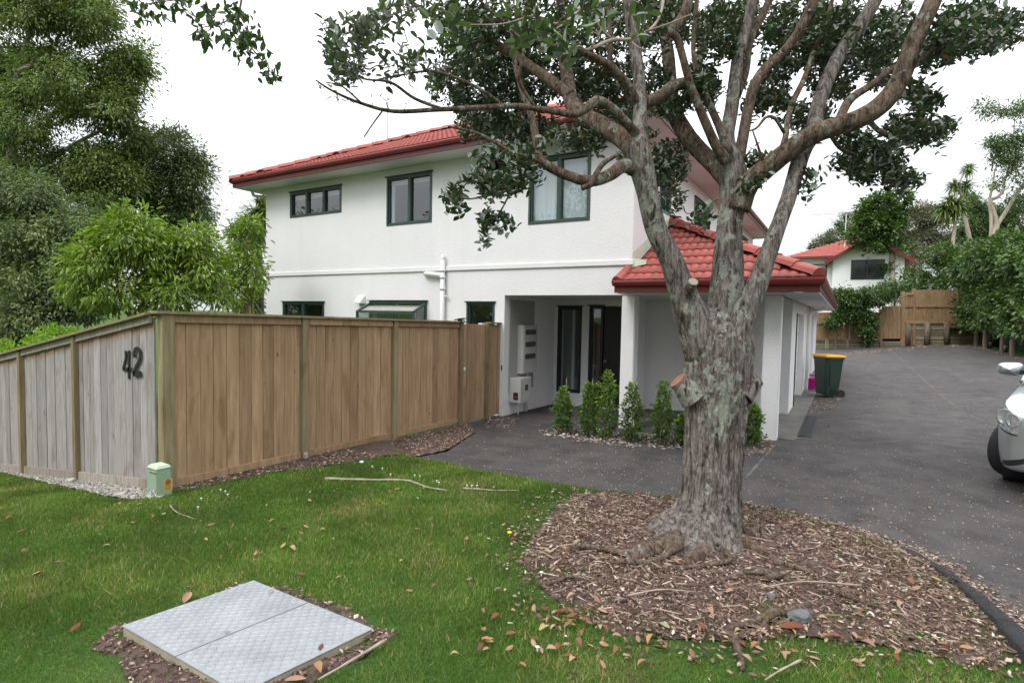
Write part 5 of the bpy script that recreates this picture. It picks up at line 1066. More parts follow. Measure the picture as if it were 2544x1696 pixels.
plant('young_peach_tree', 'smaller peach tree growing beside the corner of the white house', 'fruit tree', foot(612, 12.6), [[(612,footpx(612,12.6)+5,14,12.6),(612,760,12,12.6),(608,660,8,12.6),(615,560,4,12.6)]], 'bark_far',
      [(603,600,40,52,12.6,.4,44),(625,680,36,52,12.5,.4,44),(575,680,36,52,12.6,.4,34),(622,555,24,30,12.6,.3,16),(580,740,30,30,12.6,.3,12)], 'leaf_peach', 20, .18, .13, .26, .5, True, twigs=.5, tw=(.008, .003))
plant('golden_shrub', 'bright yellow green shrub showing just above the grey fence', 'shrub', foot(135, 8.6), [[(135,footpx(135,8.6),12,8.6),(135,930,10,8.6),(138,850,5,8.6)]], 'bark_far',
      [(140,845,60,30,8.6,.4,70),(95,862,34,24,8.6,.3,30),(190,840,22,20,8.6,.3,16),(140,900,60,40,8.6,.4,30)], 'leaf_bright', 16, .09, .06, .4, .0, True)
plant('golden_shrub', 'small yellow green shrub at the far left above the low end of the fence', 'shrub', foot(12, 9.5), [[(12,footpx(12,9.5),12,9.5),(12,950,9,9.5),(12,890,5,9.5)]], 'bark_far',
      [(10,875,38,26,9.5,.3,44),(-40,900,40,30,9.5,.3,20)], 'leaf_bright', 16, .09, .06, .4, .0, True)
# cabbage trees: naked stems with heads of long blades
def blades(heads, n, L, skirt=.35):
    P, A, Ls = [], [], []
    for c, r in heads:
        for _ in range(n):
            u = rng.normal(size=3); u /= np.linalg.norm(u); u[2] = u[2]*.8+.35-(.9 if rng.random() < skirt else 0); P.append(c+u*.03); A.append(u); Ls.append(r*rng.uniform(.7, 1.15))
    P, A, Ls = np.array(P), unit(np.array(A)), np.array(Ls); n_ = len(P); S = unit(np.cross(A, [0.1, .05, 1.0])); V = []
    w_ = Ls*.045; dr = np.array([0, 0, -1.0])
    rows = []
    for f, wf, sag in ((0, .6, 0), (.35, 1, .02), (.7, .8, .14), (1, .08, .38)):
        c = P+A*(Ls*f)[:, None]+dr*(Ls*sag)[:, None]; rows += [c-S*(w_*wf)[:, None], c+S*(w_*wf)[:, None]]
    V = np.stack(rows, 1).reshape(-1, 3); b = np.arange(n_)[:, None]*8; F = np.concatenate([b+[0,1,3,2], b+[2,3,5,4], b+[4,5,7,6]]); return V, F, np.repeat(rng.random(n_), 8)
def cabbage(label, stems, heads, base, D, n=150, group='cabbage trees'):
    t = thing('cabbage_tree', base, label, 'cabbage tree', group); wood(t, stems, 'bark_pale', 7); V, F, a = blades([(at_d(x, y, d), r/FPX*d) for x, y, r, d in heads], n, 1); fmesh('blades', V, F, M['leaf_blade'], t, False, a, kind='stuff')
cabbage('cabbage tree with a bushy head tucked against the left corner of the house', [[(652,footpx(652,16.5),16,16.5),(650,770,14,16.5),(646,650,12,16.5),(640,560,9,16.5)],[(646,680,10,16.5),(625,735,8,16.4)]], [(638,545,66,16.5),(655,520,58,16.8),(618,565,52,16.3),(622,745,62,16.3),(600,600,50,16.4)], foot(652, 16.5), 16.5, 190)
# --- the lot behind: bank, fence, far house
bank = [(x, y) for x, y in [(-30,39),(-2.6,36.9),(4.6,39.6),(6.9,36.5),(9.5,24),(12,8),(60,0),(80,60),(60,140),(-60,140)]]
def bankz(x, y): return np.clip(.95+.02*(y-38)+.05*np.maximum(0, x-6), 0, 6)
xs = np.arange(-60, 90, 3.0); ys = np.arange(-2, 150, 3.0); X, Y = np.meshgrid(xs, ys); ii = np.arange(len(xs)*len(ys)).reshape(len(ys), len(xs)); ce = in_poly(X[:-1,:-1]+1.5, Y[:-1,:-1]+1.5, bank)
Q = np.stack([X.ravel(), Y.ravel()], 1); F = np.stack([ii[:-1,:-1][ce], ii[:-1,1:][ce], ii[1:,1:][ce], ii[1:,:-1][ce]], 1); use = np.unique(F); rm = np.full(Q.shape[0], -1); rm[use] = np.arange(len(use)); Q = Q[use]
cnt_ = np.bincount(rm[F].ravel(), minlength=len(use)); e_ = cnt_ < 4; Q[e_] = snap_poly(Q[e_], bank)
fmesh('bank', np.column_stack([Q, GZ(Q[:, 0], Q[:, 1])+bankz(Q[:, 0], Q[:, 1])]), rm[F], M['lawn'], None, True, kind='structure')
BD = 31.0; fr_, fu_, ff_ = AX[:, 0], AX[:, 1], AX[:, 2]
def bp(x, y, d=0): return at_d(x, y, BD-d)
def bbox(mb, x0, x1, y0, y1, d0, d1):      # a box on the back boundary plane, d metres towards the drive
    c = [bp(x, y) for x, y in ((x0,y0),(x1,y0),(x1,y1),(x0,y1))]; mb.add([p-ff_*d0 for p in c]+[p-ff_*d1 for p in c], [(0,1,2,3),(7,6,5,4),(0,4,5,1),(1,5,6,2),(2,6,7,3),(3,7,4,0)])
bf = thing('boundary_fence', bp(2180, 860), 'orange brown paling fence on the retaining wall at the end of the drive', 'fence')
def panel(x0, x1, y0, y1, mat='far_timber', stp=6.4, d=.02):
    x = x0
    while x < x1-1:
        wv = min(stp, x1-x); mb = MB(); o = random.uniform(0, .02); bbox(mb, x+.15, x+wv-.15, y0, y1, d+o, d+o+.02); mb.build('board', M[mat], bf); x += wv
panel(2020, 2184, 776, 842); panel(2190, 2238, 761, 841, stp=5.6); panel(2247, 2266, 731, 800); panel(2272, 2420, 720, 800)
for x0, x1, y0, y1 in ((2184,2190,768,864),(2238,2247,724,860),(2266,2272,716,858),(2296,2302,800,853),(2080,2086,776,842)): mb = MB(); bbox(mb, x0, x1, y0, y1, -.05, .09); mb.build('post', M['far_timber'], bf, bevel=.01)
for x0, x1, y0, y1 in ((2020,2184,800,805),(2020,2184,840,845),(2247,2266,727,733),(2247,2266,758,763),(2247,2300,797,803),(2272,2420,758,763),(2302,2420,797,803)): mb = MB(); bbox(mb, x0, x1, y0, y1, .05, .1); mb.build('rail', M['far_timber'], bf)
rw = thing('retaining_wall', bp(2200, 870), 'low grey timber sleeper wall under the fence at the end of the drive', 'retaining wall')
for k, (x0, x1, y0, y1) in enumerate([(2015,2184,846+k*6.5,851.5+k*6.5) for k in range(6)]+[(2190,2238,848+k*6,853.4+k*6) for k in range(4)]+[(2247,2470,804+k*8,811.4+k*8) for k in range(8)]): mb = MB(); bbox(mb, x0, x1, y0, y1, -.12, .0+.012*(k % 3)); mb.build('sleeper', M['sleeper_timber'], rw, bevel=.012, seg=1)
for x0, x1, y0, y1 in ((2048,2056,843,884),(2070,2076,843,882),(2100,2107,843,878),(2158,2164,845,868)): mb = MB(); bbox(mb, x0, x1, y0, y1, .03, .13); mb.build('post', M['sleeper_timber'], rw, bevel=.012, seg=1)
for x, y0, y1, r in ((2303,800,856,.14),(2352,800,852,.14),(2254,802,858,.11),(2258,806,858,.08)): mb = MB(); mb.tube([bp(x, y1, .12), bp(x, y0, .12)], r, 12); mb.build('round_post', M['dark_post_timber'], rw, True)
# green pole fence behind the hedge stems
gfn = thing('green_fence', (6.4, 30, gz(6.4, 30)), 'green stained pole fence in shade behind the hedge stems', 'fence')
M['green_stain'] = simple('green_stained_timber', srgb(64, 92, 80), srgb(46, 70, 60), 4, .8, stretch=(1, 1, .2))
for k in range(46):
    t = k/45; p = np.array([7.1-.2*t, 37.3*(1-t)+18*t]); g_ = gz(*p); mb = MB(); mb.tube([(p[0], p[1], g_-.1), (p[0]+random.uniform(-.05,.05), p[1], g_+1.7)], .13+random.uniform(-.02, .03), 8); mb.build('pole', M['green_stain'], gfn, True)
# hedge of small glossy trees along the drive
HG = 'hedge trees along the drive'
hls = ['glossy hedge tree nearest the boundary fence, at the far end of the row', 'hedge tree second along from the boundary fence', 'slim hedge tree third along from the boundary fence', 'hedge tree with a forked stem in the middle of the row', 'hedge tree next after the forked one towards the car', 'hedge tree above the mirror of the silver car', 'hedge tree at the right edge of the picture, nearest the car']
for i_, (tx, ty, D, bl) in enumerate([(2331,850,33.5,[(2300,735,40,48,33.5,1.2,34),(2268,700,32,36,33.5,1,18),(2330,690,42,55,33.5,1.2,30),(2330,785,30,26,33.5,.8,14)]), (2400,852,32,[(2375,690,50,75,32,1.4,60),(2390,772,46,46,32,1.2,34),(2350,640,36,36,32,1,16)]), (2425,858,31,[(2420,660,48,55,31,1.3,44),(2428,768,44,54,31,1.2,42)]), (2447,866,29.5,[(2452,650,48,50,29.5,1.3,44),(2460,756,46,66,29.5,1.2,54)]), (2490,874,27.5,[(2500,640,52,52,27.5,1.3,50),(2495,756,50,70,27.5,1.2,62)]), (2515,884,26,[(2545,640,56,56,26,1.3,50),(2540,765,54,80,26,1.2,66)]), (2570,905,23.5,[(2610,640,60,70,23.5,1.3,40),(2600,760,60,85,23.5,1.2,40)])]):
    b_ = gp(tx, ty); Dd = ((b_-CAM)@AX)[2]; bl = [(*q_[:4], Dd+q_[4]-D, *q_[5:]) for q_ in bl]; D = Dd; pth = [[(tx,ty+2,11,Dd),(tx+2,ty-60,8,Dd),(bl[0][0],bl[0][1],4,D)]]
    if i_ in (3,): pth.append([(tx,ty-4,8,Dd),(tx+14,ty-60,6,Dd),(tx+18,ty-120,4,D)])
    plant('hedge_tree', hls[i_], 'hedge tree', (b_[0], b_[1], gz(b_[0], b_[1])), pth, 'bark_far', bl, 'leaf_hedge', 75, .34, .17, .55, .1, True, group=HG, shell=.6)
# creepers on the boundary fence
plant('climbing_shrub', 'leafy climber spilling over the boundary fence below the far house', 'climber', tuple(bp(2150, 850)), [[(2110,845,5,30.8),(2112,790,5,30.8),(2120,740,4,30.8)],[(2150,848,5,30.8),(2155,800,4,30.8),(2150,750,3,30.8)]], 'bark_far', [(2120,742,48,20,30.6,.6,44),(2175,735,40,20,30.6,.6,34),(2080,735,28,16,30.6,.5,14),(2072,795,26,18,30.5,.4,16),(2110,775,32,18,30.5,.4,20),(2155,795,24,38,30.5,.4,30),(2150,835,14,14,30.5,.3,8),(2215,715,34,14,31.5,.5,18)], 'leaf_hedge', 70, .28, .14, .5, .25, True, shell=.4)
plant('garden_bush', 'dull green bush behind the board gate panel of the boundary fence', 'bush', tuple(bp(2222, 760, -1)), [[(2222,770,4,32.5),(2222,730,3,32.5)]], 'bark_far', [(2225,738,26,18,32.5,.5,18),(2195,722,30,12,32.5,.5,12),(2250,705,14,14,32.5,.4,8)], 'leaf_far', 40, .24, .12, .45, .2, True)
M['carglass'] = simple('dark_glass', c4(.02, .025, .025), None, 3, .04, spec=.5)
# the house up the slope
FHY = 50.0
fh = thing('neighbour_house', at_y(2150, 770, FHY), 'white house with red tiled gable roof up behind the drive', 'house')
def fy(x, y, Y=FHY): return at_y(x, y, Y)
xL, xR = fy(2067,700)[0], fy(2245,700)[0]; zb = fy(2150,800)[2]; ze = fy(2067,645)[2]; za = fy(2164,592)[2]; xm = fy(2164,600)[0]
wx0, wx1, wz0, wz1 = fy(2115,646)[0], fy(2199,646)[0], fy(2116,695)[2], fy(2116,646)[2]
skin('wall', M['stucco'], fh, (0, FHY, 0), (1,0,0), (0,1,0), (xL, xR), (zb-2, ze), [(wx0, wx1, wz0, wz1)])
mb = MB(); mb.prism([(xL, FHY, ze), (xR, FHY, ze), (xm, FHY, za-.05)], (0, .18, 0)); mb.build('gable', M['stucco'], fh)
mb = MB(); mb.box(xR-.18, xR-.001, FHY+.18, FHY+8, zb-2, ze); mb.box(xL+.001, xL+.18, FHY+.18, FHY+2, zb-2, ze); mb.build('wall', M['stucco'], fh)
fw_ = MB(); t_ = .07
for a, b, c, d in ((wx0,wx0+t_,wz0,wz1),(wx1-t_,wx1,wz0,wz1),(wx0+t_,wx1-t_,wz1-t_,wz1),(wx0+t_,wx1-t_,wz0,wz0+t_),((wx0+wx1)/2-.03,(wx0+wx1)/2+.03,wz0+t_,wz1-t_)): fw_.box(a, b, FHY-.03, FHY+.1, c, d)
fw_ = fw_.build('window', M['darkframe'], fh)
for a, b in ((wx0+t_, (wx0+wx1)/2-.03), ((wx0+wx1)/2+.03, wx1-t_)): mb = MB(); mb.box(a, b, FHY+.04, FHY+.05, wz0+t_, wz1-t_); mb.build('pane', M['carglass'], fw_)
mb = MB(); mb.box(wx0-.3, wx1+.3, FHY+1.5, FHY+1.6, wz0-.3, wz1+.3); mb.box(wx0-.3, wx0-.25, FHY+.19, FHY+1.5, wz0-.3, wz1+.3); mb.box(wx1+.25, wx1+.3, FHY+.19, FHY+1.5, wz0-.3, wz1+.3); mb.box(wx0-.25, wx1+.25, FHY+.19, FHY+1.5, wz1+.25, wz1+.3); mb.box(wx0-.25, wx1+.25, FHY+.19, FHY+1.5, wz0-.3, wz0-.25); mb.build('room_lining', simple('dim_room', c4(.14, .14, .14), None, 2, .9), fw_)
for a in (wx0+.1, wx1-.3): mb = MB(); mb.box(a, a+.2, FHY+.2, FHY+.22, wz0, wz1); mb.build('curtain', M['net'], fw_)
# gable roof and the set-back wing with its own eave
fr = MB(); ov = .55
for s, xe in ((1, xL-ov), (-1, xR+ov)):
    zz = za-(abs(xe-xm))*(za-ze)/abs((xL if s == 1 else xR)-xm)
    fr.prism([(xm, FHY-ov, za+.1), (xe, FHY-ov, zz+.1), (xe, FHY-ov, zz+.0), (xm, FHY-ov, za)], (0, 9, 0))
fro = fr.build('roof', M['tile'], fh)
for s, xe in ((1, xL-ov), (-1, xR+ov)):
    zz = za-(abs(xe-xm))*(za-ze)/abs((xL if s == 1 else xR)-xm); mb = MB(); mb.prism([(xm, FHY-ov-.03, za+.16), (xe, FHY-ov-.03, zz+.16), (xe, FHY-ov-.03, zz-.1), (xm, FHY-ov-.03, za-.1)], (0, .06, 0)); mb.build('barge_board', M['gutter'], fro)
    u_ = np.array([0, 1.0, 0]); sl_ = unit(np.array([xm-xe, 0, za-zz])); Ls = math.hypot(xm-xe, za-zz); Vt, Ft = courses((xe, FHY-ov, zz+.1), u_, sl_, (9, Ls), lambda a, b: True, wave=.35, row=.42, seg=3); fmesh('tile_courses', Vt, Ft, M['tile'], fro, True, kind='stuff')
WY = 52.0; wl, wr = fy(1965,650,WY)[0]-3, xL; ez = fy(1985,648,WY)[2]
skin('wall', M['stucco'], fh, (0, WY, 0), (1,0,0), (0,1,0), (wl, wr), (zb-3, ez+.3), [(fy(2006,660,WY)[0], fy(2055,660,WY)[0], fy(2030,705,WY)[2], fy(2030,656,WY)[2])])
a, b, c, d = fy(2006,660,WY)[0], fy(2055,660,WY)[0], fy(2030,705,WY)[2], fy(2030,656,WY)[2]; mb = MB()
for p in ((a,a+.07,c,d),(b-.07,b,c,d),(a+.07,b-.07,d-.07,d),(a+.07,b-.07,c,c+.07),((a+b)/2-.03,(a+b)/2+.03,c+.07,d-.07)): mb.box(p[0], p[1], WY-.03, WY+.1, p[2], p[3])
w2 = mb.build('window', M['darkframe'], fh); mb = MB(); mb.box(a+.07, b-.07, WY+.04, WY+.05, c+.07, d-.07); mb.build('pane', M['glass'], w2); mb = MB(); mb.box(a-.2, b+.2, WY+1, WY+1.05, c-.2, d+.2); mb.build('room_lining', bpy.data.materials['dim_room'], w2)
wing = MB(); rz = fy(2118,593,56)[2]; e0 = fy(1952,645,WY-.6)[0]-.4; e1 = xL+.3; ridge0, ridge1 = fy(2095,600,56.5)[0]-1.0, xm
wing.prism([(e0, WY-.6, ez+.25), (e1, WY-.6, ez+.25), (ridge1, 56.5, rz), (ridge0+1.4, 56.5, rz)], (0, 0, -.1)); wo = wing.build('wing_roof', M['tile'], fh)
nn = unit(np.array([0, 56.5-WY+.6, rz-ez-.25])); Ls = math.hypot(57.1-WY, rz-ez-.25); sk = (ridge0+1.4-e0)/Ls
Vt, Ft = courses((e0, WY-.6, ez+.25), (1,0,0), nn, (e1-e0+4, Ls), lambda q, r_: q > sk*r_ and q < (e1-e0)+(ridge1-e1)*r_/Ls, wave=.35, row=.42, seg=3); fmesh('tile_courses', Vt, Ft, M['tile'], wo, True, kind='stuff')
mb = MB(); mb.box(e0, e1-.35, WY-.72, WY-.6, ez+.06, ez+.27); mb.build('gutter', M['gutter'], wo); mb = MB(); mb.box(e0, e1-.3, WY-.6, WY, ez+.0, ez+.03); mb.build('soffit', M['soffit'], wo)
am = fy(2098,612,54); ae = thing('television_aerial', am, 'television aerial on a white pole over the far red roof', 'aerial')
top = fy(2103,528,54); mb = MB(); mb.tube([am-[0,0,.3], top], .035, 8); mb.build('mast', M['pvc'], ae)
mb = MB(); mb.tube([top-np.array([2.6,0,.02]), top+np.array([2.3,0,.05])], .02, 6); mb.build('boom', M['galv'], ae)
for k in range(9): q = top+np.array([-1.9+k*.5,0,0]); mb = MB(); mb.tube([q-[.22,.2,.28], q+[.22,.2,.28]], .012, 4); mb.build('element', M['galv'], ae)
# trees beyond
plant('round_headed_tree', 'dense dark green tree on a bare trunk in front of the far white house', 'tree', tuple(at_d(2222, 745, 41)), [[(2222,760,16,41),(2217,690,13,41),(2215,620,11,41),(2205,560,7,41),(2200,510,4,41)],[(2216,655,5,41),(2205,668,3,41)]], 'bark_pale', [(2190,505,34,22,41,1.1,34),(2168,555,34,24,41,1.2,36),(2215,565,30,32,41,1.1,30),(2128,588,20,20,41,.8,14),(2172,608,36,14,41,1,22),(2226,535,20,22,41,.8,14),(2236,612,20,16,41,.7,12),(2242,498,16,24,41,.7,14),(2150,522,20,20,41,.7,12),(2206,668,8,6,41,.3,3),(2180,540,40,30,41,1.2,24)], 'leaf_hedge', 48, .36, .24, .55, .1, True, shell=.75)
cabbage('taller cabbage tree with three tufted heads above the hedge', [[(2411,640,11,46),(2411,606,10,46),(2397,537,8,46),(2386,473,6,46),(2383,455,5,46),(2396,430,4,46)],[(2388,480,4,46),(2370,466,3,46)]], [(2406,418,24,46),(2399,462,28,46),(2370,460,25,46)], tuple(at_d(2411, 660, 46)), 46, 150)
cabbage('shorter leaning cabbage tree with drooping heads above the hedge', [[(2361,680,10,44),(2361,647,9,44),(2372,568,7,44),(2370,543,6,44),(2377,515,4,44)],[(2371,556,5,44),(2352,535,3,44)]], [(2347,518,38,44),(2377,510,40,44),(2360,500,32,44)], tuple(at_d(2361, 690, 44)), 44, 170)
plant('tall_bush_tree', 'tall open tree with several bare stems at the right edge of the picture', 'tree', tuple(at_d(2462, 680, 50)), [[(2460,690,18,50),(2465,596,15,50),(2476,557,12,50),(2466,520,10,50),(2460,498,8,50),(2478,490,7,50),(2494,470,6,50),(2497,440,5,50),(2533,412,4,50)],[(2474,565,9,50),(2507,512,9,50),(2530,476,8,50),(2560,430,5,50)],[(2462,600,8,50),(2462,540,7,50),(2458,500,6,50),(2466,460,4,50),(2472,420,3,50)],[(2500,440,4,50),(2516,370,3,50),(2520,300,2,50)]], 'bark_pale',
      [(2500,352,44,16,50,1.6,26),(2470,362,30,12,50,1.2,12),(2505,385,40,18,50,1.6,20),(2530,420,26,26,50,1.4,16),(2470,400,22,14,50,1,8),(2515,275,38,10,50,1.4,16),(2545,262,30,12,50,1.2,12),(2450,262,24,8,50,1,7),(2455,285,14,8,50,.6,4),(2560,340,40,50,50,1.5,20),(2480,450,26,18,50,1.2,9),(2540,480,30,30,50,1.4,14)], 'leaf_far', 46, .55, .26, .45, .1, False, twigs=.6, tw=(.03, .01))
for nm, lab, base, bl, mat in [('olive_bush', 'pale olive wind swept scrub between the far house and the cabbage trees', (2260, 62), [(2230,590,34,28,62,3,26),(2265,560,40,40,62,3,40),(2300,530,34,34,62,3,34),(2330,570,30,40,62,3,26),(2290,610,50,30,60,3,34),(2345,610,30,30,58,2,16)], 'leaf_olive'),
      ('dark_bush', 'dark green bush mass behind the cabbage trees and hedge', (2460, 58), [(2430,560,40,46,58,3,44),(2480,560,40,44,58,3,40),(2530,540,44,50,58,3,50),(2440,600,60,30,57,3,36),(2390,600,36,34,57,3,22),(2420,500,26,20,58,2,14),(2500,600,50,30,57,3,30),(2545,600,40,30,57,3,20)], 'leaf_far'),
      ('hill_tree', 'pale tipped tree on the skyline left of the far house roof', (2040, 76), [(2062,590,22,16,76,2,16),(2040,606,16,12,76,2,10),(2020,620,14,10,76,2,6)], 'leaf_olive'),
      ('hill_tree', 'darker tree on the skyline behind the aerial of the far house', (2110, 78), [(2110,560,34,28,78,3,34),(2085,590,30,20,78,2,18),(2140,560,30,30,78,3,20)], 'leaf_far'),
      ('scrub', 'grey brown scrub poking up behind the right verge of the far house', (2270, 60), [(2262,605,20,10,60,2,14),(2290,640,26,16,56,2,14),(2275,665,16,20,54,2,10)], 'leaf_olive')]:
    plant(nm, lab, 'tree' if 'tree' in nm else 'bush', tuple(at_d(base[0], 700, base[1])), [[(base[0],760,12,base[1]),(base[0],680,9,base[1]),(bl[0][0],bl[0][1]+10,5,base[1])]], 'bark_far', bl, mat, 100, .6, .3, .4, .15, False, twigs=.3, tw=(.04, .012))
# --- young shrubs in the strip before the carport
SG = 'young shrubs in the strip before the carport'
for i_, (x, y, top, rx, stake, lab) in enumerate([(1398,1076,962,.155,937,'first young clipped shrub from the recess wall, with a cane'), (1462,1082,950,.15,940,'second young shrub from the recess wall, slim with a cane'), (1506,1088,918,.17,0,'tallest young shrub with yellowish top in the carport strip'), (1568,1096,950,.15,936,'young shrub in front of the left carport post'), (1644,1102,945,.15,0,'young shrub between the left carport post and the big trunk'), (1700,1108,1030,.14,0,'small young shrub half hidden by the left side of the trunk'), (1866,1108,1002,.15,0,'young shrub showing just right of the big trunk')]):
    b_ = gp(x, y); zt_ = at_d(x, top, ((b_-CAM)@AX)[2])[2]; h_ = zt_-b_[2]; t = thing('young_shrub', b_, lab, 'shrub', SG)
    mb = MB(); mb.tube(catmull([b_-[0,0,.05], b_+[.01,.0,h_*.4], b_+[-.01,.01,h_*.85]], 3), [.008]*7, 6) if False else mb.tube(np.array([b_-[0,0,.05], b_+[.012,0,h_*.4], b_+[-.01,.01,h_*.85]]), [.009,.007,.004], 6); mb.build('stem', M['twig'], t, True)
    n_ = 1250; f = rng.beta(1.15, 1.35, n_); a = rng.uniform(0, 6.28, n_); wid = rx*.8*(.45+.75*np.sin(np.clip(f*.9+.12, 0, 1)*math.pi)**.8)*(1-.3*f)*rng.uniform(.75, 1.25, n_); bumpy = 1+.34*np.sin(a*2+f*13+i_*2)+.26*np.sin(a*3-f*21+i_)+.12*np.sin(f*40+i_)
    r_ = wid*bumpy*np.sqrt(rng.uniform(.25, 1, n_)); P = np.stack([b_[0]+np.cos(a)*r_, b_[1]+np.sin(a)*r_, b_[2]+.04+f*h_*.96], 1)
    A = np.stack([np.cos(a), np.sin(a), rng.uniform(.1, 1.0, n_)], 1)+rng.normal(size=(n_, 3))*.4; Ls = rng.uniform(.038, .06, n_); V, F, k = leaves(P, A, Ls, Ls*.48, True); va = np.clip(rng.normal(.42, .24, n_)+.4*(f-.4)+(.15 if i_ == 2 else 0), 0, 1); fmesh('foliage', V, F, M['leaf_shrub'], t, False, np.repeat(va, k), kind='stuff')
    if stake: p1 = b_+[.03, .02, 0]; zs_ = at_d(x, stake, ((b_-CAM)@AX)[2])[2]; mb = MB(); mb.tube([p1-[0,0,.05], np.array([p1[0]+.01, p1[1], zs_])], .006, 6); mb.build('cane', M['twig_pale'], t)
# --- leafy branch hanging in from a tree at the left, its trunk out of the frame
ot = np.array([-6.3, -1.6]); og = gz(*ot); over = thing('overhanging_tree', (ot[0], ot[1], og), 'tree whose leafy branch hangs into the top left of the picture', 'tree')
TO = Tree(); tr_ = catmull([(ot[0],ot[1],og-.2),(ot[0]+.05,ot[1],og+1.5),(ot[0]+.2,ot[1]+.3,og+3.2),(-5.2,.0,5.6),(-4.2,1.6,6.0),tuple(at_d(640,-190,3.9))], 5); rr = np.linspace(.16, .02, len(tr_)); V, F = tube_arr(tr_, rr, 10); V = barkrelief(V, tr_, rr, 10, .04); fmesh('trunk', V, F, M['bark_limb'], over, True); TO.nodes += list(tr_)
for path in ([(640,-190,12,3.9),(600,-80,8,3.85),(560,-10,6,3.8),(480,-5,4,3.75),(400,5,3,3.7),(335,15,2,3.7)], [(610,-100,8,3.85),(600,0,6,3.8),(590,60,5,3.8),(610,100,4,3.8),(650,150,3,3.8),(680,190,2,3.8)], [(590,40,4,3.8),(545,60,3,3.75),(500,70,2,3.75),(470,90,2,3.7)]):
    P, R = pxlimb(path, 4); V, F = tube_arr(P, R, 6); fmesh('branch', V, F, M['twig'], over, True); TO.nodes += list(P)
tp = np.array(sum([blob_pts(b) for b in [(440,10,110,26,3.75,.2,16),(545,30,60,50,3.8,.25,16),(600,75,60,50,3.8,.25,17),(630,125,48,40,3.8,.2,12),(668,178,26,30,3.8,.15,7),(520,85,60,25,3.75,.2,12),(350,25,30,25,3.7,.1,6),(480,-120,260,90,3.9,.6,70),(300,-500,500,250,3.5,1,90)]], []))
dd_ = TO.grow(tp, r0=.004, r1=.0015, sag=-.05, limit=4); P, A = [], []
for t, d in zip(tp, dd_):
    if d is None: continue
    for _ in range(rng.integers(3, 6)): P.append(t+rng.normal(size=3)*.025); A.append(unit(np.array([0,0,-.7])+rng.normal(size=3)*.5))
P, A = np.array(P), np.array(A); Ls = rng.uniform(.05, .075, len(P)); V, F, k = leaves(P, A, Ls, Ls*.45, True, N=unit(rng.normal(size=(len(P), 3)))); fmesh('crown', V, F, M['leaf_over'], over, False, np.repeat(rng.random(len(P)), k), kind='stuff'); V, F = merge(TO.twigs); fmesh('twigs', V, F, M['twig'], over, True, kind='stuff')

# --- unseen trees added behind the photographer to screen low sky and reflect in windows
for k, (x, y, h_, r_) in enumerate([(-19,-9,11,3.8),(-12,-15,13.5,4.4),(-4,-17,12,4.2),(4,-16,13,4.4),(12,-13,9,3.8),(18,-5,9.5,4.0),(-24,-1,9,3.6),(16,6,8,3.4)]):
    g0 = gz(x, y); t = thing('added_shade_tree', (x, y, g0), 'broad leafy unseen tree added behind the photographer to screen low sky light', 'tree', 'added trees behind the photographer'); mb = MB(); mb.tube(np.array([(x,y,g0-.2),(x+.1,y,g0+h_*.35),(x-.1,y+.1,g0+h_*.7)]), [.28,.2,.08], 10); mb.build('trunk', M['bark_far'], t, True)
    c_ = rng.normal(size=(260, 3)); c_ = unit(c_)*rng.uniform(.35, 1, (260, 1))**.4*[r_, r_, h_*.42]+[x, y, g0+h_*.52]; P = (c_[:, None]+rng.normal(size=(260, 22, 3))*.35).reshape(-1, 3); A = unit(rng.normal(size=P.shape)+[0, 0, -.3]); Ls = rng.uniform(.2, .42, len(P)); V, F, q = leaves(P, A, Ls, Ls*.55); fmesh('crown', V, F, M['leaf_far'], t, False, np.repeat(rng.random(len(P)), q), kind='stuff')
# ================================================================ CAR, BIN, SMALL THINGS
def carmats():
    t = NT('silver_car_paint'); v = t.coord(); p = t.pbr(t.ramp(t.noise(v, 1500, 2), [(.3, c4(.50, .52, .55)), (.7, c4(.60, .62, .65))]), .32, None, .75, .5); p.inputs['Coat Weight'].default_value = .8; p.inputs['Coat Roughness'].default_value = .06; M['paint'] = t.m
carmats()
M['rubber'] = simple('tyre_rubber', c4(.016, .016, .017), c4(.026, .025, .025), 30, .85, .3, 120, .002)
M['alloy'] = simple('wheel_rim', c4(.45, .46, .48), None, 3, .35, metal=.8)
M['reflector'] = simple('lamp_reflector', c4(.72, .74, .76), c4(.34, .35, .37), 26, .2, metal=.35)
M['chrome'] = simple('chrome', c4(.85, .86, .88), c4(.6, .61, .63), 40, .15, metal=.5)
def lensmat():
    t = NT('lamp_lens'); fr = t.n('ShaderNodeFresnel'); fr.inputs[0].default_value = 1.5; a = t.n('ShaderNodeBsdfTransparent'); a.inputs[0].default_value = (.93, .95, .95, 1); g = t.n('ShaderNodeBsdfGlossy'); g.inputs['Roughness'].default_value = .03
    x = t.n('ShaderNodeMixShader'); g2 = t.n('ShaderNodeNewGeometry'); t.l(t.math('MULTIPLY', t.math('ADD', fr.outputs[0], .06), t.math('SUBTRACT', 1.0, g2.outputs['Backfacing'])), x.inputs[0]); t.l(a.outputs[0], x.inputs[1]); t.l(g.outputs[0], x.inputs[2]); t.l(x.outputs[0], t.o.inputs[0]); M['lens'] = t.m
lensmat()
CN = np.array([2.12, 7.06]); CA = math.radians(18.0); cf = np.array([-math.sin(CA), -math.cos(CA)]); clft = np.array([-cf[1], cf[0]])     # forward, car-left
zf = gz(*(CN-cf*.85)); zr = gz(*(CN-cf*3.45)); tilt = math.atan2(zf-zr, 2.6)
car = bpy.data.objects.new('parked_car', None); C.objects.link(car); tag(car, 'silver sedan parked on the drive, cut off by the right edge of the picture', 'car')
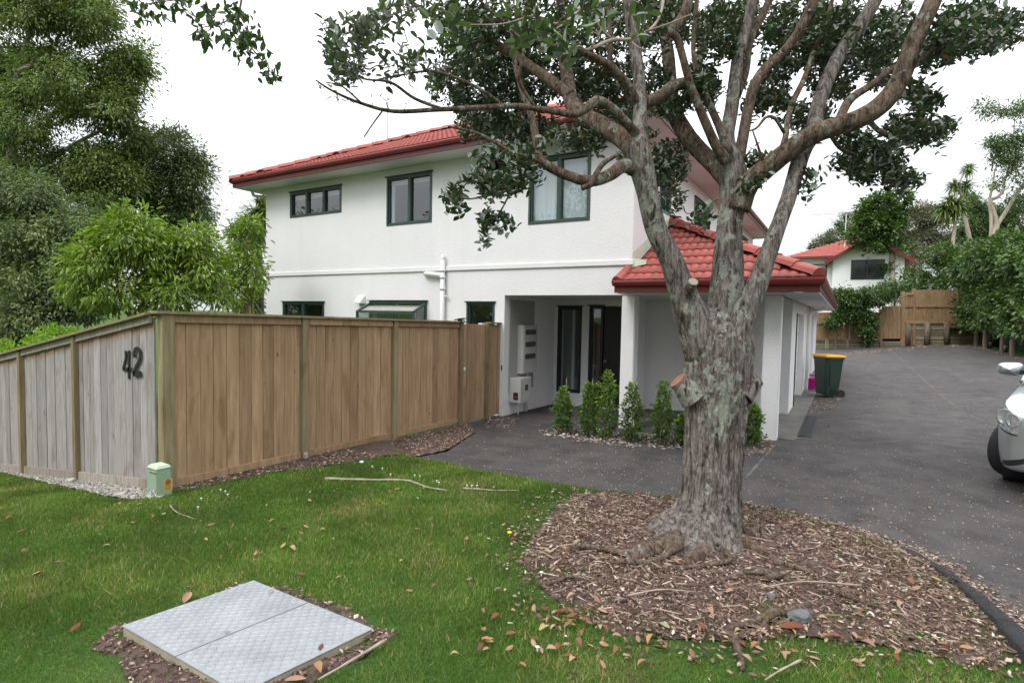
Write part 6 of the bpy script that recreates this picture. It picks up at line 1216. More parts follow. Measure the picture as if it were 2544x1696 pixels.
car.matrix_basis = Matrix.Translation((CN[0], CN[1], zf)) @ Matrix(((cf[0], clft[0], 0, 0), (cf[1], clft[1], 0, 0), (0, 0, 1, 0), (0, 0, 0, 1))) @ Matrix.Rotation(-tilt, 4, 'Y')
def cobj(name, V, F, mat, parent=None, smooth=True):
    me = bpy.data.meshes.new(name); me.from_pydata([tuple(map(float, v)) for v in V], [], [list(map(int, f)) for f in F]); me.update(); me.materials.append(mat)
    bm = bmesh.new(); bm.from_mesh(me); bmesh.ops.recalc_face_normals(bm, faces=bm.faces); bm.to_mesh(me); bm.free()
    if smooth: me.polygons.foreach_set('use_smooth', np.ones(len(me.polygons), bool))
    o = bpy.data.objects.new(name, me); C.objects.link(o); o.parent = parent or car; return o
ST = np.array([  # x, z bottom, z shoulder, z centre, half width bottom, max, shoulder
 (0.00,.38,.70,.72,.42,.44,.40),(-.02,.28,.75,.77,.56,.585,.54),(-.06,.235,.79,.81,.645,.68,.64),(-.13,.22,.82,.85,.69,.745,.70),(-.22,.215,.845,.885,.715,.785,.735),(-.34,.21,.87,.92,.74,.815,.76),(-.52,.21,.895,.955,.755,.838,.775),(-.80,.20,.925,.995,.76,.848,.775),(-1.15,.19,.955,1.03,.77,.85,.775),(-1.5,.18,.975,1.05,.78,.85,.775),(-1.9,.18,.94,.96,.78,.85,.775),(-2.8,.18,.955,.96,.78,.85,.775),(-3.5,.19,.97,.99,.77,.85,.77),(-4.0,.22,.985,1.03,.74,.83,.74),(-4.3,.28,.96,1.03,.68,.78,.68),(-4.40,.40,.80,.88,.58,.66,.58)])
def stn(u): 
    i = min(len(ST)-2, int(u)); t = u-i; Q = np.vstack([2*ST[0]-ST[1], ST, 2*ST[-1]-ST[-2]]); a, b, c, d = Q[i], Q[i+1], Q[i+2], Q[i+3]
    return .5*((2*b)+(c-a)*t+(2*a-5*b+4*c-d)*t*t+(3*b-a-3*c+d)*t**3)
def ux(x):      # station parameter at a distance behind the nose
    lo, hi = 0.0, len(ST)-1.0
    for _ in range(40):
        m2_ = (lo+hi)/2
        if stn(m2_)[0] > x: lo = m2_
        else: hi = m2_
    return lo
def sect(u):
    x, zb_, zs_, zc_, wb_, wm_, ws_ = stn(u); zm_ = zb_+(zs_-zb_)*.52
    return np.array([(x,0,zb_-.0),(x,wb_*.6,zb_),(x,wb_,zb_+.012),(x,(wb_+wm_)/2+.02,zb_+(zm_-zb_)*.35),(x,wm_,zm_),(x,wm_*.985,zm_+(zs_-zm_)*.55),(x,ws_+.012,zs_-.02),(x,ws_-.03,zs_+.006),(x,ws_*.62,zc_-.012),(x,0,zc_)])
def surf(u, v): return catm1(sect(u), v)
def catm1(Q, v):
    i = min(len(Q)-2, int(v)); t = v-i; E_ = np.vstack([2*Q[0]-Q[1], Q, 2*Q[-1]-Q[-2]]); a, b, c, d = E_[i], E_[i+1], E_[i+2], E_[i+3]
    return .5*((2*b)+(c-a)*t+(2*a-5*b+4*c-d)*t*t+(3*b-a-3*c+d)*t**3)
NU, NV = 76, 37; us_ = np.linspace(0, len(ST)-1.001, NU); vs_ = np.linspace(0, 8.999, NV); V, F = [], []
for u in us_:
    row = [surf(u, v) for v in vs_]; V += [np.array([p[0], p[1], p[2]]) for p in row]; V += [np.array([p[0], -p[1], p[2]]) for p in row[1:-1][::-1]]
nr_ = 2*NV-2
for i in range(NU-1):
    for j in range(nr_): F.append([i*nr_+j, i*nr_+(j+1) % nr_, (i+1)*nr_+(j+1) % nr_, (i+1)*nr_+j])
F.append(list(range(nr_))); F.append([(NU-1)*nr_+j for j in range(nr_)])
body = cobj('body', V, F, M['paint'])
cut = MB()
for x in (-.86, -3.46):
    for s in (1, -1): cut.lathe([(.001, .5*s), (.35, .5*s), (.35, 1.1*s), (.001, 1.1*s)], (x, 0, .30), 36, 1)
co = cut.build('_cut', M['black']); co.matrix_basis = Matrix.Identity(4); co.parent = car; bo = body.modifiers.new('b', 'BOOLEAN'); bo.object = co; bo.solver = 'EXACT'; bpy.context.view_layer.update()
dg = bpy.context.evaluated_depsgraph_get(); nm_ = bpy.data.meshes.new_from_object(body.evaluated_get(dg)); body.modifiers.clear(); body.data = nm_; bpy.data.objects.remove(co)
body.data.polygons.foreach_set('use_smooth', np.ones(len(body.data.polygons), bool))
mdE = body.modifiers.new('e', 'EDGE_SPLIT'); mdE.split_angle = math.radians(40)
for x in (-.86, -3.46):      # dark arch liners
    for s in (1, -1): mb = MB(); mb.lathe([(.345, .5*s), (.345, .80*s), (.335, .80*s), (.335, .51*s), (.001, .505*s), (.001, .5*s)], (x, 0, .30), 30, 1); o = mb.build('arch_liner', M['black'], None, True); o.parent = car
def patch(name, u0, u1, v0, v1, off, mat, s, parent, nu=14, nv=10, shape=None):
    V, F = [], []
    for i in range(nu):
        for j in range(nv):
            a, b = i/(nu-1), j/(nv-1)
            if shape: a, b = shape(a, b)
            u, v = u0+(u1-u0)*a, v0+(v1-v0)*b; p = surf(u, v); e = 1e-2; du = surf(u+e, v)-p; dv = surf(u, v+e)-p; n_ = unit(np.cross(dv, du)); n_ = n_ if n_[1]+n_[0]*.5 > -.3 else -n_
            p = p+n_*off; V.append((p[0], p[1]*s, p[2]))
    for i in range(nu-1):
        for j in range(nv-1): F.append([i*nv+j, (i+1)*nv+j, (i+1)*nv+j+1, i*nv+j+1])
    return cobj(name, V, F, mat, parent)
for s in (1, -1):
    uo, ui = ux(-.50), ux(-.035); sh = lambda a, b: (a, .06+.94*b if a < .5 else b)
    hl_ = patch('headlight', ui, uo, 4.55, 6.55, .004, M['reflector'], s, car, 16, 10)
    patch('lens', ui, uo, 4.52, 6.6, .016, M['lens'], s, hl_, 16, 10); 
    for uu, vv, rr_ in ((ux(-.16), 5.45, .085), (ux(-.065), 5.6, .07), (ux(-.32), 5.5, .05)):
        p = surf(uu, vv); mb = MB(); mb.lathe([(.001, -.004), (rr_*.5, .0), (rr_*.9, .012), (rr_, .018), (rr_*.86, .012), (rr_*.4, .003), (.001, .002)], (0, 0, 0), 20, 0); o = mb.build('lamp_bowl', M['chrome'], None, True); o.parent = hl_; o.matrix_basis = Matrix.Translation((p[0]-.008, p[1]*s, p[2])) @ Matrix.Rotation(s*.6, 4, 'Z')
    patch('lamp_surround', ui, uo, 6.52, 6.66, .008, M['paint'], s, hl_, 16, 3); patch('lamp_gasket', ui, uo, 4.46, 4.55, .006, M['black'], s, hl_, 16, 3)
    patch('bumper_slot', ux(-.012), ux(-.16), 2.45, 3.05, .005, M['black'], s, car, 12, 5, lambda a, b: (a, b*(1-.55*a**2)+.2*a**2)); patch('bonnet_gap', ux(-.14), ux(-1.5), 7.28, 7.34, .002, M['black'], s, car, 30, 2)
    patch('bumper_gap', ux(-.4), ux(-.52), 4.3, 4.38, .002, M['black'], s, car, 8, 2)
# grille, plate
patch('grille', ux(-.004), ux(-.05), 5.0, 6.2, .006, M['black'], 1, car, 6, 6)
# greenhouse
RS = np.array([(-1.45,1.03,.76,1.03),(-1.75,1.0,.745,1.17),(-2.15,.975,.735,1.40),(-2.6,.975,.73,1.46),(-3.1,.98,.725,1.44),(-3.55,.99,.72,1.28),(-3.95,1.0,.70,1.03)]); V, F = [], []
for x, zb_, wb_, zt_ in RS:
    wt_ = max(.1, wb_-.16*min(1, (zt_-zb_)/.45)); V += [(x, wb_, zb_-.03), (x, (wb_+wt_)/2+.02, (zb_+zt_)/2), (x, wt_, zt_-.03), (x, wt_*.6, zt_+.01), (x, -wt_*.6, zt_+.01), (x, -wt_, zt_-.03), (x, -(wb_+wt_)/2-.02, (zb_+zt_)/2), (x, -wb_, zb_-.03)]
for i in range(len(RS)-1):
    for j in range(7): F.append([i*8+j, i*8+j+1, (i+1)*8+j+1, (i+1)*8+j])
cab = cobj('cabin_glass', V, F, M['carglass'])
V2 = [(x, y, z+.012) for x, y, z in V]; F2 = [[i*8+j, i*8+j+1, (i+1)*8+j+1, (i+1)*8+j] for i in (2, 3) for j in (2, 3, 4)]; cobj('roof_panel', V2, F2, M['paint'])
for s in (1, -1):
    for pts in ([(-1.42,.765*s,1.02),(-1.78,.70*s,1.2),(-2.15,.60*s,1.39)], [(-2.75,.745*s,.96),(-2.78,.66*s,1.25),(-2.8,.585*s,1.43)], [(-3.95,.70*s,1.0),(-3.6,.63*s,1.24),(-3.1,.58*s,1.42)]):
        mb = MB(); mb.tube(catmull(pts, 3), .03, 8); o = mb.build('pillar', M['paint'], None, True); o.parent = car
    # door mirror
    V, F = [], []; n1, n2 = 18, 12
    for i in range(n1):
        a = 2*math.pi*i/n1; sy = np.sign(math.cos(a))*abs(math.cos(a))**.55; sz = np.sign(math.sin(a))*abs(math.sin(a))**.6
        for j in range(n2): b = j/(n2-1); k = math.sin(math.acos(max(-1, min(1, 1-b*1.05)))) if b < .95 else 1.0; V.append((.085-.15*b, (sy*.125*k)*s, sz*.082*k*(1-.1*sy)))
    for i in range(n1):
        for j in range(n2-1): F.append([i*n2+j, ((i+1) % n1)*n2+j, ((i+1) % n1)*n2+j+1, i*n2+j+1])
    F.append([i*n2+n2-1 for i in range(n1)]); mi = cobj('mirror', V, F, M['paint']); mi.matrix_basis = Matrix.Translation((-1.72, .92*s, 1.135))
    mb = MB(); mb.box(-.03, .03, -.17, -.10, -.05, -.0); o = mb.build('mirror_foot', M['black'], None); o.parent = mi; o.matrix_basis = Matrix.Scale(s, 4, (0, 1, 0)); 
    for x in (-.86, -3.46):
        mb = MB(); mb.lathe([(.19,-.088),(.26,-.094),(.292,-.08),(.305,-.05),(.307,0),(.305,.05),(.292,.08),(.26,.094),(.19,.088)], (0,0,0), 40, 1); wh = mb.build('wheel', M['rubber'], None, True); wh.parent = car
        st_ = Matrix.Rotation(math.radians(-24), 4, 'Z') if x > -1 else Matrix.Identity(4); wh.matrix_basis = Matrix.Translation((x, .745*s, .305)) @ st_
        mb = MB(); mb.lathe([(.001,.05*s),(.05,.06*s),(.17,.045*s),(.195,.075*s),(.2,.06*s),(.2,-.06*s),(.001,-.06*s)], (0,0,0), 32, 1); o = mb.build('rim', M['alloy'], None, True); o.parent = wh
# wheelie bin
b0 = gp(2054, 984); bin_ = thing('wheelie_bin', (b0[0], b0[1], gz(*b0[:2])), 'dark green wheelie bin with yellow lid beside the garage', 'bin'); bz = gz(*b0[:2]); ra = unit(np.array([AX[0,0], AX[1,0]])); fo = np.array([-ra[1], ra[0]])
M['bin_green'] = simple('dark_green_plastic', srgb(38, 62, 50), srgb(32, 52, 43), 4, .5); M['bin_yellow'] = simple('yellow_plastic', srgb(240, 178, 30), srgb(226, 160, 20), 4, .45)
def BP(u, v, z): p = b0[:2]+ra*u*.66+fo*v; return (p[0], p[1], bz+z)
mb = MB(); rows = []
for z, hw0, hw1, hd in ((.06,-.27,.25,.24),(.10,-.275,.25,.25),(.55,-.315,.30,.28),(.93,-.345,.345,.30),(.95,-.37,.365,.32),(1.0,-.37,.365,.32)):
    r = .05; rows.append([BP(hw0+r,-hd,z),BP(hw1-r,-hd,z),BP(hw1,-hd+r,z),BP(hw1,hd-r,z),BP(hw1-r,hd,z),BP(hw0+r,hd,z),BP(hw0,hd-r,z),BP(hw0,-hd+r,z)])
V = sum(rows, []); F = [[i*8+j, i*8+(j+1) % 8, (i+1)*8+(j+1) % 8, (i+1)*8+j] for i in range(5) for j in range(8)]+[list(range(8))[::-1], list(range(40, 48))]; mb.add(V, F); bb = mb.build('body', M['bin_green'], bin_, bevel=.012)
for u0, u1, z0, z1 in ((-.19,.2,.30,.86),): mb = MB(); mb.prism([BP(u0+.02,-.268,z0), BP(u1-.02,-.268,z0), BP(u1,-.30,z1), BP(u0,-.30,z1)], (*(-fo*.012), 0)); mb.build('front_panel', M['bin_green'], bb, bevel=.006)
mb = MB(); mb.prism([BP(-.08,-.262,.12), BP(.1,-.262,.12), BP(.12,-.268,.22), BP(-.1,-.268,.22)], (*(-fo*.01), 0)); mb.build('foot_recess', M['black'], bb)
mb = MB(); mb.prism([BP(-.26,-.25,.04), BP(.26,-.25,.04), BP(.26,-.26,.1), BP(-.26,-.26,.1)], (*(-fo*.02), 0)); mb.build('base_lip', M['bin_green'], bb)
mb = MB(); rows = []
for z, k, hu in ((1.002, 1.0, 0), (1.03, 1.02, 0), (1.055, .93, .01), (1.065, .6, 0)):
    rows.append([BP(-.385*k+.02,-.33*k,z),BP(.375*k,-.33*k,z),BP(.395*k,0,z+.0),BP(.375*k,.33*k,z),BP(-.385*k+.02,.33*k,z),BP(-.42*k+.02,0,z)])
V = sum(rows, []); F = [[i*6+j, i*6+(j+1) % 6, (i+1)*6+(j+1) % 6, (i+1)*6+j] for i in range(3) for j in range(6)]+[list(range(6))[::-1], list(range(18, 24))]; mb.add(V, F); mb.build('lid', M['bin_yellow'], bin_, bevel=.008)
for v in (-.25, .25):
    mb = MB(); c = BP(.30, v, .10); mb.tube([np.array(c)-np.array([*(fo*.03), 0]), np.array(c)+np.array([*(fo*.03), 0])], .1, 20); mb.build('wheel', M['rubber'], bin_, bevel=.008)
mb = MB(); mb.tube([BP(.3,-.24,.10), BP(.3,.24,.10)], .014, 8); mb.build('axle', M['galv'], bin_)
mb = MB(); mb.tube([BP(.37,-.22,.985), BP(.43,-.2,.99), BP(.43,.2,.99), BP(.37,.22,.985)], .016, 8); mb.build('handle', M['bin_green'], bin_, True)
# pink bucket
k0 = gp(2014, 969); k0[2] = gz(*k0[:2]); bu = thing('pink_bucket', k0, 'bright pink tub standing between the bin and the garage wall', 'tub'); M['pink'] = simple('pink_plastic', srgb(226, 40, 160), srgb(210, 30, 146), 4, .4)
mb = MB(); mb.lathe([(.001,0),(.13,0),(.14,.01),(.17,.33),(.182,.335),(.182,.35),(.165,.35),(.13,.02),(.001,.02)], k0, 28); mb.build('body', M['pink'], bu, True)
mb = MB(); aa = np.linspace(0, math.pi, 12); mb.tube([k0+[math.cos(a)*.18, 0, .33+math.sin(a)*.12] for a in aa], .005, 6); mb.build('handle', M['galv'], bu, True)
# garden lights along the drive edge
for i_, (x, y, lab) in enumerate([(2408,846,'garden light beside the leftmost hedge stem'),(2430,858,'toppled garden light lying by the hedge stems'),(2459,866,'garden light in front of the forked hedge stem'),(2498,876,'nearest garden light by the last hedge stems in view'),(2260,858,'garden light at the foot of the boundary fence post')]):
    p = gp(x, y); p[2] = gz(*p[:2]); t = thing('garden_light', p, 'small black '+lab, 'garden light', 'garden lights along the drive'); ti = Matrix.Rotation(1.1 if 'toppled' in lab else 0, 4, 'Y')
    mb = MB(); mb.lathe([(.001,0),(.07,0),(.07,.25),(.05,.25),(.001,.25)], (0,0,0), 14); o = mb.build('post', M['black'], None, True); o.parent = t; o.matrix_basis = ti
    mb = MB(); mb.lathe([(.001,.251),(.06,.251),(.06,.31),(.001,.31)], (0,0,0), 14); o = mb.build('lamp', M['cabinet'], None, True); o.parent = t; o.matrix_basis = ti
    mb = MB(); mb.lathe([(.001,.311),(.095,.311),(.085,.335),(.001,.35)], (0,0,0), 14); o = mb.build('cap', M['black'], None, True); o.parent = t; o.matrix_basis = ti
# stones
def stone(px, py, sx_, sy_, sz_, name, label, mat, off=LH+.02):
    p = gp(px, py, off); bm = bmesh.new(); bmesh.ops.create_icosphere(bm, subdivisions=3, radius=1)
    ph = random.uniform(0, 9)
    for v in bm.verts: q = v.co; k = 1+.14*math.sin(q.x*3.1+ph)+.12*math.sin(q.y*4+q.z*2+ph)+.08*math.sin(q.z*7-q.x*5); v.co = Vector((q.x*sx_*k, q.y*sy_*k, q.z*sz_*k))
    me = bpy.data.meshes.new(name); bm.to_mesh(me); bm.free(); me.materials.append(mat); o = bpy.data.objects.new(name, me); o.location = (p[0], p[1], p[2]+sz_*.35); o.rotation_euler = (0, 0, ph); C.objects.link(o); tag(o, label, 'stone')
M['slate'] = simple('grey_stone', srgb(108, 110, 112), srgb(84, 86, 88), 14, .8, .3, 60); M['pale_stone'] = simple('pale_stone', srgb(178, 172, 164), srgb(150, 144, 136), 14, .85, .4, 60)
stone(1985, 1535, .05, .06, .035, 'grey_stone', 'grey flat stone in the mulch near the bottom edge', M['slate']); stone(1915, 1480, .025, .03, .012, 'grey_stone', 'small slate chip in the middle of the mulch', M['slate'])
stone(1578, 1087, .085, .07, .06, 'pale_stone', 'pale boulder at the foot of the shrub by the carport post', M['pale_stone'], 0.0); stone(898, 1148, .03, .025, .015, 'white_pebble', 'white pebble on the lawn edge below the brown fence', M['trim']); stone(178, 1198, .06, .05, .04, 'pale_stone', 'rounded pale stone by the second grey fence post', M['pale_stone']); stone(300, 1230, .05, .035, .025, 'pale_stone', 'pale stone in the gravel left of the green pillar', M['pale_stone']); stone(760, 1136, .05, .03, .05, 'pale_stone', 'concrete lump against the first brown fence post', M['pale_stone'])
# ================================================================ LITTER, LEAVES, GRASS
def keep_out(x, y):
    k = np.zeros(x.shape, bool)
    jx = (.11*np.sin(x*9+y*5)+.08*np.sin(y*17-x*7)+rng.normal(size=x.shape)*.075); jy = (.11*np.cos(y*8-x*6)+.07*np.sin(x*19+y*3)+rng.normal(size=x.shape)*.075)
    for q in (MULCH, SOIL_F, SOIL_L, SOIL_LID):
        f_ = .45 if q is SOIL_LID else (1.9 if q is MULCH else .8); k |= in_poly(x+jx*f_, y+jy*f_, q)
    return k
def chips(name, X, Y, off, smin, smax, mat, label=None, cat='litter', asp=(.15, .6), lift=.006, beta=(1.2, 1.6), tilt=.25, th=.12):
    n_ = len(X); Z = GZ(X, Y)+(off(X, Y) if callable(off) else off); a = rng.uniform(0, 6.28, n_); L = smin+(smax-smin)*rng.beta(1, 2.6, n_); W_ = L*rng.uniform(*asp, n_); H_ = np.minimum(L*th, .004)+.001
    A = np.stack([np.cos(a), np.sin(a), rng.normal(size=n_)*tilt], 1); A = unit(A); S = unit(np.cross([0, 0, 1.0], A)+rng.normal(size=(n_, 3))*tilt*.5); N_ = np.cross(A, S); P = np.stack([X, Y, Z+rng.uniform(0, lift, n_)], 1)
    T_ = np.array([(-.5,-.3,0),(.1,-.5,0),(.5,.05,0),(-.1,.5,0),(-.42,-.22,1),(.08,-.42,1),(.42,.04,1),(-.08,.42,1)]); V = P[:, None]+A[:, None]*(T_[None,:,0,None]*L[:,None,None])+S[:, None]*(T_[None,:,1,None]*W_[:,None,None])+N_[:, None]*(T_[None,:,2,None]*H_[:,None,None])
    b = np.arange(n_)[:, None]*8; F = np.concatenate([b+q for q in ([4,5,6,7],[0,1,5,4],[1,2,6,5],[2,3,7,6],[3,0,4,7])])
    o = fmesh(name, V.reshape(-1, 3), F, M[mat], None, False, np.repeat(rng.beta(*beta, n_), 8), kind='stuff')
    if label: tag(o, label, cat)
    return o
def fill(poly, n, edge=None):
    P = np.asarray(poly, float); x0, y0 = P.min(0); x1, y1 = P.max(0); X = rng.uniform(x0, x1, n*14); Y = rng.uniform(y0, y1, n*14); k = in_poly(X, Y, P); return X[k][:n], Y[k][:n]
X, Y = fill(MULCH, 30000); dn_ = .5+.35*np.sin(X*3.1+1.7*np.sin(Y*2.3))*np.cos(Y*2.9+.8)+rng.normal(size=len(X))*.25; X, Y = X[dn_ > .3], Y[dn_ > .3]
chips('mulch_litter', X, Y, LH+.012, .008, .06, 'litter', 'bark chips and dead leaf bits covering the bed under the tree', lift=.014, asp=(.12, .5))
X, Y = fill(MULCH, 1500); chips('mulch_twigs', X, Y, LH+.018, .04, .2, 'litter', 'thin dead twigs and bark strips strewn over the mulch', lift=.012, asp=(.02, .07), beta=(2.2, 2), tilt=.12)
X, Y = fill(np.array(MULCH)*1.0, 12000); X, Y = X+rng.normal(size=len(X))*.22, Y+rng.normal(size=len(X))*.22; k = in_poly(X, Y, LAWN) & ~in_poly(X, Y, MULCH); chips('mulch_edge_litter', X[k], Y[k], LH+.018, .012, .06, 'litter', 'scattered chips spilling from the mulch onto the grass', lift=.012)
X, Y = fill(SOIL_F, 5200); chips('fence_litter', X, Y, lambda x, y: np.where(y > 5.2, .014, LH+.012), .012, .06, 'litter', 'dead leaves and chips along the foot of the brown fence', lift=.012)
X, Y = fill(SOIL_L, 4200); chips('stony_litter', X, Y, LH+.012, .012, .06, 'pebbles', 'pale stones and chips along the foot of the grey fence', lift=.012, asp=(.4, .9), th=.4)
X, Y = fill(SOIL_LID, 2600); k = ~in_poly(X, Y, [lb[:2], lr[:2], lf[:2], ll[:2]]); chips('cover_litter', X[k], Y[k], LH+.012, .01, .05, 'litter', 'dead grass and chips round the steel cover', lift=.01)
# asphalt specks: thick under the tree, thinning up the drive
c = np.vstack([rng.normal(size=(7500, 2))*[2.6, 1.7]+[-.6, 5.9], rng.uniform([-.5, 6], [5, 20], (1500, 2))]); k = in_poly(c[:, 0], c[:, 1], DRIVE) & ~in_poly(c[:, 0], c[:, 1], LAWN) & ~((c[:, 1] > 9.1) & (c[:, 0] < -.8) & (c[:, 0] > -5.8) & (rng.random(len(c)) < .8)); c = c[k]
chips('drive_litter', c[:, 0], c[:, 1], .003, .006, .03, 'litter', 'pale specks of dead leaf scattered on the asphalt', lift=.003, beta=(2.6, 1.4), tilt=.08)
kx = catmull([(*e, 0) for e in EDGE[6:17]], 20); j = rng.integers(0, len(kx), 3600); q = kx[j]; off_ = np.abs(rng.normal(size=len(j)))*.09+.09; d_ = np.stack([np.full(len(j), .8), np.full(len(j), .6)], 1); X, Y = q[:, 0]+d_[:, 0]*off_, q[:, 1]+d_[:, 1]*off_; chips('gutter_litter', X, Y, .004, .01, .05, 'litter', 'line of chips and leaves lying against the asphalt kerb', lift=.012, beta=(1.8, 1.5))
STRIP = [gxy(*p) for p in [(1340,1072),(1420,1062),(1700,1085),(1700,1118),(1560,1112),(1420,1095),(1345,1082)]]; X, Y = fill(STRIP, 900); chips('shrub_bed_litter', X, Y, .006, .02, .08, 'litter', 'leaf litter and chips round the young shrubs', lift=.02, beta=(2, 1.5)); X, Y = fill(STRIP, 260); chips('shrub_bed_stones', X, Y, .008, .03, .09, 'pebbles', 'small pale stones round the young shrubs', lift=.015, asp=(.6, 1), th=1.0)
X, Y = fill([gxy(*p) for p in [(1840,1090),(1920,1095),(1915,1125),(1850,1135)]], 260); chips('shrub_bed_litter', X, Y, .006, .02, .07, 'litter', 'orange leaf litter at the foot of the right carport post', lift=.015, beta=(2, 1.6))
for nm, pl, n_, lab in (('wall_litter', [(1215,1035),(1290,1040),(1270,1065),(1200,1062)], 160, 'dead leaves gathered on the asphalt near the gate'), ('garage_litter', [(2010,1000),(2090,985),(2080,1020),(2000,1035)], 220, 'dead leaves gathered on the asphalt before the bin'), ('hedge_litter', [(2250,866),(2330,852),(2420,852),(2544,890),(2544,900),(2430,866),(2330,860),(2258,872)], 1500, 'orange dead leaves along the foot of the hedge'), ('wall_foot_litter', [(2040,884),(2185,866),(2240,862),(2235,869),(2100,886),(2045,893)], 500, 'dead leaves along the foot of the timber retaining wall')):
    P_ = [gxy(*p) for p in pl]; X, Y = fill(P_, n_); far = 'hedge' in nm or 'foot' in nm; chips(nm, X, Y, .006, .03, .14 if far else .07, 'litter', lab, lift=.02, beta=(2, 1.5))
# fallen leaves one by one
def leafmesh(bend, fold):
    T_ = []; 
    for u in (0, .25, .55, .8, 1.0):
        w_ = .23*math.sin(min(1, u*.95+.06)*math.pi)**.8; zc_ = bend*math.sin(u*3.1)*.35
        T_ += [(u-.5, -w_, zc_+fold*w_), (u-.5, 0, zc_), (u-.5, w_, zc_+fold*w_)]
    F = [[i*3+j, (i+1)*3+j, (i+1)*3+j+1, i*3+j+1] for i in range(4) for j in range(2)]; me = bpy.data.meshes.new('fallen_leaf'); me.from_pydata(T_, [], F); me.materials.append(M['dry_leaf']); me.polygons.foreach_set('use_smooth', np.ones(8, bool)); return me
LMs = [leafmesh(b, f) for b, f in ((.5, .5), (-.3, .9), (.9, .2), (.2, -.5))]
def fallen_leaf(x, y, z, L, label, group, flat=.3):
    o = bpy.data.objects.new('fallen_leaf', random.choice(LMs)); o.location = (x, y, z+L*.05); o.rotation_euler = (random.uniform(-flat, flat), random.uniform(-flat, flat), random.uniform(0, 6.28)); o.scale = (L, L, L); C.objects.link(o); tag(o, label, 'leaf', group)
def scatter(poly, n, off, L, label, group, avoid=False, flat=.3):
    X, Y = fill(poly, n*3); c_ = 0
    for x, y in zip(X, Y):
        if avoid and keep_out(np.array([x]), np.array([y]))[0]: continue
        fallen_leaf(x, y, gz(x, y)+off, random.uniform(*L), label, group, flat); c_ += 1
        if c_ >= n: break
LP1 = [gxy(*p) for p in [(20,1300),(700,1200),(1000,1160),(1450,1240),(1290,1400),(1480,1600),(1500,1690),(1000,1690),(880,1690),(950,1560),(640,1420),(280,1560),(20,1690)]]
scatter(LP1, 70, LH+.03, (.035, .065), 'dry brown fallen leaf lying on the open lawn', 'fallen leaves on the lawn', True)
scatter([gxy(*p) for p in [(1180,1540),(1400,1530),(1700,1585),(2000,1585),(2250,1590),(2430,1620),(2500,1690),(1180,1690)]], 110, LH+.028, (.035, .07), 'dry fallen leaf in the thin grass at the bottom edge of the mulch', 'fallen leaves at the mulch edge', False, .45)
scatter(MULCH, 80, LH+.024, (.04, .075), 'dry fallen leaf lying on the bark mulch under the tree', 'fallen leaves on the mulch', False, .5)
scatter([gxy(*p) for p in [(1000,1145),(1250,1050),(1700,1120),(1950,1050),(2150,950),(2450,980),(2440,1200),(2500,1500),(2200,1330),(1850,1240),(1400,1200)]], 56, .006, (.035, .06), 'dry fallen leaf lying on the asphalt drive', 'fallen leaves on the drive', False, .2)
scatter(SOIL_F, 44, LH-.005, (.05, .09), 'dry fallen leaf at the foot of the brown fence', 'fallen leaves along the brown fence', False, .5)
for (px, py, z, L, lab) in [(465,1484,.0,.1,'large tan leaf lying against the back edge of the steel cover'),(672,1470,1,.035,'small orange leaf on the far half of the steel cover'),(797,1605,1,.05,'brown leaf on the near half of the steel cover'),(563,1570,1,.03,'tiny brown leaf on the seam of the steel cover'),(1970,1560,0,.13,'long yellow green leaf beside the grey stone'),(735,1690,0,.09,'yellow leaf by the near corner of the steel cover'),(790,1660,0,.08,'crumpled tan leaf by the right edge of the steel cover')]:
    if z: p = atz(px, py, _zl+.003); fallen_leaf(p[0], p[1], p[2], L, lab, None, .1)
    else: p = gp(px, py, LH+.03); fallen_leaf(p[0], p[1], p[2], L, lab, None, .25)
# bare sticks and the surface root in the lawn
def stick(pts, r, label, name='stick', off=LH+.012, mat='twig_pale'):
    P = catmull([gp(x, y, off) for x, y in pts], 5); P[:, 2] = GZ(P[:, 0], P[:, 1])+off+r*.6; V, F = tube_arr(P, np.linspace(r, r*.5, len(P))*(1+.25*np.sin(np.arange(len(P))*1.7)), 8); tag(fmesh(name, V, F, M[mat], None, True), label, 'stick')
stick([(808,1190),(900,1193),(1000,1194),(1030,1200),(1062,1212),(1110,1219)], .014, 'long pale bare stick lying on the lawn near the drive'); stick([(1150,1214),(1190,1216),(1230,1219),(1290,1219)], .010, 'shorter pale stick lying on the lawn next to the long one'); stick([(422,1255),(440,1273),(485,1290)], .006, 'thin curved twig on the grass before the green pillar'); stick([(520,1172),(545,1188),(590,1190)], .007, 'dark twig against the base of the brown fence', mat='twig', off=LH+.03)
stick([(2140,1455),(2000,1445),(1890,1460)], .006, 'thin twig across the right part of the mulch', off=LH+.04); stick([(1560,1480),(1640,1465),(1720,1470)], .006, 'thin twig across the left part of the mulch', off=LH+.04); stick([(1990,1640),(1940,1665),(1900,1690)], .006, 'twig lying in the thin grass at the bottom', off=LH+.04); stick([(960,1590),(860,1650),(790,1690)], .008, 'long twig lying beside the right edge of the steel cover', off=LH+.03)
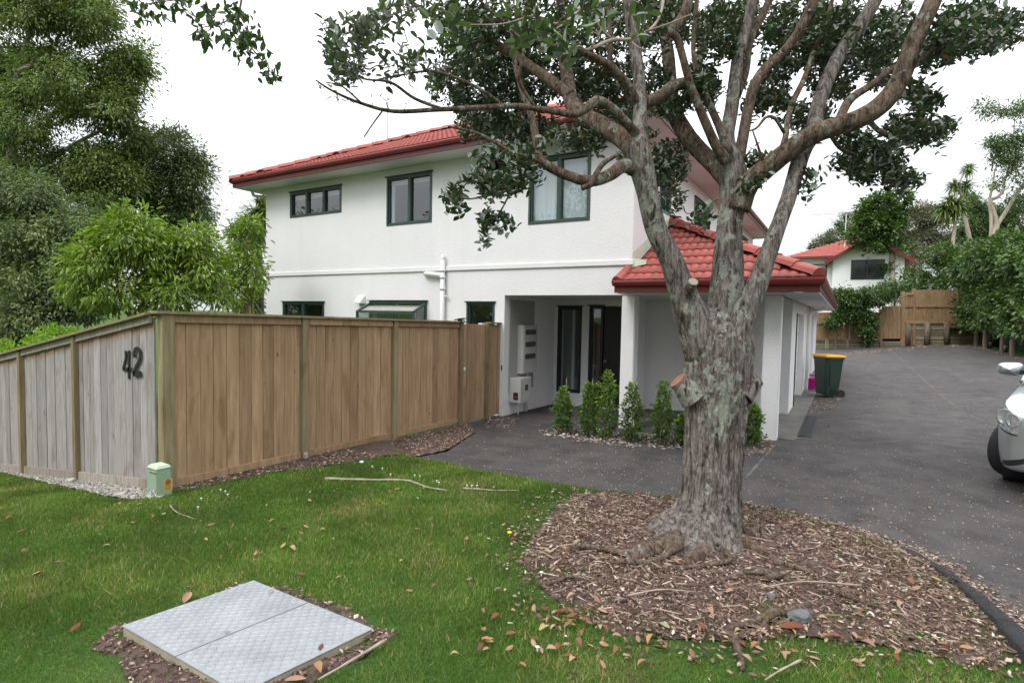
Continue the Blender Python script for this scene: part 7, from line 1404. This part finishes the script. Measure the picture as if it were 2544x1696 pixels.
# daisies and a dandelion
M['petal'] = simple('daisy_petal', c4(.8, .8, .78), None, 3, .6); M['yellow_petal'] = simple('dandelion_petal', srgb(250, 200, 20), None, 3, .6)
for (x, y) in [(1335,1612),(1345,1425),(500,1240),(492,1262),(560,1222),(548,1218),(566,1230),(925,1160),(950,1165),(1030,1182),(1043,1184),(1160,1207),(1172,1208),(1185,1208),(1085,1196),(1090,1200),(970,1180)]:
    p = gp(x, y, LH+.03); o = bpy.data.objects.new('daisy', bpy.data.meshes.get('daisy') or bpy.data.meshes.new('daisy'))
    if not o.data.vertices:
        V = [(0,0,.004)]; F = []
        for i in range(20): a = 2*math.pi*i/20; r = .012 if i % 2 else .008; V.append((math.cos(a)*r, math.sin(a)*r, .002))
        V.append((0, 0, -.03)); F = [[0, 1+i, 1+(i+1) % 20] for i in range(20)]+[[1, 11, 21]]; o.data.from_pydata(V, [], F); o.data.materials.append(M['petal'])
    o.location = p+np.array([0, 0, .012]); C.objects.link(o); tag(o, 'tiny white daisy flower in the lawn', 'flower', 'daisies in the lawn')
p = gp(1266, 1326, LH+.03); mb = MB(); mb.lathe([(.001,0),(.004,0),(.016,.008),(.018,.016),(.012,.02),(.001,.021)], (p[0], p[1], p[2]+.0), 14); mb.tube([(p[0], p[1], p[2]-.04), (p[0], p[1], p[2]+.002)], .002, 5); tag(mb.build('dandelion', M['yellow_petal'], None, True), 'single yellow dandelion flower in the lawn left of the mulch', 'flower')
# grass: real blades, thick near the camera, thinner with distance
def grass(n_, poly, h, wv, thin, lim):
    P = np.asarray(poly, float); X = rng.uniform(P[:, 0].min(), P[:, 0].max(), n_); Y = rng.uniform(P[:, 1].min(), P[:, 1].max(), n_); k = in_poly(X, Y, P); X, Y = X[k], Y[k]; v = np.column_stack([X, Y, np.full(len(X), .35)])-CAM; v = v@AX; s_ = (v[:, 2] > .6) & (np.abs(v[:, 0]) < v[:, 2]*1.02+.3) & (v[:, 1]/v[:, 2] > -.72)
    X, Y, v = X[s_], Y[s_], v[s_]; k = rng.random(len(X)) < np.clip(thin/np.maximum(v[:, 2], .5)**1.25, 0, 1); X, Y, v = X[k], Y[k], v[k]
    ko = keep_out(X, Y) | in_poly(X, Y, [lb[:2], lr[:2], lf[:2], ll[:2]]); near = np.zeros(len(X), bool)
    fr_k = (np.sin(X*13)*np.sin(Y*11)+rng.normal(size=len(X))*.5 > 1.15) & ~in_poly(X, Y, [lb[:2], lr[:2], lf[:2], ll[:2]])
    bot = in_poly(X, Y, MULCH) & (v[:, 2] < 2.62+.3*np.sin(X*7)) & (rng.random(len(X)) < .3)
    k = ~ko | (ko & fr_k & (rng.random(len(X)) < .12) & ~in_poly(X, Y, [gxy(*p_) for p_ in [(1330,1350),(1500,1260),(2100,1330),(2300,1440),(2000,1520),(1500,1500)]])) | bot; X, Y, v = X[k], Y[k], v[k]; m_ = len(X)
    patch_ = .5+.5*np.sin(X*1.9+np.sin(Y*2.3)*1.5)*np.cos(Y*1.6+1); Z = GZ(X, Y)+LH-.004; a = rng.uniform(0, 6.28, m_); H_ = h*rng.uniform(.5, 1.25, m_)*(.75+.4*patch_); L_ = rng.normal(size=(m_, 2))*.5*H_[:, None]; w_ = wv*rng.uniform(.7, 1.3, m_)*np.clip(v[:, 2]/2.6, .8, 3); d_ = np.stack([np.cos(a), np.sin(a)], 1)*w_[:, None]
    B1 = np.column_stack([X+d_[:, 0], Y+d_[:, 1], Z]); B2 = np.column_stack([X-d_[:, 0], Y-d_[:, 1], Z]); Tp = np.column_stack([X+L_[:, 0], Y+L_[:, 1], Z+H_]); V = np.stack([B1, B2, Tp], 1).reshape(-1, 3); F = np.arange(m_*3).reshape(-1, 3)
    dry = np.clip(np.sin(X*2.7+1.3*np.sin(Y*3.1))*np.sin(Y*2.2+.9*np.sin(X*1.7)+.5)-.45, 0, 1)*1.2+np.exp(-((X-lc[0])**2+(Y-lc[1])**2)/.9)*.25; va = np.clip(rng.normal(.42, .22, m_)+.3*(patch_-.5)+.12*np.sin(X*5.3+2*np.sin(Y*4.1))*np.sin(Y*6.1)+(rng.random(m_) < .05+dry*.45)*.5, 0, 1); return fmesh('grass', V, F, M['grass_blades'], None, False, np.repeat(va, 3), kind='stuff')
gr_ = grass(3600000, LAWN, .034, .002, 5.2, 0); tag(gr_, 'short mown green grass covering the lawn', 'grass'); print('grass', len(gr_.data.polygons))
